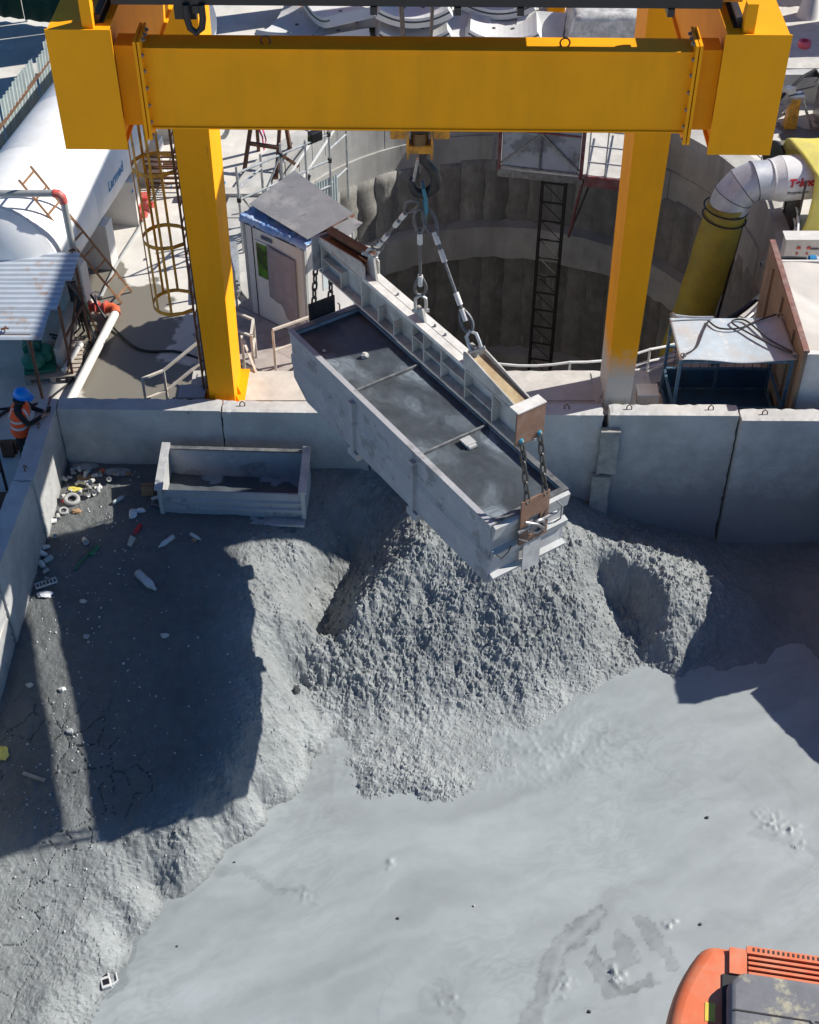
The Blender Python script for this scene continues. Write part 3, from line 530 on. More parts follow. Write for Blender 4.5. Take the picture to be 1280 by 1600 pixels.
wall_panel((-3.23, 18.80), (-.72, 18.76), .32, -3, 1.0, 'concrete wall panel in front of the left yellow crane leg', (.35,), 1, 2)
wall_panel((-.70, 18.78), (3.33, 18.72), .32, -3, .985, 'long concrete wall panel behind the hanging mud skip', (3.4,), 1, 3)
wall_panel((3.42, 18.71), (5.64, 18.69), .31, -3, 1.0, 'concrete wall panel in front of the right crane leg and blue booth', (.35, 1.75), 1, 4)
wall_panel((5.66, 18.58), (8.55, 18.56), .33, -3, .985, 'rightmost concrete wall panel below the white container', (.42, 2.0), 1, 5)
wall_panel((-6.10, 17.06), (-6.08, 19.17), .34, -3, 1.0, 'left pit wall panel the worker leans on', (.25, 1.35), 1, 6)
wall_panel((-6.26, 15.0), (-6.13, 17.04), .33, -3, .985, 'second concrete panel of the left pit wall, by the litter line', (), 1, 7)
wall_panel((-6.47, 12.9), (-6.29, 14.98), .33, -3, .98, 'third concrete panel of the left pit wall, cut by the picture edge', (), 1, 8)
wall_panel((-6.72, 10.8), (-6.48, 12.88), .33, -3, .98, 'fourth concrete panel of the left pit wall, outside the view', (), 1, 9)
wall_panel((8.30, 18.62), (8.30, 16.22), .3, -3, 1.02, 'short concrete panel closing the right end of the pit', (), 1, 10)
for (x0, z0, z1, lab, sd) in ((3.30, -.25, .74, 'upper cement board patched over the wall joint', 1), (3.235, -1.25, -.30, 'lower cement board patched over the wall joint', 2)):
    t = thing('cement_board', lab, 'board', (x0 + .16, 18.64, z0), None, 0, True)
    put('board', rough_box((-.17, -.05, 0), (.17, .06, z1 - z0), .1, .012, sd), mat('weathered cement board', (0.34, 0.34, 0.31), .9, var=.15, scale=4, dirt=(0.17, 0.17, 0.16), damt=.8, dscale=2.5, bump=.008, bscale=20), t)
    MB().bar((-.17, -.055, z1 - z0 - .03), (.17, -.055, z1 - z0 - .03), .03, .05).build('top_batten', mat('weathered cement board', (0, 0, 0)), t)
# runway plinth that carries the crane legs
for (x0, x1, lab, sd) in ((-3.9, -1.05, 'low concrete plinth under the left crane leg', 3), (1.35, 4.3, 'low concrete plinth under the right crane leg', 4)):
    t = thing('concrete_plinth', lab, 'plinth', ((x0 + x1) / 2, 19.55, 0))
    put('block', rough_box((x0, 19.17, -.02), (x1, 20.3, .74), .14, .008, sd), conc_block, t)
    MB().box((x0 + .1, 19.42, .742), (x1 - .1, 20.2, .76)).build('bearing_plate', conc_block, t)

# ------------------------------------------------------------------ the shaft
CX, CY, RS = 2.2, 26.5, 5.6
def arc_block(r0, r1, z0, z1, a0, a1, n=6, jag=0.0, seed=0):
    rr = random.Random(seed); mb = MB(); vs = []
    for k in range(n + 1):
        a = a0 + (a1 - a0) * k / n; j = jag * rr.random()
        for r, z in ((r0, z0 - j), (r1, z0 - j), (r1, z1), (r0, z1)):
            vs.append((CX + r * math.cos(a), CY + r * math.sin(a), z))
    fs = [(k * 4 + i, k * 4 + (i + 1) % 4, (k + 1) * 4 + (i + 1) % 4, (k + 1) * 4 + i) for k in range(n) for i in range(4)]
    fs += [(3, 2, 1, 0), (n * 4, n * 4 + 1, n * 4 + 2, n * 4 + 3)]
    return mb.add(vs, fs)
shaft = thing('shaft', 'deep round concrete access shaft ringed by bored piles', 'shaft', (CX, CY, -13))
for k in range(18):
    a0 = 2 * math.pi * k / 18; rr = random.Random(k)
    arc_block(RS - .0 + rr.uniform(-.015, .015), RS + .62, -.92, .10 + rr.uniform(-.015, .02), a0 + .0006, a0 + 2 * math.pi / 18 - .0006, 8, 0, k).build('collar_panel', conc_shaft, shaft)
    arc_block(RS - .05 + rr.uniform(-.02, .02), RS + .3, -1.78 , -.925, a0 + .05, a0 + .05 + 2 * math.pi / 18 - .0006, 14, .14, k + 40).build('collar_panel', conc_shaft, shaft)
pm = MB(); prof = []
zz = -1.6
rr = random.Random(3)
while zz > -13: prof.append((.72 + rr.uniform(-.03, .03), zz)); zz -= .25
pm.lathe(prof[::-1], 28)
pm.v = [(x * (1 + .03 * math.sin(7 * z + 9 * math.atan2(y, x)) + rr.uniform(-.012, .012)), y * (1 + .03 * math.sin(5 * z + 4 * math.atan2(y, x)) + rr.uniform(-.012, .012)), z) for x, y, z in pm.v]; pme = pm.mesh('pile'); pme.materials.append(conc_pile); pme.shade_smooth()
NP = 60
for k in range(NP):
    a = 2 * math.pi * k / NP
    if math.sin(a) < -.45: continue            # the near side is hidden behind its own rim
    o = bpy.data.objects.new('pile', pme); COL.objects.link(o); o.parent = shaft
    o.location = (6.2 * math.cos(a), 6.2 * math.sin(a), 13 + random.uniform(-.05, .05)); o.rotation_euler = (0, 0, random.uniform(0, 6.28))
    q = random.uniform(.96, 1.05); o.scale = (q, q, 1)
def ring(r0, r1, z0, z1, n=120):
    mb = MB(); vs = []; rr = random.Random(int(-z0 * 10))
    for k in range(n):
        a = 2 * math.pi * k / n; j = rr.uniform(-.03, .05); q = rr.uniform(-.015, .015)
        vs += [(CX + (r + q) * math.cos(a), CY + (r + q) * math.sin(a), z) for r, z in ((r0, z0 + j), (r1, z0 + j), (r1, z1), (r0, z1))]
    return mb.add(vs, [(k * 4 + i, k * 4 + (i + 1) % 4, ((k + 1) % n) * 4 + (i + 1) % 4, ((k + 1) % n) * 4 + i) for k in range(n) for i in range(4)])
for z1, z0 in ((-3.30, -4.22), (-7.35, -8.3)):
    ring(5.12, 5.8, z0, z1).build('ring_beam', conc_shaft, shaft)
ring(6.05, 6.3, -13, -1.5, 96).build('soil_lining', conc_pile, shaft)
MB().lathe([(5.9, 0), (5.9, .05)], 64, (CX, CY, -13.0)).build('shaft_floor', conc_pile, shaft)
# ------------------------------------------------------------------ gantry crane
crane = thing('gantry_crane', 'yellow gantry crane standing over the pit and shaft', 'crane', (.18, 19.4, 0), None, R(-1), True)
GX, GY0, GY1, GZ0, GZ1 = 3.39, -5.9, 20.0, 8.87, 10.17
for s in (-1, 1):
    g = MB().box((s * GX - .27, GY0, GZ0 + .012), (s * GX + .27, GY1, GZ1 - .012)).build('main_girder', yellow, crane)
    fl = MB(); fl.box((s * GX - .31, GY0 - .02, GZ1 - .012), (s * GX + .31, GY1, GZ1)); fl.box((s * GX - .31, GY0 - .005, GZ0), (s * GX + .31, GY1, GZ0 + .012))
    sub(fl, 'flange', yellow, g)
    sub(MB().box((s * GX - .33, GY0 - .022, GZ0 - .01), (s * GX + .33, GY0 - .004, GZ1 + .008)), 'end_plate', yellow, g)
    # crane rail on the inner edge and end stop
    r = MB(); x = s * (GX - .17); r.box((x - .06, GY0 + .15, GZ1), (x + .06, GY1, GZ1 + .012)); r.box((x - .02, GY0 + .15, GZ1 + .012), (x + .02, GY1, GZ1 + .06)); r.box((x - .035, GY0 + .15, GZ1 + .06), (x + .035, GY1, GZ1 + .085))
    sub(r, 'trolley_rail', dark_steel, g)
    x = s * (GX - .10); e = MB(); e.box((x - .055, GY0 + .02, GZ1), (x + .055, GY0 + .10, GZ1 + .30)); e.hexa([(x - .05, GY0 + .1, GZ1), (x + .05, GY0 + .1, GZ1), (x + .05, GY0 + .26, GZ1), (x - .05, GY0 + .26, GZ1), (x - .05, GY0 + .1, GZ1 + .3), (x + .05, GY0 + .1, GZ1 + .3), (x + .05, GY0 + .13, GZ1 + .3), (x - .05, GY0 + .13, GZ1 + .3)])
    e.build('end_stop', yellow, crane)
# front tie beam between the girders, bolted on stub plates
YF = GY0 + .15
MB().box((-2.80, YF, 9.04), (2.80, YF + .28, 9.905)).build('tie_beam', yellow, crane)
tb = MB(); tb.box((-2.80, YF - .02, 9.905), (2.80, YF + .30, 9.92)); tb.box((-2.80, YF - .02, 9.022), (2.80, YF + .30, 9.04)); tb.build('tie_beam_flange', yellow, crane)
bolt_me = MB().lathe([(.028, 0), (.028, .012), (.017, .014), (.017, .035)], 6).mesh('bolt'); bolt_me.materials.append(steel)
for s in (-1, 1):
    MB().box(tuple(sorted((s * 2.87, s * (GX - .3)))[:1]) + (YF + .012, 9.05), tuple(sorted((s * 2.87, s * (GX - .3)))[1:]) + (YF + .30, 9.93)).build('beam_stub', yellow, crane)
    for k, x in enumerate((2.80, 2.842)):
        xs = sorted((s * x, s * (x + .03)))
        MB().box((xs[0], YF - .10, 8.93), (xs[1], YF + .36, 10.02)).build('joint_plate', yellow, crane)
    for z in (8.97, 9.12, 9.31, 9.50, 9.69, 9.86):
        o = bpy.data.objects.new('bolt', bolt_me); COL.objects.link(o); o.parent = crane; o.location = (s * 2.80, YF - .055, z); o.rotation_euler = (0, R(-90 * s), 0); o.scale = (1, 1, .6)
    for y in (.02, .14, .26):
        o = bpy.data.objects.new('bolt', bolt_me); COL.objects.link(o); o.parent = crane; o.location = (s * 2.80, YF + y, 9.99); o.rotation_euler = (0, R(-90 * s), 0)
for x in (-1.55, 1.5):
    m_ = MB(); m_.ring((x, YF + .10, 9.955), (0, 1, 0), .05, .009, 14, 6); m_.build('lifting_eye', rust, crane, True)
# legs (front pair at the pit wall, rear pair behind the shaft)
for y, zb in ((0, .76), (17.3, 0.02)):
    for s in (-1, 1):
        x = s * 3.43
        b, t = .215, .30
        yb_, yt_ = .72, .80
        leg = MB().hexa([(x - b, y - b, zb), (x + b, y - b, zb), (x + b, y + yb_, zb), (x - b, y + yb_, zb), (x - t, y - t, GZ0), (x + t, y - t, GZ0), (x + t, y + yt_, GZ0), (x - t, y + yt_, GZ0)]).build('leg', LEGM if (s > 0 and y == 0) else yellow, crane)
        gp = MB(); gp.box((x - .36, y - .34, zb - .02), (x + .36, y + .84, zb + .02))
        for q in (-1, 1):
            for dx in (-.12, .12):
                yq = -b if q < 0 else .72; gp.prism([(x + dx - .008, y + yq, zb + .02), (x + dx - .008, y + yq + q * .06, zb + .02), (x + dx - .008, y + yq, zb + .32)], (.016, 0, 0))
                gp.prism([(x + q * b, y + dx - .008, zb + .02), (x + q * (b + .07), y + dx - .008, zb + .02), (x + q * b, y + dx - .008, zb + .22)], (0, .016, 0))
        sub(gp, 'foot_plate', leg_white if s > 0 else yellow, leg)
# caged ladder on the left front leg
lad = MB(); lx, ly = -3.78, .25
for yy in (-.2, .2):
    MB().bar((lx, ly + yy, .8), (lx - .06, ly + yy, 9.0), .03, .05).build('ladder_stile', rust, crane)
rung = MB().tube([(0, -.2, 0), (0, .2, 0)], .012, 6).mesh('ladder_rung'); rung.materials.append(rust_or)
for k in range(27):
    o = bpy.data.objects.new('ladder_rung', rung); COL.objects.link(o); o.parent = crane; z = .95 + k * .3; o.location = (lx - .06 * (z - .8) / 8.2, ly, z)
def hoop_pts(z, r=.36):
    c = lx - .06 * (z - .8) / 8.2 - .34
    return [(c + .34, ly + .2, z), (c + .18, ly + .32, z)] + [(c + r * math.cos(a), ly + r * math.sin(a), z) for a in [math.pi * (.5 + k / 14) for k in range(15)]] + [(c + .18, ly - .32, z), (c + .34, ly - .2, z)]
for z in (2.62, 3.9, 5.2, 6.5, 7.8):
    m_ = MB(); P_ = hoop_pts(z)
    for a, b in zip(P_[:-1], P_[1:]): m_.bar(a, b, .012, .065)
    m_.build('cage_hoop', yellow_old, crane)
for a in (.5, .72, 1.0, 1.28, 1.5):
    def cp(z): c = lx - .06 * (z - .8) / 8.2 - .34; return (c + .365 * math.cos(math.pi * a), ly + .365 * math.sin(math.pi * a), z)
    MB().bar(cp(2.6), cp(8.6), .042, .012, (math.cos(math.pi * a), math.sin(math.pi * a), 0)).build('cage_bar', yellow_old, crane)
MB().tube([(lx + .02, ly - .27, 8.9), (lx + .05, ly - .26, 4), (lx + .08, ly - .27, 1.0)], .018, 6).build('power_cable', rubber, crane, True)
MB().tube([(lx + .04, ly - .3, 8.9), (lx + .075, ly - .3, 4), (lx + .1, ly - .3, 1.0)], .016, 6).build('power_cable', rubber, crane, True)

# ------------------------------------------------------------------ hoist trolley on the girders
TY = -3.45
tr = thing('hoist_trolley', 'hoist trolley with black front beam riding on the crane girders', 'hoist', (.1, 15.95, 10.25), None, R(-1), True)
def T(y): return y
MB().box((-3.05, -2.22, .08), (3.05, -2.04, .27)).build('cross_beam', black, tr)
for x in (-2.2, -.42, .42, 1.05, 2.55): MB().box((x - .035, -2.24, .0), (x + .035, -2.02, .079)).build('beam_bracket', black, tr)
for s in (-1, 1):
    MB().box((s * 3.17 - .1, -2.1, .10), (s * 3.17 + .1, 1.6, .36)).build('end_carriage', yellow_old, tr)
    for y in (-1.7, 1.2):
        MB().cyl((s * 3.17 - .05, y, .17), (s * 3.17 + .05, y, .17), .14, 20).build('wheel', dark_steel, tr, True)
MB().box((-3.05, 1.4, .12), (3.05, 1.58, .34)).build('cross_beam', yellow_old, tr)
MB().box((-2.9, -2.0, .36), (1.95, 1.3, .40)).build('deck_plate', yellow_old, tr)
MB().cyl((-1.7, .1, .85), (1.5, .1, .85), .38, 28).build('rope_drum', dark_steel, tr, True)
MB().cyl((-2.7, .1, .82), (-1.75, .1, .82), .33, 20).build('hoist_motor', green_pump, tr, True)
MB().box((-2.6, -.95, .4), (-1.5, -.45, 1.15)).build('gearbox', yellow_old, tr, bevel=.03)
MB().box((-.2, -1.75, .36), (.95, -1.5, .62)).build('control_cabinet', white_panel, tr)
MB().tube([(-2.30, -2.25, .1), (-2.30, -2.24, -.05), (-2.28, -2.24, -.15), (-2.22, -2.24, -.20), (-2.16, -2.24, -.15), (-2.14, -2.24, -.05), (-2.14, -2.25, .1)], .035, 10).build('cable_loop', rubber, tr, True)
MB().cbox((-2.33, -2.1, -.02), (.22, .1, .16)).build('cable_clamp', black, tr)
for x, y in ((-.28, -.25), (.21, -.25), (-.28, .3), (.21, .3)):
    MB().tube([(x, y, .6), (x * .5 + .02, y * .5 + .05, -2.25)], .019, 8).build('hoist_rope', rope, tr, True)

# ------------------------------------------------------------------ hook block and hook, above the skip
HX, HY = .13, 16.16
hb = thing('hook_block', 'black crane hook under a yellow pulley block', 'hook', (HX, HY, 6.7))
for s in (-1, 1):
    MB().prism([(HX + s * .15 - .012, HY - .14, 8.1), (HX + s * .15 - .012, HY + .14, 8.1), (HX + s * .15 - .012, HY + .10, 7.33), (HX + s * .15 - .012, HY - .10, 7.33)], (.024, 0, 0)).build('cheek_plate', yellow_old, hb)
    MB().box((HX + s * .27 - .10, HY - .2, 7.66), (HX + s * .27 + .10, HY + .2, 8.1)).build('guard', yellow_old, hb, bevel=.02)
MB().cyl((HX - .12, HY, 7.92), (HX + .12, HY, 7.92), .25, 28).build('sheave', dark_steel, hb, True)
MB().box((HX - .17, HY - .1, 7.40), (HX + .17, HY + .1, 7.52)).build('trunnion', yellow_old, hb, bevel=.02)
MB().cyl((HX, HY, 7.52), (HX, HY, 7.68), .11, 20).build('swivel_nut', mat('rust bronze', (.14, .085, .035), .5, .4, var=.3), hb, True)
hk = []; hr = []
for p, r in (((0, 7.46), .058), ((0, 7.33), .058), ((.012, 7.27), .06), ((.065, 7.20), .066), ((.135, 7.11), .074), ((.17, 7.0), .08), ((.155, 6.895), .083), ((.095, 6.815), .083), ((.01, 6.78), .08), ((-.075, 6.80), .072), ((-.132, 6.865), .06), ((-.155, 6.945), .048), ((-.15, 7.01), .034), ((-.145, 7.03), .018)):
    hk.append((HX + .04 + p[0], HY, p[1])); hr.append(r)
MB().tube(hk, hr, 14, flat=.85).build('hook', hook_black, hb, True)
MB().prism([(HX - .04, HY - .03, 7.28), (HX - .005, HY - .03, 7.30), (HX - .06, HY - .03, 6.98), (HX - .095, HY - .03, 6.98)], (0, .06, 0)).build('safety_latch', steel, hb)

# ------------------------------------------------------------------ mud skip, spreader beam and slings (they share an axis)
SK = (.143, 16.19); SZ = 2.13; SR = R(-56); LX, LY, LH = 2.635, .635, 1.11
skip = thing('mud_skip', 'long grey steel mud skip hanging full from the crane', 'skip', (SK[0], SK[1], SZ), None, SR, True)
def Wp(x, y, z):     # skip space -> world
    c, s = math.cos(SR), math.sin(SR); return (SK[0] + x * c - y * s, SK[1] + x * s + y * c, SZ + z)
ch = .42
for s in (-1, 1):    # side walls: upper sheet, lower sheet standing slightly proud, sloped tail
    y0, y1 = sorted((s * LY, s * (LY - .03)))
    side = MB().box((-LX, y0, .52), (LX, y1, LH)).build('wall', skip_paint, skip)
    yl0, yl1 = sorted((s * (LY + .022), s * (LY - .03)))
    sub(MB().prism([(-LX + .02, yl0, .515), (LX, yl0, .515), (LX, yl0, 0), (-LX + ch, yl0, 0), (-LX + .05, yl0, .26)], (0, yl1 - yl0, 0)), 'skirt_sheet', skip_paint, side)
    q0, q1 = (LY - .01) * s, (LY + .022) * s; lo_, hi_ = min(q0, q1), max(q0, q1); th0, th1 = min(q0, (LY + .001) * s), max(q0, (LY + .001) * s)
    sub(MB().hexa([(-LX, lo_, .505), (LX, lo_, .505), (LX, hi_, .505), (-LX, hi_, .505), (-LX, th0, .60), (LX, th0, .60), (LX, th1, .60), (-LX, th1, .60)]), 'crease', skip_paint, side)
    for x in (-.80, .82):
        r = MB(); a, b = sorted((s * LY, s * (LY + .075))); r.box((x - .05, a, .02), (x + .05, b, LH - .16)); sub(r, 'rib', skip_paint, side)
        f = MB(); f.box((x - .13, *sorted((s * (LY - .14), s * (LY + .06)))[:1], -.13), (x + .13, sorted((s * (LY - .14), s * (LY + .06)))[1], .0)); sub(f, 'foot', skip_paint, side)
    tb = MB(); a, b = sorted((s * (LY - .055), s * (LY + .035))); tb.box((-LX - .03, a, LH - .002), (LX + .03, b, LH + .028)); tb.build('top_rim', skip_dark if s > 0 else skip_paint, skip)
MB().box((-LX + ch, -LY + .03, .0), (LX, LY - .03, .03)).build('floor_plate', skip_paint, skip)
MB().prism([(-LX, -LY + .03, .40), (-LX + ch, -LY + .03, 0.0), (-LX + ch, -LY + .03, .03), (-LX, -LY + .03, .44)], (0, 2 * LY - .06, 0)).build('tail_plate', skip_paint, skip)
for s in (-1, 1):    # end walls with three horizontal ribs and a middle plate
    x0, x1 = sorted((s * (LX - .03), s * LX)); e = MB().box((x0, -LY + .03, .0 if s > 0 else .40), (x1, LY - .03, LH)).build('wall', skip_end if s > 0 else skip_paint, skip)
    for z0, z1 in ((LH - .27, LH - .0), (.44, .62), (.05, .17)):
        if s < 0 and z0 < .4: continue
        r = MB(); a, b = sorted((s * LX, s * (LX + .085)))
        ya = -LY + .02; yb = LY + .03
        if s > 0: r.hexa([(LX, ya, z0), (LX + .04, ya, z0), (LX + .04, yb, z0), (LX, yb, z0), (LX, ya, z1), (LX + .085, ya, z1 - .03), (LX + .085, yb, z1 - .03), (LX, yb, z1)])
        else: r.box((a, ya, z0), (b, yb, z1))
        sub(r, 'rib', skip_end if s > 0 else skip_paint, e)
    a, b = sorted((s * (LX + .085), s * (LX + .10)))
    pl = MB().box((a, -.12, .02 if s > 0 else .4), (b, .18, LH - .1)); sub(pl, 'centre_plate', skip_end if s > 0 else skip_paint, e)
    rm = MB(); a, b = sorted((s * (LX - .055), s * (LX + .03))); rm.box((a, -LY - .02, LH), (b, LY + .02, LH + .026)); rm.build('top_rim', skip_dark, skip)
for x in (-.86, .88):
    d = MB(); d.box((x - .015, -LY + .03, .4), (x + .015, LY - .03, LH - .035)); d.tube([(x, -LY + .03, LH - .03), (x, LY - .03, LH - .03)], .02, 8); d.build('divider', skip_dark, skip)
xs_, ys_ = np.meshgrid(np.linspace(-LX + .03, LX - .03, 420), np.linspace(-LY + .03, LY - .03, 100))
zz_ = LH - .075 + .016 * fbm(xs_ * 1.5, ys_ * 1.5, 3, 5) + .006 * fbm(xs_ * 7, ys_ * 7, 2, 6)
wx_ = xs_ + .5 * fbm(xs_ * 1.6, ys_ * 1.6, 4, 31); wy_ = ys_ + .5 * fbm(xs_ * 1.6 + 5, ys_ * 1.6, 4, 32)
f_ = fbm(wx_ * 1.2, wy_ * 2.4, 5, 33)
tn_ = .04 + .15 * np.clip(f_ * 2.6 + .30, 0, 1) ** 2 * (1 + .35 * np.sin(f_ * 70 + wx_ * 3)) + .05 * (fbm(wx_ * 6, wy_ * 9, 3, 34) + .5)
mf = put_raw('mud_fill', grid_mesh('mud_fill', xs_, ys_, zz_, tn_), mat('wet dark mud', (.80, .95, 1.08), 0.45, var=.06, scale=3, attr=True, bump=.002, bscale=20), skip)
# latch plates with hook gear at both ends
for s in (-1, 1):
    a, b = sorted((s * (LX + .105), s * (LX + .13)))
    lp = MB(); lp.box((a, -.23, .60), (b, -.09, 1.40)); lp.box((a, .11, .60), (b, .25, 1.40)); lp.box((a, -.09, 1.05), (b, .11, 1.40)); lp.box((a, -.09, .60), (b, .11, .72))
    p_ = lp.build('latch_plate', brown_plate if s > 0 else dark_steel, skip)
    h = MB(); X = s * (LX + .17)
    h.tube([(X, -.30, .92), (X, -.22, .93), (X, .28, .97), (X, .36, .97)], .028, 8)
    h.ring((X + s * .03, .02, .90), (1, 0, 0), .10, .028, 16, 8)
    h.tube([(X, -.18, 1.05), (X + s * .06, -.02, .98), (X + s * .06, .1, .84), (X, .16, .74)], .022, 8)
    h.tube([(X, .34, 1.18), (X + s * .05, .40, 1.1), (X + s * .05, .40, .86), (X, .34, .78), (X, .18, .82)], .012, 6)
    h.tube([(X, -.28, .80), (X + s * .03, -.15, .70), (X, -.1, .66)], .012, 6)
    sub(h, 'latch_gear', steel, p_, True)
w_ = MB(); w_.tube([(LX + .1, -.6, .62), (LX + .16, -.55, .56), (LX + .14, -.42, .60), (LX + .12, -.36, .68)], .009, 6); w_.build('bent_wire', dark_steel, skip, True)
# things lying on the mud
def lump(name, c, s, m, seed, **tags):
    rr = random.Random(seed); bm = bmesh.new(); bmesh.ops.create_icosphere(bm, subdivisions=2, radius=1)
    for v in bm.verts:
        k = .75 + .5 * rr.random(); v.co = Vector((v.co.x * s[0] * k, v.co.y * s[1] * k, v.co.z * s[2] * k)) + Vector(c)
    me = bpy.data.meshes.new(name); bm.to_mesh(me); bm.free(); return put(name, me, m, None, **tags)
lump('stone', Wp(-1.52, .02, LH - .04), (.06, .05, .05), conc_block, 1, label='pale stone lying on the mud in the hanging skip', cat='stone')
lump('stone', Wp(-2.0, -.42, LH - .06), (.03, .025, .02), conc_block, 2, label='tiny pale pebble on the mud near the far end of the skip', cat='stone')
t = thing('steel_tray', 'small grey metal box half sunk in the skip mud', 'box', Wp(1.06, .14, LH - .10), None, SR, True)
MB().box((-.10, -.07, 0), (.10, .07, .075)).build('box_body', skip_end, t, bevel=.012)
MB().box((-.115, -.085, .076), (.06, .085, .09)).build('lid', skip_end, t)
MB().tube([(.12, -.04, .03), (.12, -.04, .06), (.12, .06, .06), (.12, .06, .03)], .007, 5).build('handle', steel, t)

# spreader beam
BZ = 4.26
bm_t = thing('spreader_beam', 'dirty white spreader beam slung above the mud skip', 'beam', (SK[0], SK[1], BZ), None, SR, True)
BL = 2.5
MB().box((-BL, -.012, .03), (BL, .012, .50)).build('web', beam_paint, bm_t)
MB().box((-BL, -.15, 0), (BL, .15, .03)).build('flange', beam_paint, bm_t)
MB().box((-1.30, -.13, .50), (1.28, .13, .56)).build('flange', beam_top, bm_t)
MB().box((-1.30, -.004, .5605), (1.28, .004, .564)).build('weld_seam', beam_paint, bm_t)
MB().box((-BL, -.14, .50), (-1.31, .14, .525)).build('end_flange', beam_paint, bm_t); MB().box((1.29, -.14, .50), (BL, .14, .525)).build('end_flange', beam_paint, bm_t)
for x0, x1, z in ((.03, .29, .30), (.31, .71, .22), (.73, 1.27, .29), (1.29, 1.89, .20), (-2.40, -1.90, .26)):
    for q in (-1, 1): MB().box((x0, *sorted((q * .012, q * .13))[:1], z), (x1, sorted((q * .012, q * .13))[1], z + .02)).build('web_shelf', beam_paint, bm_t)
for x, h in ((-2.42, .5), (-1.88, .3), (-1.30, .5), (-.86, .27), (-.45, .27), (.02, .5), (.30, .5), (.72, .5), (1.28, .5), (1.90, .5), (2.42, .5)):
    for q in (-1, 1): MB().box((x - .011, min(q * .012, q * .14), .03), (x + .011, max(q * .012, q * .14), h)).build('stiffener', beam_paint, bm_t)
for s in (-1, 1):    # wedge cheeks above both ends
    for q in (-1, 1):
        y0, y1 = sorted((q * .115, q * .135))
        MB().prism([(s * 1.22, y0, .53), (s * 2.50, y0, .53), (s * 2.50, y0, .60), (s * 1.32, y0, .80), (s * 1.22, y0, .77)], (0, y1 - y0, 0)).build('cheek_plate', beam_paint, bm_t)
    MB().hexa([(min(s * 1.35, s * 2.48), -.11, .55), (max(s * 1.35, s * 2.48), -.11, .55), (max(s * 1.35, s * 2.48), .11, .55), (min(s * 1.35, s * 2.48), .11, .55)] + ([(1.35, -.11, .72), (2.48, -.11, .57), (2.48, .11, .57), (1.35, .11, .72)] if s > 0 else [(-2.48, -.11, .57), (-1.35, -.11, .72), (-1.35, .11, .72), (-2.48, .11, .57)])).build('channel_floor', mat('rusty ochre channel', (.42, .33, .19), .75, var=.2, scale=5, dirt=(.22, .11, .06), dscale=3) if s > 0 else rust, bm_t)
    if s < 0: MB().tube([(-2.45, .06, .66), (-1.28, .06, .86)], .07, 12).build('pad_tube', rust, bm_t, True)
    a, b = sorted((s * 2.52, s * 2.55)); MB().box((a, -.23, .10 if s > 0 else .02), (b, .23, .64 if s > 0 else .60)).build('end_plate', brown_plate if s > 0 else skip_paint, bm_t)
    if s > 0: MB().box((2.38, -.23, .642), (2.56, .23, .66)).build('cap_strip', beam_top, bm_t)
for x, h in ((-1.22, .92), (0.02, .74), (1.27, .86)):
    m_ = MB(); m_.prism([(x - .14, -.018, .55), (x + .14, -.018, .55), (x + .06, -.018, h), (x - .06, -.018, h)], (0, .036, 0)); m_.build('lifting_lug', beam_paint if x else dark_steel, bm_t)
for x in (-.62, .3, .55): MB().lathe([(.02, 0), (.02, .02), (.012, .035)], 8, (x, .05, .56)).build('stud', steel, bm_t)

# chains from beam ends to the latch plates
def chain(a, b, name_label, n=6, wire=.017, parent=None):
    a, b = Vector(a), Vector(b); t = thing('lifting_chain', name_label, 'chain', tuple(b)); d = (b - a) / n; L = d.length
    u = Vector((math.cos(SR + math.pi / 2), math.sin(SR + math.pi / 2), 0)); q = d.normalized().cross(u).normalized(); dn = d.normalized()
    for k in range(n):
        c = a + d * (k + .5); w1 = u if k % 2 else q; mb = MB(); pts = []
        hl, hw = L * .5 - .0, .036
        for i in range(16):
            an = 2 * math.pi * i / 16; pts.append(c + w1 * hw * math.cos(an) + dn * (hl * math.sin(an) * .75 + (hl * .45 if math.sin(an) > 0 else -hl * .45) * (abs(math.sin(an)) > .01)))
        mb.tube(pts, wire, 6, closed=True).build('link', mat('oily chain', (.10, .095, .09), .42, .6, var=.35, scale=12), t, True)
    return t
for s, nm in ((1, 'near'), (-1, 'far')):
    for q, sd in ((-.15, 'left'), (.15, 'right')):
        a = Wp(s * 2.57, q, BZ - SZ + .17); b = Wp(s * (LX + .12), q + .02, 1.36)
        chain(a, b, '%s chain at the %s end of the mud skip' % (sd, nm), 6)
if True:
    for q in (-.15, .15):
        m_ = MB(); m_.lathe([(.035, 0), (.035, .02), (.02, .05)], 8); m_.M = None
        o = m_.build('pin_head', mat('cyan pin', (.04, .30, .42), .4), bm_t, True); o.location = (2.55, q, .17); o.rotation_euler = (0, R(90), 0)

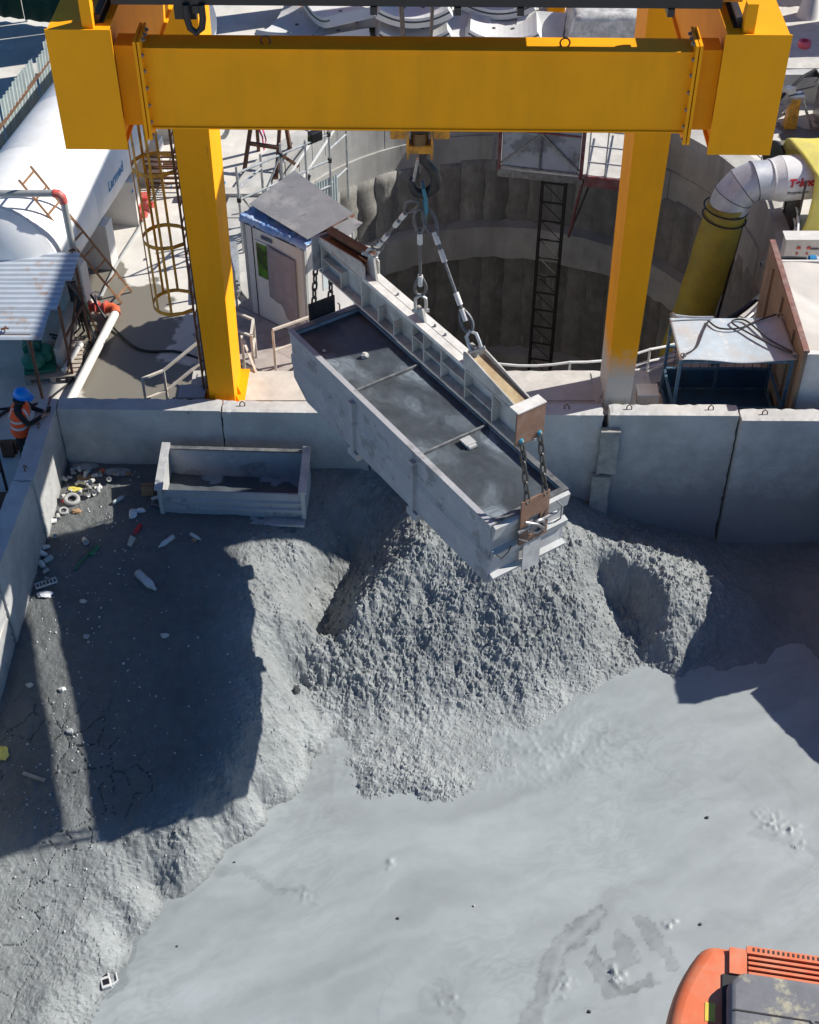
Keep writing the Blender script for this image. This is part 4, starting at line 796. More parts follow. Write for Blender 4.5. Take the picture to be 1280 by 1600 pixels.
# wire rope slings with pale ferrules
def sling(a, b, label, fer, eyes=True, sh=True):
    a, b = Vector(a), Vector(b); t = thing('wire_sling', label, 'sling', tuple(b), 'wire rope slings under the hook'); d = (b - a); L = d.length; dn = d.normalized()
    u = dn.cross(Vector((0, 1, 0))).normalized(); v = dn.cross(u)
    e1, e2 = .34, L - .42
    MB().tube([a + dn * e1, a + dn * e2], .021, 8).build('rope', rope, t, True)
    for (s0, ee, sg) in ((0.0, e1 + .06, 1), (L - .16, e2 - .06, -1)):
        p0 = a + dn * s0; p1 = a + dn * ee; mid = (p0 + p1) / 2; hl = (p1 - p0).length / 2; pts = []
        for i in range(20):
            an = 2 * math.pi * i / 20; k = math.cos(an); wd = .085 * (1 - .55 * ((sg * k + 1) / 2) ** 2)
            pts.append(mid + dn * hl * k + u * wd * math.sin(an))
        MB().tube(pts, .022, 8, closed=True).build('eye', rope, t, True)
    for f0 in fer:
        MB().cyl(a + dn * f0 * L, a + dn * (f0 * L + .17), .037, 12).build('ferrule', sleeve, t, True)
    if sh:
        c = b - dn * .02; m_ = MB(); w2 = u
        pts = [c + dn * .12 + w2 * .07, c + dn * .02 + w2 * .075, c - dn * .09 + w2 * .07, c - dn * .15, c - dn * .09 - w2 * .07, c + dn * .02 - w2 * .075, c + dn * .12 - w2 * .07]
        m_.tube(pts, .024, 8); m_.tube([c + dn * .12 + w2 * .12, c + dn * .12 - w2 * .12], .026, 8)
        m_.build('shackle', galv, t, True)
    return t
sling((HX - .05, HY - .04, 6.70), Wp(-1.22, 0, BZ - SZ + .95), 'wire sling to the far lug of the spreader beam', (.22, .36, .62, .75))
sling((HX + .0, HY - .07, 6.60), Wp(.02, 0, BZ - SZ + .78), 'upright wire sling to the middle lug of the spreader beam', (.24, .68))
sling((HX + .08, HY - .10, 6.62), Wp(1.27, 0, BZ - SZ + .89), 'wire sling to the near lug of the spreader beam', (.17, .30, .62, .74))
m_ = MB(); m_.tube([(HX + .05, HY - .09, 6.90), (HX + .08, HY - .13, 6.78), (HX + .09, HY - .13, 6.60), (HX + .08, HY - .07, 6.50), (HX + .07, HY + .02, 6.58), (HX + .05, HY + .1, 6.76), (HX + .04, HY + .05, 6.92)], .026, 8, closed=True)
m_.build('round_sling', blue_sling, None, True, label='blue fibre sling looped through the crane hook', cat='sling')
# ------------------------------------------------------------------ left side of the yard: tank, pipes, pump shelter
def tank():
    r, zc, k = 1.16, 1.71, .177; d = Vector((k, 1, 0)).normalized(); u = Vector((d.y, -d.x, 0)); up = Vector((0, 0, 1))
    def ax(y): return Vector((-7.19 + k * (y - 25), y, zc))
    t = thing('storage_tank', 'large white horizontal tank on concrete saddles at left', 'tank', (-7.0, 26, 0))
    y0, y1 = 22.35, 33.0
    prof = [(0.02, -.42), (.3, -.40), (.6, -.32), (.85, -.20), (1.02, -.08), (1.16, .06)]
    def shell(rings): 
        mb = MB(); n = 48; vs = []
        for c, rr in rings:
            vs += [c + (u * math.cos(2 * math.pi * i / n) + up * math.sin(2 * math.pi * i / n)) * rr for i in range(n)]
        fs = [(a * n + i, a * n + (i + 1) % n, (a + 1) * n + (i + 1) % n, (a + 1) * n + i) for a in range(len(rings) - 1) for i in range(n)]
        fs += [tuple(range(n - 1, -1, -1)), tuple(range((len(rings) - 1) * n, len(rings) * n))]
        return mb.add(vs, fs)
    shell([(ax(y0) + d * a, q) for q, a in prof]).build('dished_end', white_tank, t, True)
    ys = np.linspace(y0 + .07, y1, 6)
    for a, b in zip(ys[:-1], ys[1:]):
        shell([(ax(a), r), (ax(a + .012), r + .006), (ax(b - .012), r + .006), (ax(b), r)]).build('shell_course', white_tank, t, True)
    shell([(ax(y1), r), (ax(y1 + .2), 1.05), (ax(y1 + .4), .7), (ax(y1 + .5), .05)]).build('dished_end', white_tank, t, True)
    for y in (23.5, 25.0, 26.7, 28.4, 30.4):
        c = ax(y); mb = MB(); w = .18
        pts = [c + u * 1.12 - up * zc, c + u * 1.12 - up * (zc - 1.05)]
        pts += [c + (u * math.cos(a) + up * math.sin(a)) * (r + .012) for a in [-R(34) - R(112) * i / 10 for i in range(11)]]
        pts += [c - u * 1.12 - up * (zc - 1.05), c - u * 1.12 - up * zc]
        pts = [p - d * w for p in pts]
        mb.prism(pts, d * 2 * w); mb.build('saddle', white_panel, t)
    # blue lettering on the flank facing the yard
    wrap_text('Larmed', .30, print_blue, t, ax(25.15), d, lambda th_: u * math.cos(th_) + up * math.sin(th_), R(-4), r + .006, 'lettering', .15, .006)
    for k in range(5):
        c = ax(25.28 + k * .16); a0 = R(-12); p = c + (u * math.cos(a0) + up * math.sin(a0)) * (r + .012); MB().bar(p, p + d * .10, .008, .05, (0, 0, 1)).build('small_print', print_blue, t)
    return t
tank()
# fire main: horizontal grey pipe with red elbow and a riser
t = thing('riser_pipe', 'grey pipe with red elbow rising beside the tank', 'pipe', (-6.25, 22.45, 0))
MB().tube([(-9.6, 22.42, 3.09), (-6.42, 22.45, 3.09)], .065, 14).build('pipe_run', grey_pipe, t, True)
MB().tube([(-6.42, 22.45, 3.09), (-6.33, 22.45, 3.08), (-6.27, 22.45, 3.01), (-6.255, 22.45, 2.9)], .078, 14).build('elbow', red_paint, t, True)
MB().tube([(-6.255, 22.45, 2.9), (-6.24, 22.43, .75)], .065, 14).build('riser', grey_pipe, t, True)
MB().cyl((-7.75, 22.44, 3.09), (-7.67, 22.44, 3.09), .10, 14).build('flange', steel, t, True)
MB().tube([(-6.24, 22.43, .75), (-6.24, 22.44, .5), (-6.27, 22.6, .3), (-6.40, 23.0, .22)], .07, 12).build('bend', green_pump, t, True)
# red valve group and white delivery pipe
t = thing('delivery_pipe', 'long white pipe with red valves lying along the yard', 'pipe', (-5.95, 21.6, 0))
MB().tube([(-5.78, 22.85, .18), (-6.2, 20.0, .18)], .085, 16).build('pipe_run', cream_pipe, t, True)
MB().tube([(-5.98, 23.02, .2), (-5.86, 23.02, .2), (-5.79, 22.97, .2), (-5.77, 22.85, .18)], .10, 14).build('elbow', orange_red, t, True)
MB().tube([(-6.30, 23.05, .2), (-5.98, 23.02, .2)], .09, 14).build('valve_body', red_paint, t, True)
for x in (-6.32, -6.18, -6.0): MB().cyl((x, 23.04, .2), (x + .03, 23.035, .2), .14, 16).build('flange', red_paint, t, True)
m_ = MB(); m_.tube([(-6.15, 23.04, .25), (-6.15, 23.04, .5)], .02, 6); m_.ring((-6.15, 23.04, .5), (0, 0, 1), .09, .013, 14, 6); m_.build('hand_wheel', cream_pipe, t, True)
MB().tube([(-6.42, 23.1, .2), (-6.32, 23.05, .2)], .075, 12).build('coupling', cream_pipe, t, True)
# pump shelter
def corrugated(P0, P1, P2, m, name, parent, pitch=.13, depth=.028, rows=6):
    """sheet spanned by P0->P1 (along the ribs) and P0->P2 (across), ribs run P0->P1"""
    P0, P1, P2 = Vector(P0), Vector(P1), Vector(P2); a = P1 - P0; b = P2 - P0; n = a.cross(b).normalized(); L = b.length; nx = max(4, int(L / pitch) * 4); vs = []; fs = []
    for j in range(2):
        for i in range(nx + 1):
            ph = i % 4; h = depth if ph in (0, 1) else 0
            vs.append(P0 + a * j + b * (i / nx) + n * h)
    for i in range(nx): fs.append((i, i + 1, nx + 2 + i, nx + 1 + i))
    mb = MB(); mb.add(vs, fs); o = mb.build(name, m, parent); s = o.modifiers.new('thick', 'SOLIDIFY'); s.thickness = .004; return o
t = thing('pump_shelter', 'lean to shelter with rusty corrugated sheet roof', 'shelter', (-7.0, 21, 0))
for k in range(3):
    f0, f1 = k / 3, (k + 1) / 3 + .02
    def rp(f, right): l = Vector((-8.6, 22.2, 2.02)) if not right else Vector((-6.06, 22.22, 2.02)); q = Vector((-8.6, 19.65, 1.98)) if not right else Vector((-6.40, 19.62, 1.98)); return l + (q - l) * f
    corrugated(rp(f0, 0) + Vector((0, 0, -.006 * k)), rp(f0, 1) + Vector((0, 0, -.006 * k)), rp(f1, 0) + Vector((0, 0, -.006 * k)), sheet_roof, 'roof_sheet', t)
for a, b in (((-6.16, 22.1, 0), (-6.16, 22.1, 1.97)), ((-6.55, 19.75, 0), (-6.55, 19.75, 1.93)), ((-8.4, 19.75, 0), (-8.4, 19.75, 1.95)), ((-6.30, 21.0, 0), (-6.30, 21.0, 1.95))):
    MB().bar(a, b, .045).build('post', rust, t)
for a, b in (((-6.16, 22.1, 1.95), (-6.5, 19.75, 1.92)), ((-8.4, 19.75, 1.93), (-6.5, 19.75, 1.93)), ((-6.30, 21.0, .95), (-6.14, 22.1, .95))):
    MB().bar(a, b, .04).build('rafter', rust, t)
for a, b in (((-6.42, 20.9, .0), (-6.22, 21.9, 1.2)), ((-6.05, 22.4, 0), (-6.3, 22.25, 1.3))):
    MB().bar(a, b, .035).build('brace', rust, t)
for (x, y, lab) in ((-6.93, 19.66, 'rusty bolt scrap lying on the shelter roof edge'), (-6.2, 22.1, 'dark clamp lying on the far corner of the shelter roof')):
    m_ = MB(); m_.tube([(x - .07, y + .1, 2.03), (x, y + .12, 2.05), (x + .06, y + .13, 2.03)], .018, 6); m_.tube([(x, y + .06, 2.03), (x, y + .17, 2.05)], .015, 6); m_.build('iron_scrap', rust, None, True, label=lab, cat='scrap')
# low wall behind the pump
put('low_wall', rough_box((-6.62, 21.2, 0), (-6.5, 23.0, .55), .15, .006, 4), conc_block, None, label='low grey wall behind the pump and pipes', cat='wall')
# pallet
t = thing('pallet', 'weathered wooden pallet carrying the green pump', 'pallet', (-6.72, 21.45, 0), None, R(7), True)
for k in range(9): MB().box((-.52, -.58 + k * .132, .115), (.52, -.58 + k * .132 + .095, .138)).build('deck_board', wood, t)
for x in (-.5, -.05, .4):
    MB().box((x, -.58, .022), (x + .1, .575, .114)).build('bearer', wood, t)
    MB().box((x - .01, -.58, 0), (x + .11, .575, .02)).build('bottom_board', wood, t)
# pump
t = thing('pump', 'green motor pump bolted on a pallet under the shelter', 'pump', (-6.95, 21.35, .14), None, R(10), True)
MB().box((-.30, -.38, 0), (.28, .38, .07)).build('base_frame', green_pump, t, bevel=.01)
MB().cyl((-.12, -.02, .30), (-.12, .42, .30), .16, 18).build('motor', green_pump, t, True)
for k in range(6): MB().ring((-.12, .06 + k * .06, .30), (0, 1, 0), .165, .012, 18, 5).build('cooling_fin', green_pump, t, True)
MB().lathe([(.20, 0), (.22, .05), (.22, .13), (.15, .18), (.07, .2)], 20).build('volute', green_pump, t, True).location = (-.1, -.22, .14)
MB().cyl((.13, -.2, .24), (.13, .1, .24), .11, 14).build('casing', green_pump, t, True)
MB().cyl((-.1, -.2, .3), (-.1, -.2, .62), .055, 12).build('discharge', steel, t, True)
MB().tube([(-.1, -.2, .6), (.05, .1, .85), (.35, .75, 1.05), (.5, 1.1, 1.1)], .05, 12).build('discharge_pipe', grey_pipe, t, True)
MB().cyl((.0, .0, .70), (.03, .06, .745), .075, 12).build('red_coupling', red_paint, t, True)
m_ = MB(); m_.tube([(-6.45, 21.0, .20), (-6.28, 21.75, .22)], .052, 12); m_.tube([(-6.30, 21.70, .22), (-6.27, 21.8, .22)], .068, 12)
m_.build('suction_pipe', cream_pipe, None, True, label='short white pipe stub lying across the pallet', cat='pipe')
# manifold of taps and hoses
t = thing('hose_manifold', 'cluster of taps and black hoses beside the shelter post', 'manifold', (-6.3, 22.5, 0))
MB().tube([(-6.62, 22.9, .95), (-6.2, 22.3, .95)], .05, 10).build('header', steel, t, True)
for k in range(6):
    x, y = -6.6 + k * .075, 22.88 - k * .11; m_ = MB(); m_.tube([(x, y, .95), (x, y, 1.12)], .022, 6); m_.box((x - .05, y - .012, 1.12), (x + .05, y + .012, 1.145)); m_.build('tap', dark_steel, t)
    MB().tube([(x, y, .93), (x + .05, y - .12, .6), (x + .1 + .02 * k, y - .3, .12), (x - .1, y - .6 - .05 * k, .03), (x - .4, y - .5, .03)], .022, 6).build('hose', rubber, t, True)
for x, y in ((-6.5, 22.75), (-6.25, 22.38)): MB().bar((x, y, 0), (x, y, .95), .04).build('stand_leg', dark_steel, t)
def cable(pts, r, m, label, cat='cable', grp=None):
    P = [Vector(p) for p in pts]; out = []
    for i in range(len(P) - 1):
        p0, p1, p2, p3 = P[max(i - 1, 0)], P[i], P[i + 1], P[min(i + 2, len(P) - 1)]
        for k in range(6):
            q = k / 6; out.append(.5 * ((2 * p1) + (p2 - p0) * q + (2 * p0 - 5 * p1 + 4 * p2 - p3) * q * q + (3 * p1 - p0 - 3 * p2 + p3) * q ** 3))
    out.append(P[-1]); mb = MB(); mb.tube(out, r, 6); tags = dict(label=label, cat=cat)
    if grp: tags['group'] = grp
    return mb.build('hose' if cat == 'hose' else 'cable', m, None, True, **tags)
cable([(-6.2, 22.9, .6), (-5.9, 22.7, .1), (-5.2, 21.9, .03), (-4.4, 21.8, .03), (-3.75, 21.3, .03), (-3.7, 19.9, .5)], .025, rubber, 'black cable looping from the valves to the crane leg')
cable([(-6.25, 21.8, .03), (-6.2, 21.2, .03), (-6.5, 20.6, .03), (-6.9, 20.2, .03), (-8.5, 19.9, .03)], .022, rubber, 'thin black hose curling past the pallet to the corner', 'hose')
cable([(-5.3, 31.5, .03), (-5.5, 28.5, .03), (-5.75, 26.5, .03), (-6.05, 24.9, .03), (-6.2, 23.6, .04)], .03, grey_pipe, 'long grey hose lying beside the tank saddles', 'hose')
cable([(-7.1, 20.3, .03), (-7.6, 19.6, .03), (-7.4, 18.9, .03), (-8.6, 18.4, .03)], .03, rubber, 'black hose on the ground behind the worker', 'hose')
# lattice ladder leaning on the tank
t = thing('lattice_ladder', 'thin rusty ladder leaning on the white tank', 'ladder', (-5.7, 23.7, 0))
A0, A1, B0, B1 = Vector((-5.76, 23.45, .02)), Vector((-6.98, 22.45, 3.35)), Vector((-5.62, 23.85, .02)), Vector((-6.84, 22.85, 3.4))
MB().bar(A0, A1, .04).build('stile', rust_or, t); MB().bar(B0, B1, .04).build('stile', rust_or, t)
for k in range(9):
    f = .05 + k * .115; MB().bar(A0.lerp(A1, f), B0.lerp(B1, f), .028).build('rung', rust_or, t)
# red hydrants beside a saddle, rusty rack, drum of hose
for (x, y, lab, h) in ((-5.85, 26.55, 'red hydrant fitting beside the tank saddle, in front', .42), (-5.75, 26.95, 'red hydrant fitting behind its twin at the tank saddle', .4)):
    t = thing('hydrant', lab, 'hydrant', (x, y, 0), 'red hydrants by the tank', 0, True)
    MB().lathe([(.13, 0), (.13, .04), (.10, .06), (.12, .2), (.13, .26), (.09, h - .05), (.14, h - .04), (.14, h)], 16).build('body', red_paint, t, True)
    MB().cyl((0, 0, .2), (.2, -.08, .2), .07, 12).build('outlet', red_paint, t, True)
t = thing('steel_rack', 'rusty brown steel rack behind the ladder cage', 'rack', (-5.3, 27.9, 0))
for x in (-5.75, -5.0):
    for y in (27.6, 28.2): MB().bar((x, y, 0), (x, y, .75), .05).build('leg', rust, t)
for z in (.2, .45, .73):
    for y in (27.6, 27.8, 28.0, 28.2): MB().bar((-5.8, y, z), (-4.95, y, z), .04).build('shelf_bar', rust, t)
t = thing('sheet_bales', 'stack of blue grey sheets with a hose coil behind the crane ladder', 'stack', (-4.7, 31.2, 0))
for k in range(5): MB().cbox((-4.75, 31.4, .1 + k * .17), (1.3, 1.0, .13), .1 * (k % 2)).build('sheet_bale', mat('pale blue bale', (.38, .44, .52), .6, var=.1, scale=3), t, bevel=.02)
m_ = MB()
for k in range(3): m_.ring((-4.6, 30.2, .3), (.2, -1, .3), .32 + k * .035, .025, 24, 6)
m_.build('hose_coil', grey_pipe, t, True)

# corrugated fence left of the tank, one sheet after the other
t = thing('sheet_fence', 'fence of pale corrugated sheets behind the white tank', 'fence', (-9.0, 28.5, 0))
for k in range(13):
    y = 24.6 + k * .72; x = -9.35 + .145 * (y - 24.6); rr = random.Random(k); h = 1.95 + rr.uniform(-.12, .12)
    q = Vector((x, y, 0)); e = Vector((x + .105, y + .72, 0)); tilt = Vector((rr.uniform(-.05, .08), 0, 0))
    corrugated(q, q + Vector((0, 0, h)) + tilt, e, fence_sheet, 'sheet', t, .18, .035)
for z in (.5, 1.5): MB().bar((-9.31, 24.6, z), (-7.95, 34, z), .05).build('fence_rail', rust, t)
for k in range(3):
    cable([(-8.95 + k * .03, 24.4, 1.05 + k * .04), (-8.55, 26.6, .95 + k * .05), (-8.1, 29, 1.2 + k * .03), (-7.8, 31, 1.1)], .03, (rust_or, cream_pipe, rust)[k], ('orange', 'pale', 'brown')[k] + ' hose of the bundle strung along the sheet fence', 'hose')
# green netted hoarding at the far left
t = thing('net_hoarding', 'dark green netted hoarding at the far left corner', 'hoarding', (-9.5, 38, 0))
def hp(f): return Vector((-14.5, 37.7, 0)).lerp(Vector((-6.0, 35.2, 0)), f)
for k in range(6):
    a, b = hp(k / 6), hp((k + 1) / 6 - .004); nx = 10; vs = []; rr = random.Random(k + 60)
    for j in range(7):
        for i in range(nx + 1): vs.append(a.lerp(b, i / nx) + Vector((0, rr.uniform(-.03, .03) + .05 * math.sin(i * 1.9), .1 + 4.9 * j / 6)))
    m_ = MB(); m_.add(vs, [(j * (nx + 1) + i, j * (nx + 1) + i + 1, (j + 1) * (nx + 1) + i + 1, (j + 1) * (nx + 1) + i) for j in range(6) for i in range(nx)]); o = m_.build('net_panel', net_green, t, True)
    s_ = o.modifiers.new('thick', 'SOLIDIFY'); s_.thickness = .008
for k in range(7): p = hp(k / 6); MB().bar(p + Vector((0, .1, 0)), p + Vector((0, .1, 5.1)), .06).build('post', galv, t)

# ------------------------------------------------------------------ cabin, walkway, railings, scaffold
CA = R(-38.9)
cab = thing('site_cabin', 'small white panel cabin with steel plate roof and blue tarpaulin', 'cabin', (-3.08, 22.70, .35), None, CA, True)
CL, CD, CH = 1.52, 1.36, 2.05
MB().box((0, 0, 0), (CL, .05, CH)).build('wall', white_panel, cab)
MB().box((0, CD - .05, 0), (CL, CD, CH)).build('wall', white_panel, cab)
sw = MB().box((CL - .05, .05, 0), (CL, CD - .05, CH)).build('wall', white_panel, cab)
MB().box((0, .05, 0), (.05, CD - .05, CH)).build('wall', white_panel, cab)
sub(MB().box((CL - .0, .45, .9), (CL + .012, 1.0, 1.7)), 'side_window', mat('pale window', (.55, .62, .62), .3, var=.05), sw)
for x, y in ((-.015, -.015), (CL - .045, -.015), (CL - .045, CD - .045)): MB().box((x, y, 0), (x + .06, y + .06, CH + .005)).build('corner_post', grey_pipe, cab)
MB().box((-.02, -.022, CH - .06), (CL + .02, -.006, CH + .03)).build('eaves_trim', mat('navy trim', (.03, .04, .075), .5), cab)
MB().box((.21, -.012, 0), (.225, 0, CH - .06)).build('panel_joint', dark_steel, cab)
win = MB().box((.30, -.010, .95), (.66, .0, 1.72)).build('window', glass, cab)
fr = MB()
for a, b in (((.28, -.025, .93), (.68, -.01, .955)), ((.28, -.025, 1.715), (.68, -.01, 1.74)), ((.28, -.025, .955), (.305, -.01, 1.715)), ((.655, -.025, .955), (.68, -.01, 1.715))): fr.box(a, b)
sub(fr, 'window_frame', white_rail, win)
xs_, zs_ = np.meshgrid(np.linspace(.60, 1.30, 26), np.linspace(0, 1, 30))
top_ = 1.76 - (xs_ - .6) * .10; bot_ = np.interp(xs_, [.6, .7, .85, 1.02, 1.12, 1.3], [.62, .58, .55, .30, .26, .24]); zc_ = top_ + (bot_ - top_) * zs_
yc_ = -.035 - .012 * np.sin(xs_ * 26) * zs_ - .01 * np.sin(xs_ * 9 + zs_ * 3) - .01 * fbm(xs_ * 6, zs_ * 6, 2, 3)
o = put_raw('door_curtain', grid_mesh('door_curtain', xs_, yc_, zc_), cloth_grey, cab); s_ = o.modifiers.new('thick', 'SOLIDIFY'); s_.thickness = .006
MB().box((.46, -.03, 1.83), (.74, -.022, 1.90)).build('name_plate', mat('navy plate', (.05, .07, .13), .4, dirt=(.5, .5, .5), dscale=20, dlo=.55, dhi=.6), cab)
MB().box((-.02, .02, CH + .002), (CL + .03, CD, CH + .05)).build('ceiling_slab', mat('rust brown lining', (.17, .07, .045), .8), cab)
# crumpled tarpaulin along the eaves
xs_, ys_ = np.meshgrid(np.linspace(-.05, CL + .08, 60), np.linspace(-.06, .42, 18))
zs_ = CH + .075 + .16 * np.abs(fbm(xs_ * 6, ys_ * 8, 4, 2)) + .05 * fbm(xs_ * 14, ys_ * 14, 3, 3) - .10 * np.clip(-(ys_ + .01) / .05, 0, 1)
o = put_raw('tarpaulin', grid_mesh('tarpaulin', xs_, ys_, zs_), blue_tarp, cab); s_ = o.modifiers.new('thick', 'SOLIDIFY'); s_.thickness = .006
rp_ = MB(); rp_.hexa([(-.02, .22, CH + .20), (CL + .05, .05, CH + .16), (CL + .28, 1.05, CH + .30), (.02, 1.42, CH + .38), (-.02, .22, CH + .215), (CL + .05, .05, CH + .175), (CL + .28, 1.05, CH + .315), (.02, 1.42, CH + .395)])
rp_.build('roof_plate', roof_plate, cab)
MB().hexa([(CL + .16, .55, CH + .18), (CL + .55, .60, CH + .16), (CL + .50, 1.05, CH + .20), (CL + .2, 1.02, CH + .22), (CL + .16, .55, CH + .19), (CL + .55, .60, CH + .17), (CL + .50, 1.05, CH + .21), (CL + .2, 1.02, CH + .23)]).build('roof_offcut', roof_plate, cab)
for a, b in (((.1, .3, CH + .05), (.1, .3, CH + .2)), ((1.4, .3, CH + .05), (1.4, .3, CH + .17)), ((1.4, 1.05, CH + .05), (1.4, 1.05, CH + .29)), ((.1, 1.3, CH + .05), (.1, 1.3, CH + .37))): MB().bar(a, b, .04).build('roof_prop', rust, cab)
# walkway plates
t = thing('walkway', 'raised dusty plate walkway and steps in front of the cabin', 'walkway', (-2.5, 21.3, 0))
M_ = Matrix.Translation((-3.08, 22.70, 0)) @ Matrix.Rotation(CA, 4, 'Z')
for i in range(3):
    for j in range(2):
        m_ = MB(); m_.M = M_; x0, y0 = -.35 + i * .72, -1.25 + j * .62; m_.box((x0, y0, .31), (x0 + .712, y0 + .612, .345)); m_.build('deck_plate', walk_plate, t)
m_ = MB(); m_.M = M_; m_.box((-.35, 0.012, .28), (1.85, 1.7, .345)); m_.build('cabin_base', walk_plate, t)
for i in range(2):
    m_ = MB(); m_.M = M_; x0 = .15 + i * .02; m_.box((x0, -1.55 - i * .30, .20 - i * .11), (x0 + .85, -1.27 - i * .30, .235 - i * .11)); m_.build('step', walk_plate, t)
m_ = MB(); m_.M = M_; m_.box((1.0, -1.30, .20), (1.05, -.0, .309)); m_.box((-.34, -1.28, .2), (1.8, -1.255, .309)); m_.build('edge_beam', rail_paint, t)
for x, y in ((-.3, -1.2), (.8, -1.2), (1.7, -1.2), (1.7, .2)):
    m_ = MB(); m_.M = M_; m_.bar((x, y, 0), (x, y, .3), .06); m_.build('support', rail_paint, t)
def railing(pts, h, label, m, wd=.042, mid=True, grp='cream handrails round the cabin walkway', post_every=None):
    t = thing('handrail', label, 'handrail', pts[0], grp)
    for p in pts: MB().bar(p, Vector(p) + Vector((0, 0, h)), wd).build('post', m, t)
    for a, b in zip(pts[:-1], pts[1:]):
        for z in ((h, h * .52) if mid else (h,)): MB().bar(Vector(a) + Vector((0, 0, z)), Vector(b) + Vector((0, 0, z)), wd).build('rail', m, t)
    return t
railing([(-2.46, 20.72, .35), (-1.72, 21.18, .35)], .98, 'cream handrail beside the hanging skip end', rail_paint)
railing([(-3.35, 21.55, .35), (-2.86, 21.22, .35), (-2.86, 20.75, .35)], .85, 'cream corner handrail right of the left crane leg', rail_paint)
railing([(-3.50, 23.4, .3), (-3.36, 22.8, .3)], .9, 'short cream handrail left of the cabin', rail_paint)
railing([(-4.72, 19.78, .0), (-4.38, 20.02, .0), (-3.78, 20.42, .32)], .95, 'cream stair handrail left of the crane leg', rail_paint)
t = thing('stair_rail', 'sloping cream stair rail behind the left crane leg', 'handrail', (-3.0, 20.2, 0), 'cream handrails round the cabin walkway')
MB().bar((-3.05, 20.85, 1.1), (-2.62, 19.95, .55), .042).build('rail', rail_paint, t); MB().bar((-3.05, 20.85, .2), (-3.05, 20.85, 1.1), .042).build('post', rail_paint, t); MB().bar((-2.62, 19.95, 0), (-2.62, 19.95, .55), .042).build('post', rail_paint, t)
t = thing('cable_box', 'dark grey lidded box behind the wall left of crane leg', 'box', (-3.80, 19.45, 0), None, R(-2), True)
MB().box((-.22, -.16, 0), (.22, .16, .90)).build('box_body', rubber, t, bevel=.01); MB().box((-.235, -.175, .90), (.235, .175, .94)).build('lid', skip_paint, t)

# tube scaffold against the shaft collar
t = thing('scaffold', 'grey tube scaffold standing at the shaft rim', 'scaffold', (-2.5, 26.2, 0))
posts = [(-3.45, 25.15), (-2.62, 25.9), (-1.68, 26.75), (-3.05, 26.0), (-1.35, 27.4)]
for i, (x, y) in enumerate(posts): MB().tube([(x, y, 0 if i != 2 else -.4), (x, y, (2.1, 2.2, 2.25, 1.9, 2.2)[i])], .026, 8).build('standard', galv, t, True)
for a, b, z in ((0, 1, .35), (0, 1, .8), (0, 1, 1.35), (0, 1, 1.95), (1, 2, .3), (1, 2, .75), (1, 2, 1.35), (1, 2, 1.95), (2, 4, .8), (2, 4, 1.6), (0, 3, .8), (0, 3, 1.6)):
    (x0, y0), (x1, y1) = posts[a], posts[b]; MB().tube([(x0, y0, z), (x1, y1, z)], .024, 8).build('ledger', galv, t, True)
mx_ = MB().tube([(-2.15, 26.32, .2), (-2.15, 26.32, 2.05)], .024, 8).build('standard', galv, t, True)
for a, b in (((-3.45, 25.15, .3), (-2.62, 25.9, 1.95)), ((-3.05, 26.0, .2), (-3.45, 25.15, 1.5))): MB().tube([a, b], .02, 8).build('brace', galv, t, True)
for x, y, z in ((-3.45, 25.15, 1.35), (-2.62, 25.9, 1.35), (-1.68, 26.75, 1.35), (-2.62, 25.9, .8), (-1.68, 26.75, 1.95), (-2.62, 25.9, 1.95)): MB().cbox((x, y, z), (.08, .08, .09)).build('coupler', dark_steel, t)
for k in range(2): corrugated((-2.05 + k * .26, 26.42 + k * .23, -.2), (-2.05 + k * .26, 26.42 + k * .23, .95), (-1.80 + k * .26, 26.65 + k * .23, -.2), fence_sheet, 'infill_sheet', t, .06, .012)
cable([(-2.55, 26.0, 1.25), (-2.45, 26.2, .85), (-2.25, 26.35, .75), (-2.1, 26.4, 1.2)], .035, rubber, 'sagging black hose hung on the scaffold', 'hose')
t = thing('floodlight', 'black floodlight clamped to the scaffold top', 'lamp', (-1.75, 26.7, 1.9)); MB().cbox((-1.95, 26.55, 2.02), (.28, .16, .22), R(40)).build('housing', black, t, bevel=.02); MB().cbox((-2.0, 26.47, 1.98), (.24, .02, .18), R(40)).build('lens', glass, t); MB().bar((-1.95, 26.6, 1.9), (-1.72, 26.72, 1.96), .03).build('bracket', dark_steel, t)
t = thing('access_ramp', 'narrow white tubular ramp rail climbing to the shaft rim', 'ramp', (-3.0, 27, 0))
for dx in (0, .35): MB().bar((-3.3 + dx, 25.6 + dx * .3, .3), (-1.55 + dx, 30.2, 1.1), .035).build('rail', white_rail, t)
for k in range(7):
    f = (k + .5) / 7; x, y, z = -3.3 + 1.75 * f, 25.6 + 4.6 * f, .3 + .8 * f; MB().bar((x, y, 0.1), (x, y, z), .022).build('post', white_rail, t)
t = thing('steel_trestle', 'rusty steel trestle frame with a pink ribbon', 'trestle', (-3.3, 28.8, 0))
for a, b in (((-3.75, 28.5, 0), (-3.45, 29.3, 1.5)), ((-3.5, 29.6, 0), (-3.45, 29.3, 1.5)), ((-3.0, 28.3, 0), (-2.85, 29.2, 1.5)), ((-2.75, 29.5, 0), (-2.85, 29.2, 1.5)), ((-3.5, 29.2, 1.5), (-2.8, 29.1, 1.5)), ((-3.62, 28.85, .6), (-2.95, 28.65, .6)), ((-3.75, 28.5, .05), (-3.0, 28.3, .05)), ((-2.95, 28.6, .5), (-2.55, 28.9, .0))): MB().bar(a, b, .075).build('member', rust, t)
m_ = MB(); m_.tube([(-3.4, 28.9, 1.0), (-3.3, 28.85, .75), (-3.28, 28.8, .45), (-3.22, 28.82, .7), (-3.3, 28.88, 1.0)], .03, 6, flat=.4); m_.build('ribbon', pink, t, True)
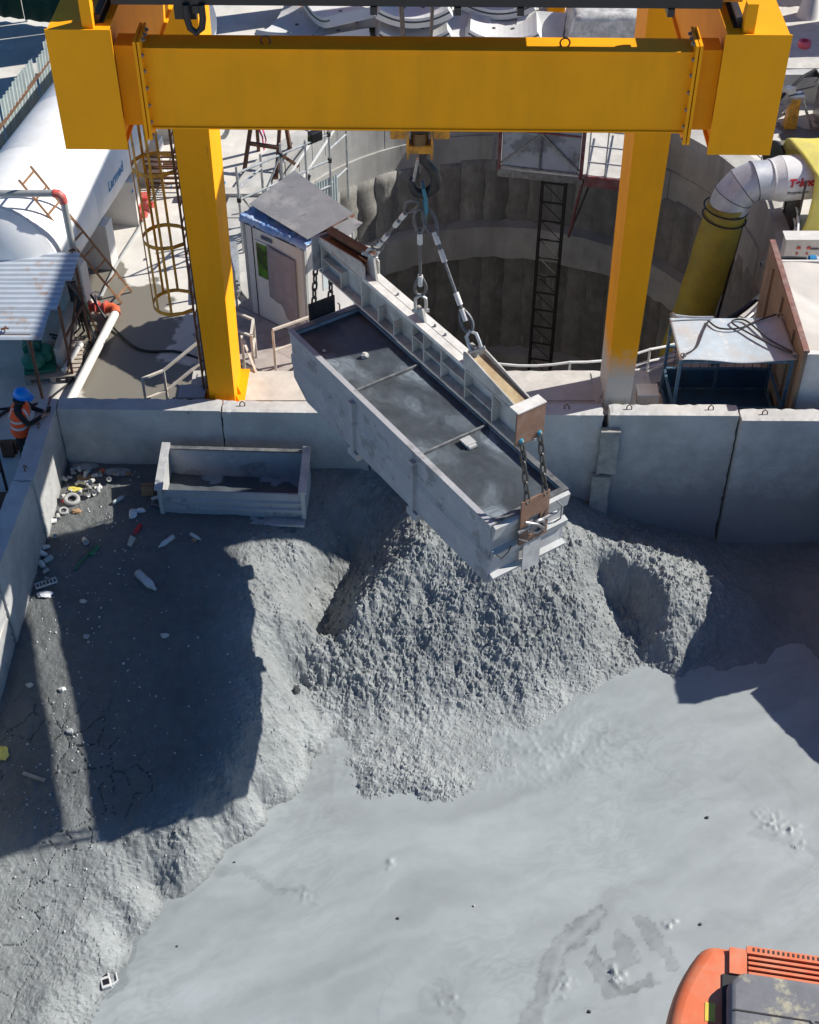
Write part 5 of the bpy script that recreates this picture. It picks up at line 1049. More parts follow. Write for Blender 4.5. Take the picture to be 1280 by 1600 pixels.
put('kerb_beam', rough_box((-5.0, 27.35, 0), (-2.75, 27.62, .2), .2, .01, 9), conc_block, None, label='low concrete kerb beam left of the shaft', cat='kerb')
MB().tube([(-2.2, 31.5, .12), (-.9, 32.0, .12)], .1, 12).build('rusty_pipe', rust_or, None, True, label='short rusty pipe lying by the shaft under the tie beam', cat='pipe')

# steel stack of planks behind scaffold near the cabin
t = thing('sheet_stack', 'stack of galvanised planks left of the cabin', 'stack', (-3.7, 24.3, 0))
for k in range(5): MB().cbox((-3.75 + .03 * (k % 2), 24.35, .05 + k * .09), (.5, 1.5, .05), .12).build('plank', galv, t)
for x in (-3.95, -3.5): MB().bar((x, 23.7, 0), (x, 23.7, .75), .04).build('stake', galv, t)
# ------------------------------------------------------------------ around the shaft, right side
t = thing('rim_railing', 'white wire railing round the near and right rim of the shaft', 'railing', (CX, CY, 0))
def rim(a, r=5.95, z=0.1): return Vector((CX + r * math.cos(R(a)), CY + r * math.sin(R(a)), z))
angs = [-128, -113, -98, -83, -68, -53, -38, -23, -8, 4, 15]
for a in angs: MB().tube([rim(a), rim(a) + Vector((0, 0, .62))], .022, 6).build('post', white_rail, t, True)
for z in (.60, .33):
    for a, b in zip(angs[:-1], angs[1:]):
        pts = [rim(a + (b - a) * k / 5) + Vector((0, 0, z - .05 * math.sin(math.pi * k / 5))) for k in range(6)]; MB().tube(pts, .024, 6).build('rail', white_rail, t, True)
cable([tuple(rim(a, 5.8 + .1 * math.sin(a), .13)) for a in range(-120, -10, 12)], .03, cream_pipe, 'pale hose lying along the near shaft rim', 'hose')
cable([tuple(rim(a, 5.7 + .08 * math.cos(a * 2), .14)) for a in range(-115, -40, 12)], .022, galv, 'thin grey cable lying along the near shaft rim')
cable([tuple(rim(-62, 5.9, .5)), tuple(rim(-48, 6.0, .75)), tuple(rim(-36, 6.1, .9)), (7.9, 22.9, 1.35), (8.6, 22.7, 1.45)], .055, rubber, 'thick black hose arching over the shaft rim to the right', 'hose')
cable([tuple(rim(a, 6.02, .30 + .14 * math.sin(a * .3))) for a in range(-70, 14, 9)], .03, white_rail, 'white loose pipe running beside the rail up the right shaft rim', 'hose')
t = thing('rim_railing', 'thin far railing on the right back rim of the shaft', 'railing', (CX, CY, 0))
angs = [18, 30, 42, 54]
for a in angs: MB().tube([rim(a), rim(a) + Vector((0, 0, .8))], .016, 6).build('post', galv, t, True)
for a, b in zip(angs[:-1], angs[1:]): MB().tube([rim(a) + Vector((0, 0, .78)), rim(b) + Vector((0, 0, .78))], .014, 6).build('rail', galv, t, True); MB().tube([rim(a) + Vector((0, 0, .4)), rim(b) + Vector((0, 0, .4))], .014, 6).build('rail', galv, t, True)
# steel gate hung inside the far collar, with landing
g0, g1 = Vector((2.08, 28.68, .12)), Vector((3.80, 28.30, .12)); ge = (g1 - g0).normalized(); gn = Vector((ge.y, -ge.x, 0)); UZ = Vector((0, 0, 1))
t = thing('shaft_gate', 'grey steel gate panel with red posts at the far side of the shaft', 'gate', tuple(g0))
MB().prism([g0, g1, g1 + UZ * 1.9, g0 + UZ * 1.9], gn * .03).build('sheet', gate_panel, t)
for p, m in ((g0 - ge * .05, maroon), (g1 + ge * .05, maroon), (g0 - ge * .17, steel)): MB().bar(p - UZ * .10 + gn * .02, p + UZ * 2.2 + gn * .02, .08).build('post', m, t)
mid = (g0 + g1) / 2; f = gn * .05
for a, b, m in ((g0 + UZ * .12, mid + UZ * .93, steel), (g1 + UZ * .12, mid + UZ * .93, steel), (mid + UZ * .06, mid + UZ * 1.9, steel), (g0 + UZ * .95, g1 + UZ * .95, maroon), (g0 + UZ * .04, g1 + UZ * .04, steel)): MB().bar(a + f, b + f, .045, .035).build('frame_bar', m, t)
t = thing('landing', 'pale steel landing with rails projecting over the far shaft rim', 'platform', (4.6, 29.6, 0))
MB().prism([(2.0, 28.72, 0), (3.95, 28.34, 0), (5.18, 28.05, 0), (5.75, 30.6, 0), (4.6, 31.6, 0), (2.4, 32.0, 0)], (0, 0, .10)).build('deck', conc_block, t)
MB().bar((3.95, 28.29, -.03), (5.2, 28.0, -.03), .05, .26).build('edge_beam', maroon, t)
MB().bar((2.0, 28.66, -.02), (3.9, 28.29, -.02), .05, .18).build('edge_beam', steel, t)
for k in range(4):
    p = Vector((4.0, 28.36, .1)).lerp(Vector((5.15, 28.1, .1)), k / 3); MB().tube([p, p + Vector((0, 0, 1.1))], .018, 6).build('rail_post', galv, t, True)
for z in (.4, .8, 1.18): MB().tube([(4.0, 28.36, z), (5.15, 28.1, z)], .018, 6).build('rail', galv, t, True)
for z in (.4, .8, 1.18): MB().tube([(5.15, 28.1, z), (5.6, 30.4, z)], .018, 6).build('rail', galv, t, True)
MB().bar((3.92, 28.36, -.05), (3.75, 28.7, -1.75), .05).build('bracket', maroon, t); MB().bar((4.1, 28.4, -.1), (3.75, 28.7, -1.75), .04).build('bracket', dark_steel, t)
for x in (2.3, 3.3, 4.3, 5.1): MB().bar((x, 28.6, -.06), (x + .05, 31.7, -.06), .08, .1).build('joist', dark_steel, t)
# lattice ladder tower in the shaft
t = thing('ladder_tower', 'dark lattice ladder tower running down the shaft wall', 'ladder', (3.3, 28.7, -12.5))
tx = Vector((.97, -.24, 0))
for q in (-.27, .27):
    for dy in (0, .3): p = Vector((3.32, 28.62 + dy, 0)) + tx * q; MB().bar(p + Vector((0, 0, -12.9)), p + Vector((0, 0, -.12)), .045).build('stile', dark_steel, t)
for k in range(24):
    z = -.3 - k * .5; p = Vector((3.32, 28.62, z)); MB().bar(p - tx * .27, p + tx * .27, .035).build('rung', dark_steel, t)
    MB().bar(p - tx * .27, p + tx * .27 + Vector((0, 0, -.5)), .016).build('diagonal', dark_steel, t)
# ventilation: fan, elbow, hose, cover
t = thing('vent_fan', 'white ventilation fan with red lettering and metal elbow', 'fan', (8.3, 26.3, 0))
fa, fb_ = Vector((7.45, 26.12, 1.25)), Vector((10.2, 26.55, 1.25)); fd = (fb_ - fa).normalized()
MB().cyl(fa + fd * .25, fb_, .47, 36).build('fan_casing', fan_white, t, True)
MB().tube([fa - fd * .05, fa + fd * .02, fa + fd * .25], [.40, .41, .47], 36).build('inlet_cone', fan_white, t, True)
for o_ in (.02, .26): MB().ring(fa + fd * o_, fd, .455 if o_ > .1 else .41, .022, 32, 6).build('flange', fan_white, t, True)
el = [fa - fd * .04, fa - fd * .30, Vector((6.93, 26.05, 1.14)), Vector((6.76, 26.02, .92)), Vector((6.70, 26.0, .66))]
def ring_at(i):
    d = (el[min(i + 1, len(el) - 1)] - el[max(i - 1, 0)]).normalized(); u = Vector((0, 1, 0)); u = (u - d * u.dot(d)).normalized(); return d, u, d.cross(u)
for i in range(len(el) - 1):        # mitred gores that share their seams
    m_ = MB(); vs = []; nn = 32
    for j, rr_ in ((i, .405 + .004 * i), (i + 1, .412 + .004 * i)):
        d, u, q = ring_at(j); vs += [el[j] + (u * math.cos(2 * math.pi * k / nn) + q * math.sin(2 * math.pi * k / nn)) * rr_ for k in range(nn)]
    m_.add(vs, [(k, (k + 1) % nn, nn + (k + 1) % nn, nn + k) for k in range(nn)]); m_.build('elbow_gore', elbow_metal, t, True)
    d, u, q = ring_at(i + 1); MB().tube([el[i + 1] + (u * math.cos(2 * math.pi * k / nn) + q * math.sin(2 * math.pi * k / nn)) * (.416 + .004 * i) for k in range(nn)], .008, 5, closed=True).build('seam', dark_steel, t, True)
rad_ = lambda th_: (Vector((0, -1, 0)) - fd * (-fd.y)).normalized() * math.cos(th_) + Vector((0, 0, 1)) * math.sin(th_)
wrap_text('Tekno', .22, print_red, t, fa + fd * .27, fd, rad_, R(8), .472, 'lettering', .2, .012)
wrap_text('Progressive', .10, print_grey, t, fa + fd * .26, fd, rad_, R(-13), .472, 'lettering', .1, .002)
for x in (8.1, 9.4): MB().box((x, 26.0, 0.0), (x + .1, 26.75, .82)).build('fan_stand', dark_steel, t)
t = thing('vent_hose', 'fat yellow fabric ventilation hose hanging into the shaft', 'hose', (6.6, 26, -11))
vs = []; n = 28; rings = 40; fs = []
for j in range(rings):
    f = j / (rings - 1); c = Vector((6.70 - 1.5 * f, 26.0 - .05 * f, .78 - 11.5 * f)); rr_ = .455 + .012 * math.sin(j * 2.1) - (.03 if j in (0, 1) else 0)
    for i in range(n):
        a = 2 * math.pi * i / n; q = rr_ * (1 + .02 * math.sin(3 * a + j * .4)); vs.append(c + Vector((q * math.cos(a), q * math.sin(a), 0)))
for j in range(rings - 1): fs += [(j * n + i, j * n + (i + 1) % n, (j + 1) * n + (i + 1) % n, (j + 1) * n + i) for i in range(n)]
m_ = MB(); m_.add(vs, fs); o = m_.build('fabric_tube', duct_yellow, t, True); s_ = o.modifiers.new('thick', 'SOLIDIFY'); s_.thickness = .006
for z in (.66, .44): MB().ring((6.70 - .05, 26.0, z), (0.12, 0, 1), .465, .018, 32, 6).build('strap', rubber, t, True)
MB().tube([(7.02, 25.8, .5), (6.6, 25.75, -5), (6.3, 25.7, -10)], .03, 6).build('hang_cable', dark_steel, t, True)
t = thing('fan_cover', 'yellow tarpaulin cover draped over the ventilation fan', 'tarpaulin', (9.3, 26.2, 0))
cv = [(7.72, 27.1, 1.42), (7.68, 26.62, 1.86), (8.02, 25.62, 1.60), (8.08, 25.55, .15)]
xs_ = np.linspace(0, 1, 26); prof = [(27.15, .9), (27.1, 1.4), (26.75, 1.86), (26.2, 1.80), (25.68, 1.58), (25.58, 1.2), (25.56, .65), (25.55, .12)]
Yp = np.array([p[0] for p in prof]); Zp = np.array([p[1] for p in prof]); J = np.linspace(0, len(prof) - 1, 40)
Xg, Jg = np.meshgrid(xs_, J); Yg = np.interp(Jg, range(len(prof)), Yp); Zg = np.interp(Jg, range(len(prof)), Zp)
x0 = np.interp(Jg, range(len(prof)), [7.92, 7.88, 7.86, 8.05, 8.28, 8.28, 8.26, 8.15]); Xg = x0 + (10.6 - x0) * Xg
Zg = Zg + .035 * fbm(Xg * 2.5, Jg * .8, 3, 4) ; Yg = Yg + .05 * fbm(Xg * 3, Jg * .7, 3, 6)
o = put_raw('cover_sheet', grid_mesh('cover_sheet', Xg, Yg, Zg), tarp_yellow, t); s_ = o.modifiers.new('thick', 'SOLIDIFY'); s_.thickness = .008
for x in (8.1, 10.4):
    for y in (25.62, 26.7): MB().bar((x, y, 0), (x, y, 1.5), .04).build('frame_post', dark_steel, t)
MB().cyl((7.75, 27.0, 1.2), (7.8, 27.02, 1.2), .42, 24).build('end_disc', black, t, True)
# control panel
t = thing('control_panel', 'white control panel with red switches beside the container', 'panel', (7.8, 23.95, 0))
MB().hexa([(7.42, 23.9, 0.0), (8.16, 23.9, 0.0), (8.16, 24.2, 0.0), (7.42, 24.2, 0.0), (7.46, 24.0, 1.14), (8.2, 24.0, 1.14), (8.2, 24.25, 1.14), (7.46, 24.25, 1.14)]).build('cabinet', white_panel, t)
MB().box((7.42, 23.95, 1.142), (8.24, 24.28, 1.17)).build('lid', white_panel, t)
def face(x, z): return (x, 23.9 + .1 * z / 1.14 - .012, z)
for x in (7.72, 7.92): MB().cyl(face(x, .95), (x, 23.9 + .1 * .95 / 1.14 + .01, .96), .045, 12).build('red_switch', red_paint, t, True)
for x in (7.70, 7.90): MB().cyl(face(x, .84), (x, 23.985, .84), .028, 10).build('red_switch', red_paint, t, True)
for j in range(2):
    for k in range(6): MB().cyl(face(7.52 + k * .1, .72 - j * .12), (7.52 + k * .1, 23.97, .72 - j * .12), .032, 10).build('blue_socket', print_blue, t, True)
MB().box((7.95, 23.962, .93), (8.12, 23.975, .96)).build('label_strip', print_grey, t)
for k in range(4): MB().bar((7.5 + k * .19, 23.85, .45), (7.5 + k * .19, 23.86, .86), .02).build('guard_bar', white_rail, t)
t = thing('blue_coupling', 'blue and clear hose coupling lying on the container', 'coupling', (8.0, 22.9, 1.5))
for k, (a, b, m) in enumerate((((7.50, 22.55, 1.62), (7.62, 22.55, 1.62), print_blue), ((7.62, 22.55, 1.62), (7.85, 22.45, 1.55), bottle_clear), ((7.85, 22.45, 1.55), (7.97, 22.38, 1.50), print_blue))): MB().cyl(a, b, .085 if m is print_blue else .075, 14).build('sleeve', m, t, True)
cable([(6.6, 22.5, 1.55), (7.0, 22.6, 1.6), (7.45, 22.56, 1.62)], .05, rubber, 'black hose feeding the blue coupling', 'hose')
# container with plywood end and cream tarpaulin
t = thing('open_container', 'white steel container with plywood end and cream tarpaulin', 'container', (8.2, 20.6, 0))
MB().box((6.74, 19.28, 0), (10.6, 19.33, 1.86)).build('wall', cont_white, t)
MB().box((6.74, 22.3, 0), (10.6, 22.35, 1.75)).build('wall', cont_white, t)
MB().hexa([(6.66, 19.22, 0), (6.735, 19.22, 0), (6.735, 22.4, 0), (6.66, 22.4, 0), (6.66, 19.22, 1.95), (6.735, 19.22, 1.95), (6.735, 22.4, 2.10), (6.66, 22.4, 2.10)]).build('plywood_end', plywood, t)
MB().bar((6.70, 19.2, 1.97), (6.70, 22.42, 2.12), .10, .05).build('end_cap_rail', mat('faded brown red edge', (.20, .095, .075), .75, var=.25, scale=6, dirt=(.32, .27, .24), dscale=5), t)
for y in (19.9, 20.9, 21.8): MB().bar((6.64, y, .1), (6.64, y, 1.9), .05).build('end_batten', plywood, t)
MB().box((6.735, 19.25, 1.862), (10.6, 19.36, 1.885)).build('top_rail', cont_white, t)
Xg, Yg = np.meshgrid(np.linspace(6.74, 10.6, 60), np.linspace(19.36, 22.3, 50)); Zg = 1.70 + .10 * fbm(Xg * 1.1, Yg * 1.1, 3, 9) + .05 * np.abs(np.sin(Xg * 2 + Yg * 1.4)) - .15 * np.exp(-((Xg - 8.2) ** 2 + (Yg - 21) ** 2))
put_raw('tarpaulin', grid_mesh('tarpaulin', Xg, Yg, Zg), tarp_cream, t)
put_raw('stain', MB().box((7.3, 19.274, .95), (7.62, 19.279, 1.02)).mesh('stain'), mat('rust stain', (.36, .23, .1), .8, var=.4, scale=20), t)
# blue booth with sheet roof
t = thing('steel_booth', 'blue framed basket booth with sagging pale sheet roof', 'booth', (5.6, 20.0, 0))
bx0, bx1, by0, by1 = 4.66, 6.58, 19.45, 20.6
for x, y in ((bx0, by0), (bx0, by1), (bx1, by0), (bx1, by1), ((bx0 + bx1) / 2, by1)): MB().bar((x, y, 0), (x, y, 1.66 if y < 20 else 1.60), .055).build('post', blue_frame, t)
for z in (.10, .55, 1.58):
    for a, b in (((bx0, by0, z), (bx1, by0, z)), ((bx0, by1, z), (bx1, by1, z)), ((bx0, by0, z), (bx0, by1, z)), ((bx1, by0, z), (bx1, by1, z))): MB().bar(a, b, .045).build('frame_rail', blue_frame, t)
MB().bar((bx0, by1, 1.05), (bx1, by1, 1.05), .04).build('frame_rail', blue_frame, t)
MB().box((bx0 + .03, by1 - .012, .11), (bx1 - .03, by1 + .012, .54)).build('kick_plate', blue_plate, t)
MB().box((bx0, by0, .04), (bx1, by1, .07)).build('floor_plate', blue_plate, t)
m_ = MB()
for k in range(1, 12): x = bx0 + (bx1 - bx0) * k / 12; m_.bar((x, by1, .55), (x, by1, 1.05), .009)
for k in range(1, 4): m_.bar((bx0, by1, .55 + k * .125), (bx1, by1, .55 + k * .125), .009)
m_.build('wire_mesh', dark_steel, t, kind='stuff')
Xg, Yg = np.meshgrid(np.linspace(4.62, 6.64, 40), np.linspace(19.36, 20.68, 26)); Zg = 1.69 - .05 * (Yg - 19.36) - .045 * np.exp(-((Xg - 5.75) / .5) ** 2) * (20.9 - Yg) + .012 * fbm(Xg * 3, Yg * 3, 3, 2)
o = put_raw('roof_sheet', grid_mesh('roof_sheet', Xg, Yg, Zg), booth_sheet, t); s_ = o.modifiers.new('thick', 'SOLIDIFY'); s_.thickness = .006
for x, y in ((4.68, 19.42), (4.66, 20.6), (6.6, 19.42), (6.56, 20.6)):
    MB().ring((x, y, 1.74), (.3, 1, .2), .045, .012, 14, 6).build('lifting_ring', steel, t, True)
cable([(4.68, 19.42, 1.74), (4.95, 19.7, 1.70), (5.15, 20.2, 1.68), (5.3, 20.55, 1.66)], .016, dark_steel, 'wire lying across the left half of the booth roof')
cable([(6.58, 19.42, 1.76), (6.3, 19.7, 1.72), (5.9, 20.2, 1.67), (5.7, 20.5, 1.66), (5.95, 20.55, 1.66), (6.25, 19.95, 1.69), (6.55, 19.5, 1.76)], .016, dark_steel, 'wire loop lying across the right half of the booth roof')
cable([(5.3, 20.5, 1.67), (5.45, 20.3, 1.67), (5.8, 20.3, 1.67), (6.1, 20.5, 1.66), (6.5, 20.65, 1.72)], .016, dark_steel, 'curled wire along the back edge of the booth roof')
cable([(4.66, 20.6, 1.74), (5.0, 20.62, 1.68), (5.4, 20.64, 1.66)], .022, galv, 'light chain along the back left edge of the booth roof')
t = thing('timber_block', 'pale stained block standing beside the right crane leg', 'block', (4.17, 19.5, 0)); put('block', rough_box((3.99, 19.33, 0), (4.36, 19.66, .9), .1, .012, 8), mat('pale stained block', (.55, .47, .40), .9, var=.15, scale=5, dirt=(.62, .6, .56), dscale=4), t); put('cap', rough_box((3.985, 19.325, .902), (4.365, 19.665, .94), .1, .008, 9), conc_block, t)
MB().prism([(4.9, 20.9, .05), (5.7, 20.9, .05), (5.5, 21.5, .5), (4.95, 21.5, .5)], (0, .03, .02)).build('plywood_sheet', tarp_cream, None, label='pale board leaning behind the blue booth', cat='board')
t = thing('marker_post', 'short red and white banded pipe at the shaft rim', 'pipe', (7.0, 23.2, .3)); MB().tube([(6.75, 22.75, .6), (7.2, 22.55, .55)], .06, 12).build('pipe_body', cream_pipe, t, True); MB().tube([(7.2, 22.55, .55), (7.3, 22.5, .54)], .07, 12).build('red_end', red_paint, t, True)
t = thing('warning_post', 'red and white warning post behind the shaft rim', 'post', (8.0, 28.2, 0)); 
for k in range(5): MB().cyl((8.0 + .01 * k, 28.2, .12 * k), (8.0 + .01 * (k + 1), 28.2, .12 * (k + 1)), .04, 10).build('band', red_paint if k % 2 == 0 else white_rail, t, True)

# ------------------------------------------------------------------ far yard: segments, wrapped stack, posts, right hand gear
def seg_mesh(R0=1.62, th_=.26, L=1.25, ang=64, n=14):
    mb = MB(); vs = []
    for k in range(n + 1):
        a = R(-90 - ang / 2 + ang * k / n)
        for y in (-L / 2, L / 2):
            for r in (R0, R0 + th_): vs.append((r * math.cos(a), y, r * math.sin(a) + R0 + th_))
    fs = []
    for k in range(n):
        b = k * 4; c = b + 4; fs += [(b, c, c + 2, b + 2), (b + 1, b + 3, c + 3, c + 1), (b, b + 1, c + 1, c), (b + 2, c + 2, c + 3, b + 3)]
    fs += [(0, 2, 3, 1), (n * 4, n * 4 + 1, n * 4 + 3, n * 4 + 2)]
    return mb.add(vs, fs)
def gasket_mb(sd, R0=1.62, th_=.26, L=1.25, ang=64, n=14):
    mb = MB()
    for y, s in ((-L / 2 - .004, -1), (L / 2 + .004, 1)):
        pts = [((R0 + .1) * math.cos(R(-90 - ang / 2 + ang * k / n)), y, (R0 + .1) * math.sin(R(-90 - ang / 2 + ang * k / n)) + R0 + th_) for k in range(n + 1)]
        if s == sd: mb.tube(pts, .022, 5)
    return mb
seg_me = seg_mesh().mesh('segment_body'); seg_me.materials.append(seg_conc); gas_me = gasket_mb(-1).mesh('gasket'); gas_me.materials.append(gasket); gas2_me = gasket_mb(1).mesh('gasket'); gas2_me.materials.append(gasket)
pocket_me = MB().lathe([(.05, 0), (.05, .01)], 10).mesh('bolt_pocket'); pocket_me.materials.append(gasket)
SEG = [(-3.05, 35.5, .0, 68, 0, 'tilted precast lining segment left of the yellow rear leg'), (-1.95, 35.6, .0, 112, 0, 'precast lining segment right of the yellow rear leg'), (-1.9, 35.65, .5, 118, 0, 'precast lining segment on top of the stack right of the rear leg'),
       (-.9, 36.6, .0, 100, 0, 'dark ended precast segment far back between two stacks'), (.1, 35.5, .0, 2, 0, 'wide precast lining segment behind the hoist ropes, lower one'), (.1, 35.6, .52, 2, 0, 'wide precast lining segment behind the hoist ropes, upper one'), (.5, 37.2, .3, 5, 0, 'precast lining segment far behind the hoist ropes'),
       (1.55, 35.3, .0, 95, 0, 'narrow precast segment right of the hoist ropes'), (2.35, 36.6, .3, -4, 0, 'dark gasketed precast segment at the back of the right stack'), (2.45, 35.5, .0, -3, 0, 'white precast lining segment at the front of the right stack'), (3.35, 35.2, 0, 80, 0, 'small precast segment end beside the signed yellow post')]
for x, y, z, rz, tl, lab in SEG:
    t = thing('lining_segment', lab, 'segment', (x, y, z), 'precast lining segments in the far yard', R(rz), True)
    for nm, me in (('segment_body', seg_me), ('gasket', gas_me), ('gasket', gas2_me)): o = bpy.data.objects.new(nm, me); COL.objects.link(o); o.parent = t
    for px_ in (-.25, .25):
        o = bpy.data.objects.new('bolt_pocket', pocket_me); COL.objects.link(o); o.parent = t; o.location = (px_, 0, .285)
t = thing('pedestrian_sign', 'blue pedestrian sign on the right rear crane leg', 'sign', (3.92, 36.2, 1.0))
MB().box((3.74, 36.34, .98), (4.08, 36.36, 1.62)).build('plate', print_white, t)
MB().cyl((3.91, 36.338, 1.42), (3.91, 36.332, 1.42), .145, 24).build('disc', print_blue, t)
MB().box((3.77, 36.333, 1.02), (4.05, 36.338, 1.22)).build('text_panel', print_blue, t)
m_ = MB(); m_.tube([(3.92, 36.328, 1.35), (3.90, 36.328, 1.42), (3.91, 36.328, 1.47)], .018, 6); m_.build('figure_body', print_white, t); MB().cyl((3.915, 36.331, 1.51), (3.915, 36.326, 1.51), .02, 10).build('figure_head', print_white, t)
for a, b in (((3.905, 36.328, 1.37), (3.87, 36.328, 1.31)), ((3.915, 36.328, 1.37), (3.95, 36.328, 1.31)), ((3.905, 36.328, 1.45), (3.95, 36.328, 1.41))): MB().bar(a, b, .016, .004).build('figure_limb', print_white, t)
for z in (1.17, 1.11, 1.055): MB().box((3.80, 36.329, z), (4.02, 36.332, z + .022)).build('text_line', print_white, t)
t = thing('wrapped_stack', 'stack wrapped in wrinkled plastic film in the far yard', 'stack', (5.1, 35.4, 0))
Ug, Vg = np.meshgrid(np.linspace(0, 2 * np.pi, 60), np.linspace(0, 1, 26)); sq = np.maximum(np.abs(np.cos(Ug)), np.abs(np.sin(Ug)))
rad = np.interp(Vg, [0, .25, .62, .7, 1], [1.25, 1.05, .95, .8, .02]); hz = np.interp(Vg, [0, .25, .62, .7, 1], [.0, .3, .92, 1.0, 1.06])
fold = 1 + .10 * np.abs(np.sin(Ug * 7 + 2 * fbm(Ug * 2, Vg * 3, 2, 4))) * np.clip(.75 - Vg, 0, 1)
put_raw('film_cover', grid_mesh('film_cover', 5.1 + rad * fold * np.cos(Ug) / sq * .95, 35.4 + rad * fold * np.sin(Ug) / sq * .75, hz + .03 * fbm(Ug * 3, Vg * 6, 3, 5)), film, t)
MB().box((4.4, 34.9, .02), (5.8, 35.9, .85)).build('pallet_load', dark_steel, t)
# right hand: kerb wall, hydraulic stand, red fitting, fence with white cone
t = thing('kerb_wall', 'low concrete wall with ledge at the right of the yard', 'wall', (11, 32, 0)); put('wall', rough_box((8.3, 31.85, 0), (16, 32.15, .78), .2, .01, 21), conc_wall, t); put('ledge', rough_box((8.3, 32.152, 0), (16, 32.75, .80), .2, .01, 22), conc_block, t)
t = thing('hose_stand', 'steel stand carrying a bundle of black hydraulic hoses', 'stand', (9.05, 30.75, 0))
MB().hexa([(8.9, 30.62, 0), (9.18, 30.62, 0), (9.18, 30.9, 0), (8.9, 30.9, 0), (8.96, 30.66, .78), (9.16, 30.66, .78), (9.16, 30.86, .78), (8.96, 30.86, .78)]).build('column', yellow_old, t)
MB().box((8.88, 30.58, .78), (9.24, 30.94, .83)).build('top_plate', steel, t)
for a, b in (((8.4, 30.55, 0), (8.92, 30.68, .72)), ((9.55, 30.6, 0), (9.2, 30.68, .72)), ((9.05, 31.4, 0), (9.06, 30.88, .7))): MB().bar(a, b, .09, .05).build('strut', steel, t)
for k in range(3): MB().bar((8.52 + k * .17, 31.1 - k * .08, .88), (8.74 + k * .15, 30.8 - k * .05, .80), .10, .06).build('clamp_block', steel, t)
MB().cbox((8.86, 30.72, .95), (.24, .2, .14), .5).build('manifold', steel, t)
for k in range(4): MB().tube([(8.1 - .05 * k, 30.0 + .05 * k, .05), (8.35, 30.4 + .06 * k, .5), (8.8, 30.7, .92), (9.2, 31.0, 1.15), (9.5, 31.15, 1.25 - .05 * k), (9.62, 31.05, 1.1), (9.45, 30.85, 1.0), (9.0, 30.72, .95)], .038, 8).build('hydraulic_hose', rubber, t, True)
t = thing('red_fitting', 'round pink red pipe fitting on the yard behind the kerb', 'fitting', (9.75, 33.8, .8)); MB().lathe([(.15, 0), (.17, .05), (.15, .16), (.09, .17), (.07, .1)], 20, (9.75, 33.3, .80)).build('body', mat('pinkish red', (.60, .08, .12), .45), t, True)
m_ = MB(); m_.ring((10.4, 32.6, .80), (.1, -1, .0), .16, .016, 16, 6, 0, math.pi); m_.build('wire_hoop', yellow_old, None, True, label='small yellowish wire hoop on the concrete ledge', cat='hoop')
t = thing('cable_hook', 'bent steel hook rod standing in the ground by the kerb', 'rod', (9.3, 29.2, 0)); MB().tube([(9.25, 28.9, 0), (9.3, 29.0, .55), (9.36, 29.0, .66), (9.44, 29.0, .62)], .022, 6).build('rod', dark_steel, t, True)
t = thing('steel_crate', 'grey steel crate at the right picture edge', 'crate', (10.4, 30.6, 0)); 
for k in range(4): MB().box((9.75, 30.45, .05 + k * .17), (11.2, 30.5, .19 + k * .17)).build('slat', steel, t)
for x in (9.72, 11.1): MB().box((x, 30.42, 0), (x + .08, 31.4, .78)).build('corner', steel, t)
MB().box((9.7, 30.4, .782), (11.2, 31.4, .83)).build('lid', skip_end, t)
t = thing('sheet_fence', 'white corrugated sheet fence at the far right corner', 'fence', (12, 38.2, 0))
for k in range(10):
    x = 8.2 + k * .8; corrugated((x, 38.35 + .12 * (k % 2) * .1, 0), (x, 38.35, 2.2), (x + .8, 38.3, 0), white_panel, 'sheet', t, .16, .03)
for z in (.4, 1.8): MB().bar((8.2, 38.42, z), (16.2, 38.42, z), .05).build('fence_rail', rust, t)
t = thing('white_funnel', 'white cone shaped funnel standing by the right fence', 'funnel', (10.75, 36.9, 0)); MB().lathe([(.33, 0), (.30, .05), (.17, .7), (.13, .9), (.17, .98), (.17, 1.02)], 20, (10.75, 36.9, 0)).build('cone', white_panel, t, True)
t = thing('shade_box', 'added unseen grey box shading the far right of the yard', 'container', (15.3, 37, 0))  # out-of-view box added to cast the shadow on the far right yard
MB().box((13.6, 34.4, .1), (17.6, 37.4, 4.6)).build('box_body', fence_sheet, t)
for k in range(12): MB().box((13.55, 34.55 + k * .235, .2), (13.598, 34.67 + k * .235, 4.5)).build('wall_rib', fence_sheet, t)
MB().box((13.5, 34.3, 4.602), (17.7, 37.5, 4.72)).build('roof', fence_sheet, t)
m_ = MB()

# ------------------------------------------------------------------ small bin in the pit
t = thing('small_bin', 'low open grey steel bin against the pit wall', 'bin', (-3.0, 18.05, -.38), None, R(-2.5), True)
bl, bd, bh = 1.18, .40, .70
MB().box((-bl - .05, -bd - .22, 0), (bl + .05, bd + .06, .05)).build('base_plate', skip_paint, t)
fw = MB().box((-bl, -bd - .035, .05), (bl, -bd, bh - .12)).build('wall', skip_paint, t)
for z0, z1 in ((.20, .28), (.36, .43)): sub(MB().hexa([(-bl, -bd - .075, z0), (bl, -bd - .075, z0), (bl, -bd - .03, z0 - .0), (-bl, -bd - .03, z0), (-bl, -bd - .075, z1 - .03), (bl, -bd - .075, z1 - .03), (bl, -bd - .03, z1), (-bl, -bd - .03, z1)]), 'rib', skip_paint, fw)
MB().box((-bl, bd, .05), (bl, bd + .035, bh + .1)).build('wall', skip_paint, t)
MB().box((-bl - .06, bd - .02, bh + .102), (bl + .06, bd + .06, bh + .13)).build('rim', skip_dark, t)
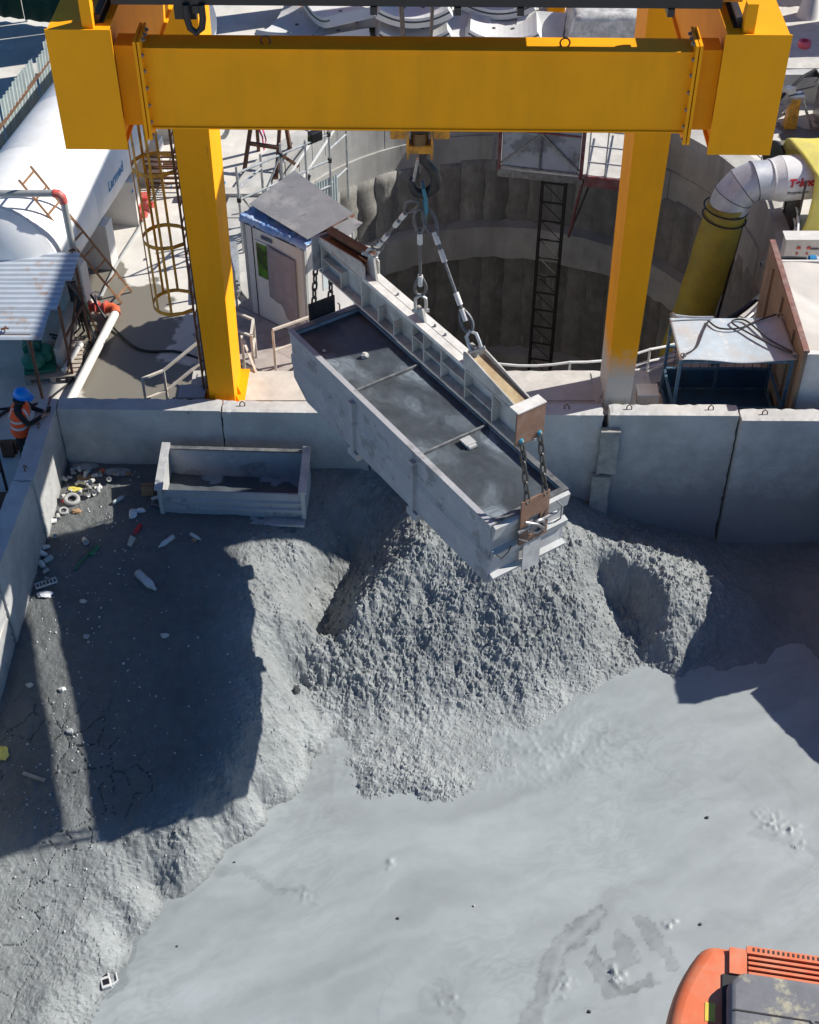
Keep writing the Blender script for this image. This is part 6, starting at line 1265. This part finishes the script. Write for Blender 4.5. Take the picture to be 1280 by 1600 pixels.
for s in (-1, 1):
    x0, x1 = sorted((s * bl, s * (bl + .07))); m_ = MB(); m_.prism([(x0, -bd - .07, .05), (x0, bd + .05, .05), (x0, bd + .05, bh + .16), (x0, -bd - .07, bh - .06)], (x1 - x0, 0, 0)); m_.build('end_wall', skip_end, t)
    x0, x1 = sorted((s * (bl - .03), s * (bl + .11))); MB().hexa([(x0, -bd - .10, bh - .058), (x1, -bd - .10, bh - .058), (x1, bd + .06, bh + .162), (x0, bd + .06, bh + .162), (x0, -bd - .10, bh - .02), (x1, -bd - .10, bh - .02), (x1, bd + .06, bh + .20), (x0, bd + .06, bh + .20)]).build('end_cap', skip_end, t)
Xg, Yg = np.meshgrid(np.linspace(-bl, bl, 50), np.linspace(-bd, bd, 24)); put_raw('mud_residue', grid_mesh('mud_residue', Xg, Yg, .20 + .12 * fbm(Xg * 2, Yg * 2, 3, 3) + .12 * np.clip(-Xg - .6, 0, 1), np.clip(.10 + .25 * (fbm(Xg * 2.3, Yg * 2.3, 3, 7) > .12), .05, .4)), MATS['wet dark mud'], t)

# ------------------------------------------------------------------ litter in the pit
def flat_me(verts_fn): pass
cup_me = MB().lathe([(.032, 0), (.045, .12), (.047, .12), (.040, .118), (.028, .01)], 12).mesh('cup'); cup_me.materials.append(foam_white); cup_me.shade_smooth()
def place(name, me, x, y, dz, rot, sc, **tags):
    o = bpy.data.objects.new(name, me); COL.objects.link(o); o.location = (x, y, th(x, y) + dz); o.rotation_euler = rot; o.scale = sc
    for k, v in tags.items(): o['category' if k == 'cat' else k] = v
    return o
rr = random.Random(21)
corner = [(-5.99, 18.39), (-5.77, 18.35), (-5.63, 18.28), (-5.89, 18.16), (-5.59, 18.24), (-5.48, 18.28), (-5.37, 18.24), (-5.45, 18.6), (-5.54, 18.16), (-5.64, 18.08), (-5.98, 18.03), (-5.97, 18.66), (-5.96, 18.74), (-5.87, 18.58), (-5.62, 18.72), (-5.8, 18.63), (-5.7, 18.46), (-5.52, 18.42), (-5.84, 18.3), (-5.72, 18.15), (-5.3, 18.45), (-5.67, 18.58), (-5.92, 18.48), (-5.4, 18.12), (-5.2, 18.55), (-5.58, 18.50)]
for x, y in corner: place('cup', cup_me, x, y, .05, (R(rr.uniform(60, 110)), 0, rr.uniform(0, 6.28)), [rr.uniform(.65, 1.0)] * 3, label='crumpled white cup in the litter heap in the pit corner', cat='cup', group='white cups heaped in the pit corner')
for x, y in [(-6.03, 17.13), (-6.03, 16.86), (-6.05, 16.66), (-6.06, 16.53), (-6.06, 16.42), (-6.05, 16.3), (-6.0, 16.2), (-6.02, 17.45), (-6.03, 17.6)]: place('cup', cup_me, x, y, .05, (R(rr.uniform(60, 100)), 0, rr.uniform(0, 6.28)), [rr.uniform(.8, 1.25)] * 3, label='white cup in the row of litter along the left pit wall', cat='cup', group='white cups along the left wall')
place('cup', cup_me, -5.49, 17.03, .05, (R(80), 0, .5), (1.1, 1.1, 1.1), label='lone white cup on the dark ground left of the green plastic', cat='cup')
place('cup', cup_me, -4.70, 16.86, .05, (R(50), 0, 2.6), (1.25, 1.25, 1.4), label='lone pale cup in the middle of the dark shelf', cat='cup')
def tyre(x, y, Ro, lab):
    t = thing('tyre', lab, 'tyre', (x, y, th(x, y)), None, 0, True); MB().ring((0, 0, Ro * .36), (.12, -.1, 1), Ro, Ro * .36, 28, 12).build('tread', mat('dusty tyre', (.36, .36, .35), .85, var=.2, scale=9, dirt=(.2, .2, .2), dscale=6), t, True); MB().ring((0, 0, Ro * .36), (.12, -.1, 1), Ro * .66, Ro * .10, 24, 6).build('bead', rubber, t, True)
tyre(-5.84, 17.94, .105, 'small dusty tyre in the lit patch by the litter heap'); tyre(-5.95, 17.70, .065, 'tiny grey tyre ring against the left pit wall')
lump('plastic_bag', (-4.74, 17.60, th(-4.74, 17.6) + .03), (.07, .11, .05), bag_white, 5, label='white plastic bag lying left of the small bin', cat='bag')
lump('plastic_bag', (-4.62, 17.69, th(-4.62, 17.69) + .03), (.09, .05, .04), bag_white, 6, label='small white bag end touching the larger bag', cat='bag')
t = thing('cardboard_box', 'small brown cardboard box by the bin corner', 'box', (-4.55, 18.13, th(-4.55, 18.13)), None, .1, True); MB().box((-.10, -.08, 0), (.10, .08, .17)).build('carton', card, t, bevel=.006); MB().box((-.102, -.03, .1705), (.102, .03, .173)).build('tape', mat('tape', (.25, .15, .08), .4), t)
m_ = MB(); m_.tube([(-.14, 0, 0), (.14, .0, 0)], .035, 10); me = m_.mesh('tube'); me.materials.append(cream_pipe); place('foam_tube', me, -4.33, 18.0, .04, (0, 0, .45), (1, 1, 1), label='short white tube leaning at the bin corner', cat='tube')
bot_me = MB().lathe([(.0, 0), (.035, .004), (.037, .05), (.033, .09), (.037, .13), (.035, .19), (.014, .235), (.014, .26), (.0, .262)], 12).mesh('bottle'); bot_me.shade_smooth()
def bottle(x, y, rz, m, sc, lab):
    me = bot_me.copy(); me.materials.append(m); return place('bottle', me, x, y, .035, (R(90), 0, rz), [sc] * 3, label=lab, cat='bottle')
bottle(-4.58, 17.36, -.3, can_red, 1.0, 'red drink bottle in front of the small bin'); bottle(-4.50, 16.32, -2.4 + math.pi, bottle_clear, 2.0, 'large cloudy plastic bottle on the dark shelf'); bottle(-5.12, 17.86, 2.4, bottle_clear, 1.0, 'grey bottle left of the white bag'); bottle(-4.45, 17.86, 1.0, print_grey, .9, 'dark bottle below the cardboard box'); bottle(-3.98, 17.08, -.7, bottle_clear, 1.3, 'cloudy bottle in front of the bin front edge'); bottle(-3.7, 17.14, .9, foam_white, .9, 'white bottle near the ridge in front of the bin')
m_ = MB(); m_.tube([(-5.55, 16.4, th(-5.55, 16.4) + .02), (-5.45, 16.6, th(-5.45, 16.6) + .02), (-5.3, 16.8, th(-5.3, 16.8) + .03)], .018, 6); m_.tube([(-5.33, 16.68, th(-5.3, 16.7) + .03), (-5.22, 16.88, th(-5.22, 16.88) + .03)], .035, 6); m_.build('green_handle', green_thing, None, True, label='green plastic handle lying on the dark shelf', cat='handle')
t = thing('grid_tray', 'white slotted plastic tray by the left pit wall', 'tray', (-5.97, 16.1, th(-5.97, 16.1) + .03), None, .45, True)
MB().box((-.18, -.06, 0), (.18, -.045, .03)).build('tray_edge', foam_white, t); MB().box((-.18, .045, 0), (.18, .06, .03)).build('tray_edge', foam_white, t)
for k in range(7): MB().box((-.18 + k * .057, -.045, 0), (-.18 + k * .057 + .02, .045, .025)).build('tray_bar', foam_white, t)
lump('plastic_sheet', (-5.97, 15.9, th(-5.97, 15.9) + .02), (.13, .08, .03), bag_white, 8, label='crumpled pale plastic sheet below the slotted tray', cat='plastic')
m_ = MB(); m_.bar((-5.85, 12.86, th(-5.85, 12.86) + .03), (-5.5, 12.74, th(-5.5, 12.74) + .03), .05, .03); m_.build('wood_offcut', wood, None, label='pale wood offcut on the cracked mud at lower left', cat='wood')
for i, (x, y, lab) in enumerate(((-5.32, 15.78, 'pinkish rag in the lit strip of the shelf'), (-3.92, 15.13, 'white lump alone in the broad shadow'), (-5.18, 15.13, 'pale lump at the edge of the lit strip'), (-5.96, 14.28, 'pale broken chunk beside the left wall'), (-5.44, 14.21, 'round pale stone in the lit strip'), (-5.22, 13.51, 'white broken chunk low in the lit strip'))):
    lump('chunk', (x, y, th(x, y) + .01), (.06, .045, .035), (conc_block, foam_white, grime)[i % 3], 30 + i, label=lab, cat='chunk')
lump('plastic_bag', (-6.2, 13.15, th(-6.2, 13.15) + .03), (.10, .14, .05), tarp_yellow, 12, label='crumpled yellow bag at the left picture edge', cat='bag')
for i, (x, y, s, m, lab) in enumerate(((-5.75, 18.78, (.22, .10, .03), grime, 'grey rag sheet against the back wall in the corner'), (-5.15, 18.66, (.24, .09, .03), grime, 'long grey rag in the litter by the back wall'), (-5.7, 18.50, (.15, .08, .03), card, 'torn brown card in the corner litter heap'), (-5.84, 18.22, (.13, .06, .03), tarp_yellow, 'yellowish card at the lit edge of the litter heap'), (-5.97, 17.95, (.06, .06, .04), can_red, 'red scrap beside the small tyre'), (-5.72, 17.68, (.08, .06, .03), card, 'brown scrap right of the tiny tyre ring'), (-4.98, 18.62, (.07, .05, .03), card, 'reddish card scrap at the right of the litter'), (-5.42, 18.66, (.05, .05, .05), orange_red, 'orange scrap in the middle of the litter heap'), (-3.62, 17.02, (.05, .05, .03), card, 'brown scrap below the small bin'))):
    lump('scrap', (x, y, th(x, y) + .02), s, m, 50 + i, label=lab, cat='scrap')
def flakes():        # countless tiny chips over the shelf
    mb = MB(); rr = random.Random(9); n = 1500; XY = RNG.uniform((-6.2, 10.5), (-2.4, 18.7), (n, 2)); z, t_, r_ = terrain(XY[:, 0], XY[:, 1])
    for i in range(n):
        x, y = XY[i]; dens = .25 + .75 * math.exp(-((x + 5.4) / .8) ** 2)
        if rr.random() > dens or z[i] < W + .1: continue
        s = .006 + .022 * rr.random() ** 3; a = rr.random() * 6.28; zz = z[i] + .004; c, d = math.cos(a) * s, math.sin(a) * s
        mb.add([(x - c, y - d, zz), (x + d, y - c, zz + s * .4), (x + c, y + d, zz + s * .2), (x - d, y + c, zz), (x, y, zz + s)], [(0, 1, 4), (1, 2, 4), (2, 3, 4), (3, 0, 4)])
    mb.build('chip_litter', mat('pale chips', (.46, .46, .45), .8, var=.4, scale=12), kind='stuff', label='countless tiny pale chips strewn over the dark shelf', cat='chips')
flakes()
# things afloat on the slurry
t = thing('floating_box', 'small black and white plastic case floating near the left bank', 'case', (-4.27, 10.02, W), None, .35, True)
MB().box((-.10, -.14, -.02), (.04, .12, .07)).build('case_body', foam_white, t, bevel=.01); MB().box((-.07, -.10, .0705), (.02, -.01, .074)).build('window', black, t); MB().box((-.07, .03, .0705), (.02, .09, .074)).build('window', black, t); m_ = MB(); m_.tube([(.05, -.1, .02), (.13, -.06, .02), (.13, .08, .02), (.05, .12, .02)], .012, 6); m_.build('wire_handle', foam_white, t)
for i, (x, y, s, lab) in enumerate(((4.63, 12.75, .045, 'small dark stone right of centre on the slurry'), (-.17, 11.0, .04, 'dark pebble in the middle of the slurry'), (4.25, 10.9, .04, 'dark stone above the excavator on the slurry'), (2.5, 9.55, .045, 'dark stone at the lower edge of the slurry'), (-3.35, 10.55, .025, 'tiny dark pebble near the left bank'), (.95, 11.2, .03, 'small pale pebble in the centre slurry'), (-2.65, 11.95, .025, 'tiny pebble on the slurry below the left ridge'))):
    lump('pebble', (x, y, W + .008), (s * .6, s * .55, s * .5), mat('dark wet stone', (.07, .075, .08), .6) if i != 5 else conc_block, 70 + i, label=lab, cat='stone')

# ------------------------------------------------------------------ left side platform behind the worker
t = thing('steel_platform', 'rusty steel platform with rails left of the pit wall', 'platform', (-7.2, 17.5, 0))
for k in range(4): MB().box((-8.6, 15.9 + k * .48, .02), (-6.55, 16.36 + k * .48, .06)).build('deck_plate', rust, t)
for a, b in (((-6.62, 16.2, 0), (-6.62, 16.2, .5)), ((-6.9, 17.9, 0), (-6.9, 17.9, .9)), ((-7.9, 17.3, 0), (-7.9, 17.3, .9))): MB().bar(a, b, .04).build('post', dark_steel, t)
for a, b in (((-6.9, 17.9, .9), (-8.6, 17.2, .85)), ((-6.9, 17.9, .45), (-8.6, 17.2, .4)), ((-6.6, 17.75, .06), (-7.2, 16.2, .06))): MB().bar(a, b, .035).build('rail', dark_steel, t)
for k in range(3): MB().box((-7.15 + k * .03, 18.75 + k * .10, .0), (-6.95 + k * .03, 18.83 + k * .10, .35 - k * .08)).build('step_bracket', rust, t)

# ------------------------------------------------------------------ worker leaning on the wall
def skin_mesh(V, E, Rd, root=0, sub_=2):
    me = bpy.data.meshes.new('sk'); me.from_pydata(V, E, []); o = bpy.data.objects.new('sk', me); COL.objects.link(o)
    m = o.modifiers.new('s', 'SKIN'); m.use_smooth_shade = True
    for i, r in enumerate(Rd): me.skin_vertices[0].data[i].radius = (r, r) if not isinstance(r, tuple) else r
    for i in range(len(V)): me.skin_vertices[0].data[i].use_root = (i == root)
    s = o.modifiers.new('u', 'SUBSURF'); s.levels = sub_; s.render_levels = sub_
    dg = bpy.context.evaluated_depsgraph_get(); out = bpy.data.meshes.new_from_object(o.evaluated_get(dg)); bpy.data.objects.remove(o); return out
def worker():
    t = thing('person', 'worker in blue helmet and orange vest leaning on the pit wall', 'person', (-6.78, 18.5, 0))
    V = []; E = []; Rd = []
    def v(p, r, par=None): V.append(p); Rd.append(r); (E.append((par, len(V) - 1)) if par is not None else None); return len(V) - 1
    pel = v((-6.62, 18.52, .93), (.15, .12)); wst = v((-6.61, 18.53, 1.08), (.14, .115), pel); che = v((-6.58, 18.55, 1.28), (.17, .125), wst); shb = v((-6.56, 18.56, 1.40), (.13, .10), che)
    nk = v((-6.52, 18.57, 1.475), .058, shb); hd = v((-6.48, 18.58, 1.56), (.085, .095), nk); ht = v((-6.475, 18.58, 1.66), (.07, .085), hd)
    for s in (-1, 1):
        hip = v((-6.63, 18.52 + s * .10, .86), .10, pel); kn = v((-6.60 + .03 * s, 18.51 + s * .12, .47), .068, hip); an = v((-6.64 + .03 * s, 18.50 + s * .12, .09), .048, kn); toe = v((-6.52 + .03 * s, 18.50 + s * .13, .045), .045, an)
        sh_ = v((-6.56, 18.56 + s * .19, 1.38), .068, shb); elb = v((-6.42, 18.62 + s * .23, 1.10), .05, sh_); wr = v((-6.24, 18.70 + s * .08, 1.10), .034, elb); pm = v((-6.185, 18.715 + s * .05, 1.11), (.036, .022), wr)
        for k in range(4):
            yo = (-.024 + .016 * k); L = (.05, .06, .062, .05)[k]
            a = v((-6.15, 18.715 + s * .035 + yo * .8, 1.118), .0095, pm); b = v((-6.15 + L * .55, 18.715 + s * .025 + yo * .7, 1.115), .0088, a); v((-6.15 + L * .7, 18.715 + s * .012 + yo * .6, 1.096), .008, b)
        a = v((-6.20, 18.715 + s * .02, 1.13), .011, pm); v((-6.165, 18.715 + s * .006, 1.14), .0095, a)
    me = skin_mesh(V, E, Rd, 0, 2)
    me.materials.append(jacket); me.materials.append(skin)
    for p in me.polygons:
        c = p.center
        if (c.z > 1.50 and c.x > -6.59) or (c.x > -6.225 and 1.0 < c.z < 1.25): p.material_index = 1
    me.shade_smooth(); body = bpy.data.objects.new('body', me); COL.objects.link(body); body.parent = t; body.matrix_parent_inverse = Matrix.Translation((6.78, -18.5, 0))
    # face: nose, brow, mouth, eyes, ears
    f = MB(); f.tube([(-6.385, 18.58, 1.585), (-6.368, 18.58, 1.555)], [.010, .016], 8); sub(f, 'nose', skin, body, True)
    for s in (-1, 1):
        e = MB(); e.lathe([(.0, -.008), (.009, 0), (0, .008)], 8, (-6.392, 18.58 + s * .032, 1.592)); sub(e, 'eye', black, body)
        e = MB(); e.lathe([(.0, -.03), (.016, 0), (0, .03)], 8, (-6.48, 18.58 + s * .095, 1.57), .9, .5); sub(e, 'ear', skin, body, True)
    f = MB(); f.bar((-6.387, 18.555, 1.527), (-6.387, 18.605, 1.527), .012, .008); sub(f, 'mouth', mat('lips', (.3, .1, .08), .5), body)
    hr = MB(); hr.ring((-6.525, 18.57, 1.53), (.2, 0, 1), .088, .045, 18, 8, R(40), R(320), (1, 0, 0)); sub(hr, 'hood', jacket, body, True)
    # vest as a shell round the torso
    secs = [(.86, -6.625, 18.52, .17, .215), (.95, -6.62, 18.52, .172, .215), (1.05, -6.61, 18.53, .165, .205), (1.15, -6.60, 18.54, .17, .21), (1.26, -6.585, 18.55, .175, .22), (1.36, -6.57, 18.56, .155, .205), (1.43, -6.555, 18.565, .12, .16), (1.465, -6.545, 18.57, .095, .11)]
    def shell(zs, grow=0):
        mb = MB(); n = 28; vs = []
        for z in zs:
            c = [np.interp(z, [q[0] for q in secs], [q[i] for q in secs]) for i in (1, 2, 3, 4)]
            vs += [(c[0] + (c[2] + grow) * math.cos(2 * math.pi * k / n), c[1] + (c[3] + grow) * math.sin(2 * math.pi * k / n), z + .03 * math.cos(2 * math.pi * k / n) * -1 * (1 if z < 1 else .3)) for k in range(n)]
        return mb.add(vs, [(j * n + k, j * n + (k + 1) % n, (j + 1) * n + (k + 1) % n, (j + 1) * n + k) for j in range(len(zs) - 1) for k in range(n)])
    ve = shell([q[0] for q in secs]).build('vest', vest_orange, t, True)
    for z0 in (1.02, 1.16): sub(shell([z0, z0 + .045], .006), 'reflective_band', reflect, ve)
    for s in (-1, 1):
        m_ = MB(); m_.tube([(-6.43, 18.56 + s * .11, 1.15), (-6.42, 18.56 + s * .12, 1.28), (-6.46, 18.56 + s * .12, 1.40), (-6.56, 18.565 + s * .11, 1.46), (-6.68, 18.56 + s * .11, 1.40), (-6.75, 18.55 + s * .12, 1.24)], .022, 6, flat=.4); sub(m_, 'reflective_strap', reflect, ve)
    # helmet
    hm = MB(); prof = [(.138, 0), (.137, .035), (.128, .075), (.105, .115), (.065, .14), (.02, .15), (.001, .152)]; hm.lathe(prof, 28, (0, 0, 0), 1.12, .95); hm.lathe([(.15, -.004), (.155, .002), (.138, .012)], 28, (.012, 0, 0), 1.16, .97)
    hm.tube([(-.12, 0, .085), (-.06, 0, .135), (.02, 0, .155), (.09, 0, .125)], .016, 6)
    hm.hexa([(.10, -.10, -.012), (.20, -.07, -.03), (.20, .07, -.03), (.10, .10, -.012), (.10, -.10, .004), (.20, -.07, -.018), (.20, .07, -.018), (.10, .10, .004)])
    hm2 = MB(); M_ = Matrix.Translation((-6.48, 18.58, 1.615)) @ Matrix.Rotation(R(8), 4, 'Y') @ Matrix.Rotation(R(-12), 4, 'Z'); hm2.v = [tuple(M_ @ Vector(p)) for p in hm.v]; hm2.f = hm.f
    hm2.build('helmet', helmet_blue, t, True)
    # boots
    for s in (-1, 1): MB().box((-6.72 + .03 * s, 18.45 + s * .125, .0), (-6.46 + .03 * s, 18.55 + s * .125, .10)).build('boot', black, t, bevel=.03)
    ph = MB(); ph.cbox((-6.145, 18.715, 1.125), (.075, .14, .012), .1); ph.build('phone', black, None, label='dark phone in the hands of the worker', cat='phone')
worker()
for o_ in bpy.data.objects:
    if o_.name == 'person': o_.scale = (.95, .95, .95)
m_ = MB(); m_.tube([(-6.22, 18.98, 1.0), (-6.17, 19.05, 1.14)], .022, 6); m_.build('marker_rod', maroon, None, True, label='short dark red rod standing on the wall beside the worker', cat='rod')

# ------------------------------------------------------------------ excavator at the lower right
ex = thing('excavator', 'orange excavator with grey hood cut by the lower right corner', 'excavator', (5.38, 7.4, W), None, R(-9.6), True)
EZ = 2.2   # local z of world 0 is 2.2
def rearpoly(Rr, hw, x1):
    a = math.asin(hw / Rr); return [(-Rr * math.cos(a + (-2 * a) * k / 18), Rr * math.sin(a + (-2 * a) * k / 18)) for k in range(19)] + [(x1, -hw), (x1, hw)]
def slab(poly, z0, z1): return MB().prism([(x, y, z0) for x, y in poly], (0, 0, z1 - z0))
o = slab(rearpoly(2.42, 1.42, .9), 1.35, 2.62).build('body_shell', exc_orange, ex, True, bevel=.16)
o.modifiers['bevel'].segments = 5
hd_ = slab([(-1.72, -1.0), (-1.72, .80), (-1.56, .96), (.8, .96), (.8, -1.0)], 2.60, 2.86).build('engine_hood', exc_grey, ex, True, bevel=.09); hd_.modifiers['bevel'].segments = 4
for y in (.42, -.2): MB().box((-1.66, y, 2.858), (.8, y + .02, 2.868)).build('hood_seam', exc_dark, ex)
MB().cyl((-.75, .43, 2.862), (-.75, .43, 2.875), .025, 10).build('hood_bolt', steel, ex)
MB().box((-1.76, -1.03, 2.60), (.84, 1.0, 2.64)).build('hood_seal', rubber, ex)
MB().box((-1.5, 1.01, 2.60), (.88, 1.30, 2.632)).build('vent_recess', exc_dark, ex)
for k in range(4): MB().box((-1.45, 1.03 + k * .07, 2.634), (.88, 1.065 + k * .07, 2.665)).build('louvre_slat', exc_orange, ex)
MB().box((-1.68, 1.01, 2.60), (-1.47, 1.36, 2.668)).build('vent_frame', exc_orange, ex); MB().box((-1.47, 1.31, 2.60), (.88, 1.41, 2.672)).build('vent_frame', exc_orange, ex)
for k in range(26): MB().box((-1.4 + k * .06, 1.345, 2.6725), (-1.4 + k * .06 + .025, 1.39, 2.676)).build('vent_slot', exc_dark, ex)
MB().box((-1.96, .36, 2.621), (-1.84, .60, 2.626)).build('warning_decal', mat('yellow decal', (.62, .47, .06), .5), ex)
MB().cyl((-1.83, .20, 2.62), (-1.83, .20, 2.64), .045, 14).build('filler_cap', steel, ex, True)
for s in (-1, 1):
    pts = [(-1.5 + .45 * math.cos(a), .45 + .45 * math.sin(a)) for a in [R(90 + 180 * k / 10) for k in range(11)]] + [(1.7 + .45 * math.cos(a), .45 + .45 * math.sin(a)) for a in [R(-90 + 180 * k / 10) for k in range(11)]]
    MB().prism([(x, s * 1.15 - .3, z) for x, z in pts], (0, .6, 0)).build('track', dark_steel, ex)
MB().box((-1.2, -.7, .5), (1.2, .7, 1.34)).build('undercarriage', dark_steel, ex)
cb = MB().box((.95, .35, 1.4), (2.3, 1.40, 3.05)).build('cab', exc_orange, ex, bevel=.1); sub(MB().box((1.1, 1.395, 2.1), (2.2, 1.408, 2.9)), 'cab_window', glass, cb)
MB().hexa([(1.4, -.3, 1.7), (4.2, -.3, 2.7), (4.2, .1, 2.7), (1.4, .1, 1.7), (1.4, -.3, 2.4), (4.0, -.3, 3.3), (4.0, .1, 3.3), (1.4, .1, 2.4)]).build('boom', exc_orange, ex)
MB().hexa([(4.0, -.25, 2.6), (6.2, -.25, .6), (6.2, .05, .6), (4.0, .05, 2.6), (4.2, -.25, 3.2), (6.5, -.25, 1.0), (6.5, .05, 1.0), (4.2, .05, 3.2)]).build('arm', exc_orange, ex)
MB().prism([(6.0, -.6, .9), (6.7, -.6, .9), (6.6, -.6, .2), (6.1, -.6, .05), (5.8, -.6, .35)], (0, 1.1, 0)).build('bucket', dark_steel, ex)
for o in list(bpy.data.objects):
    if '_local' in o: del o['_local']
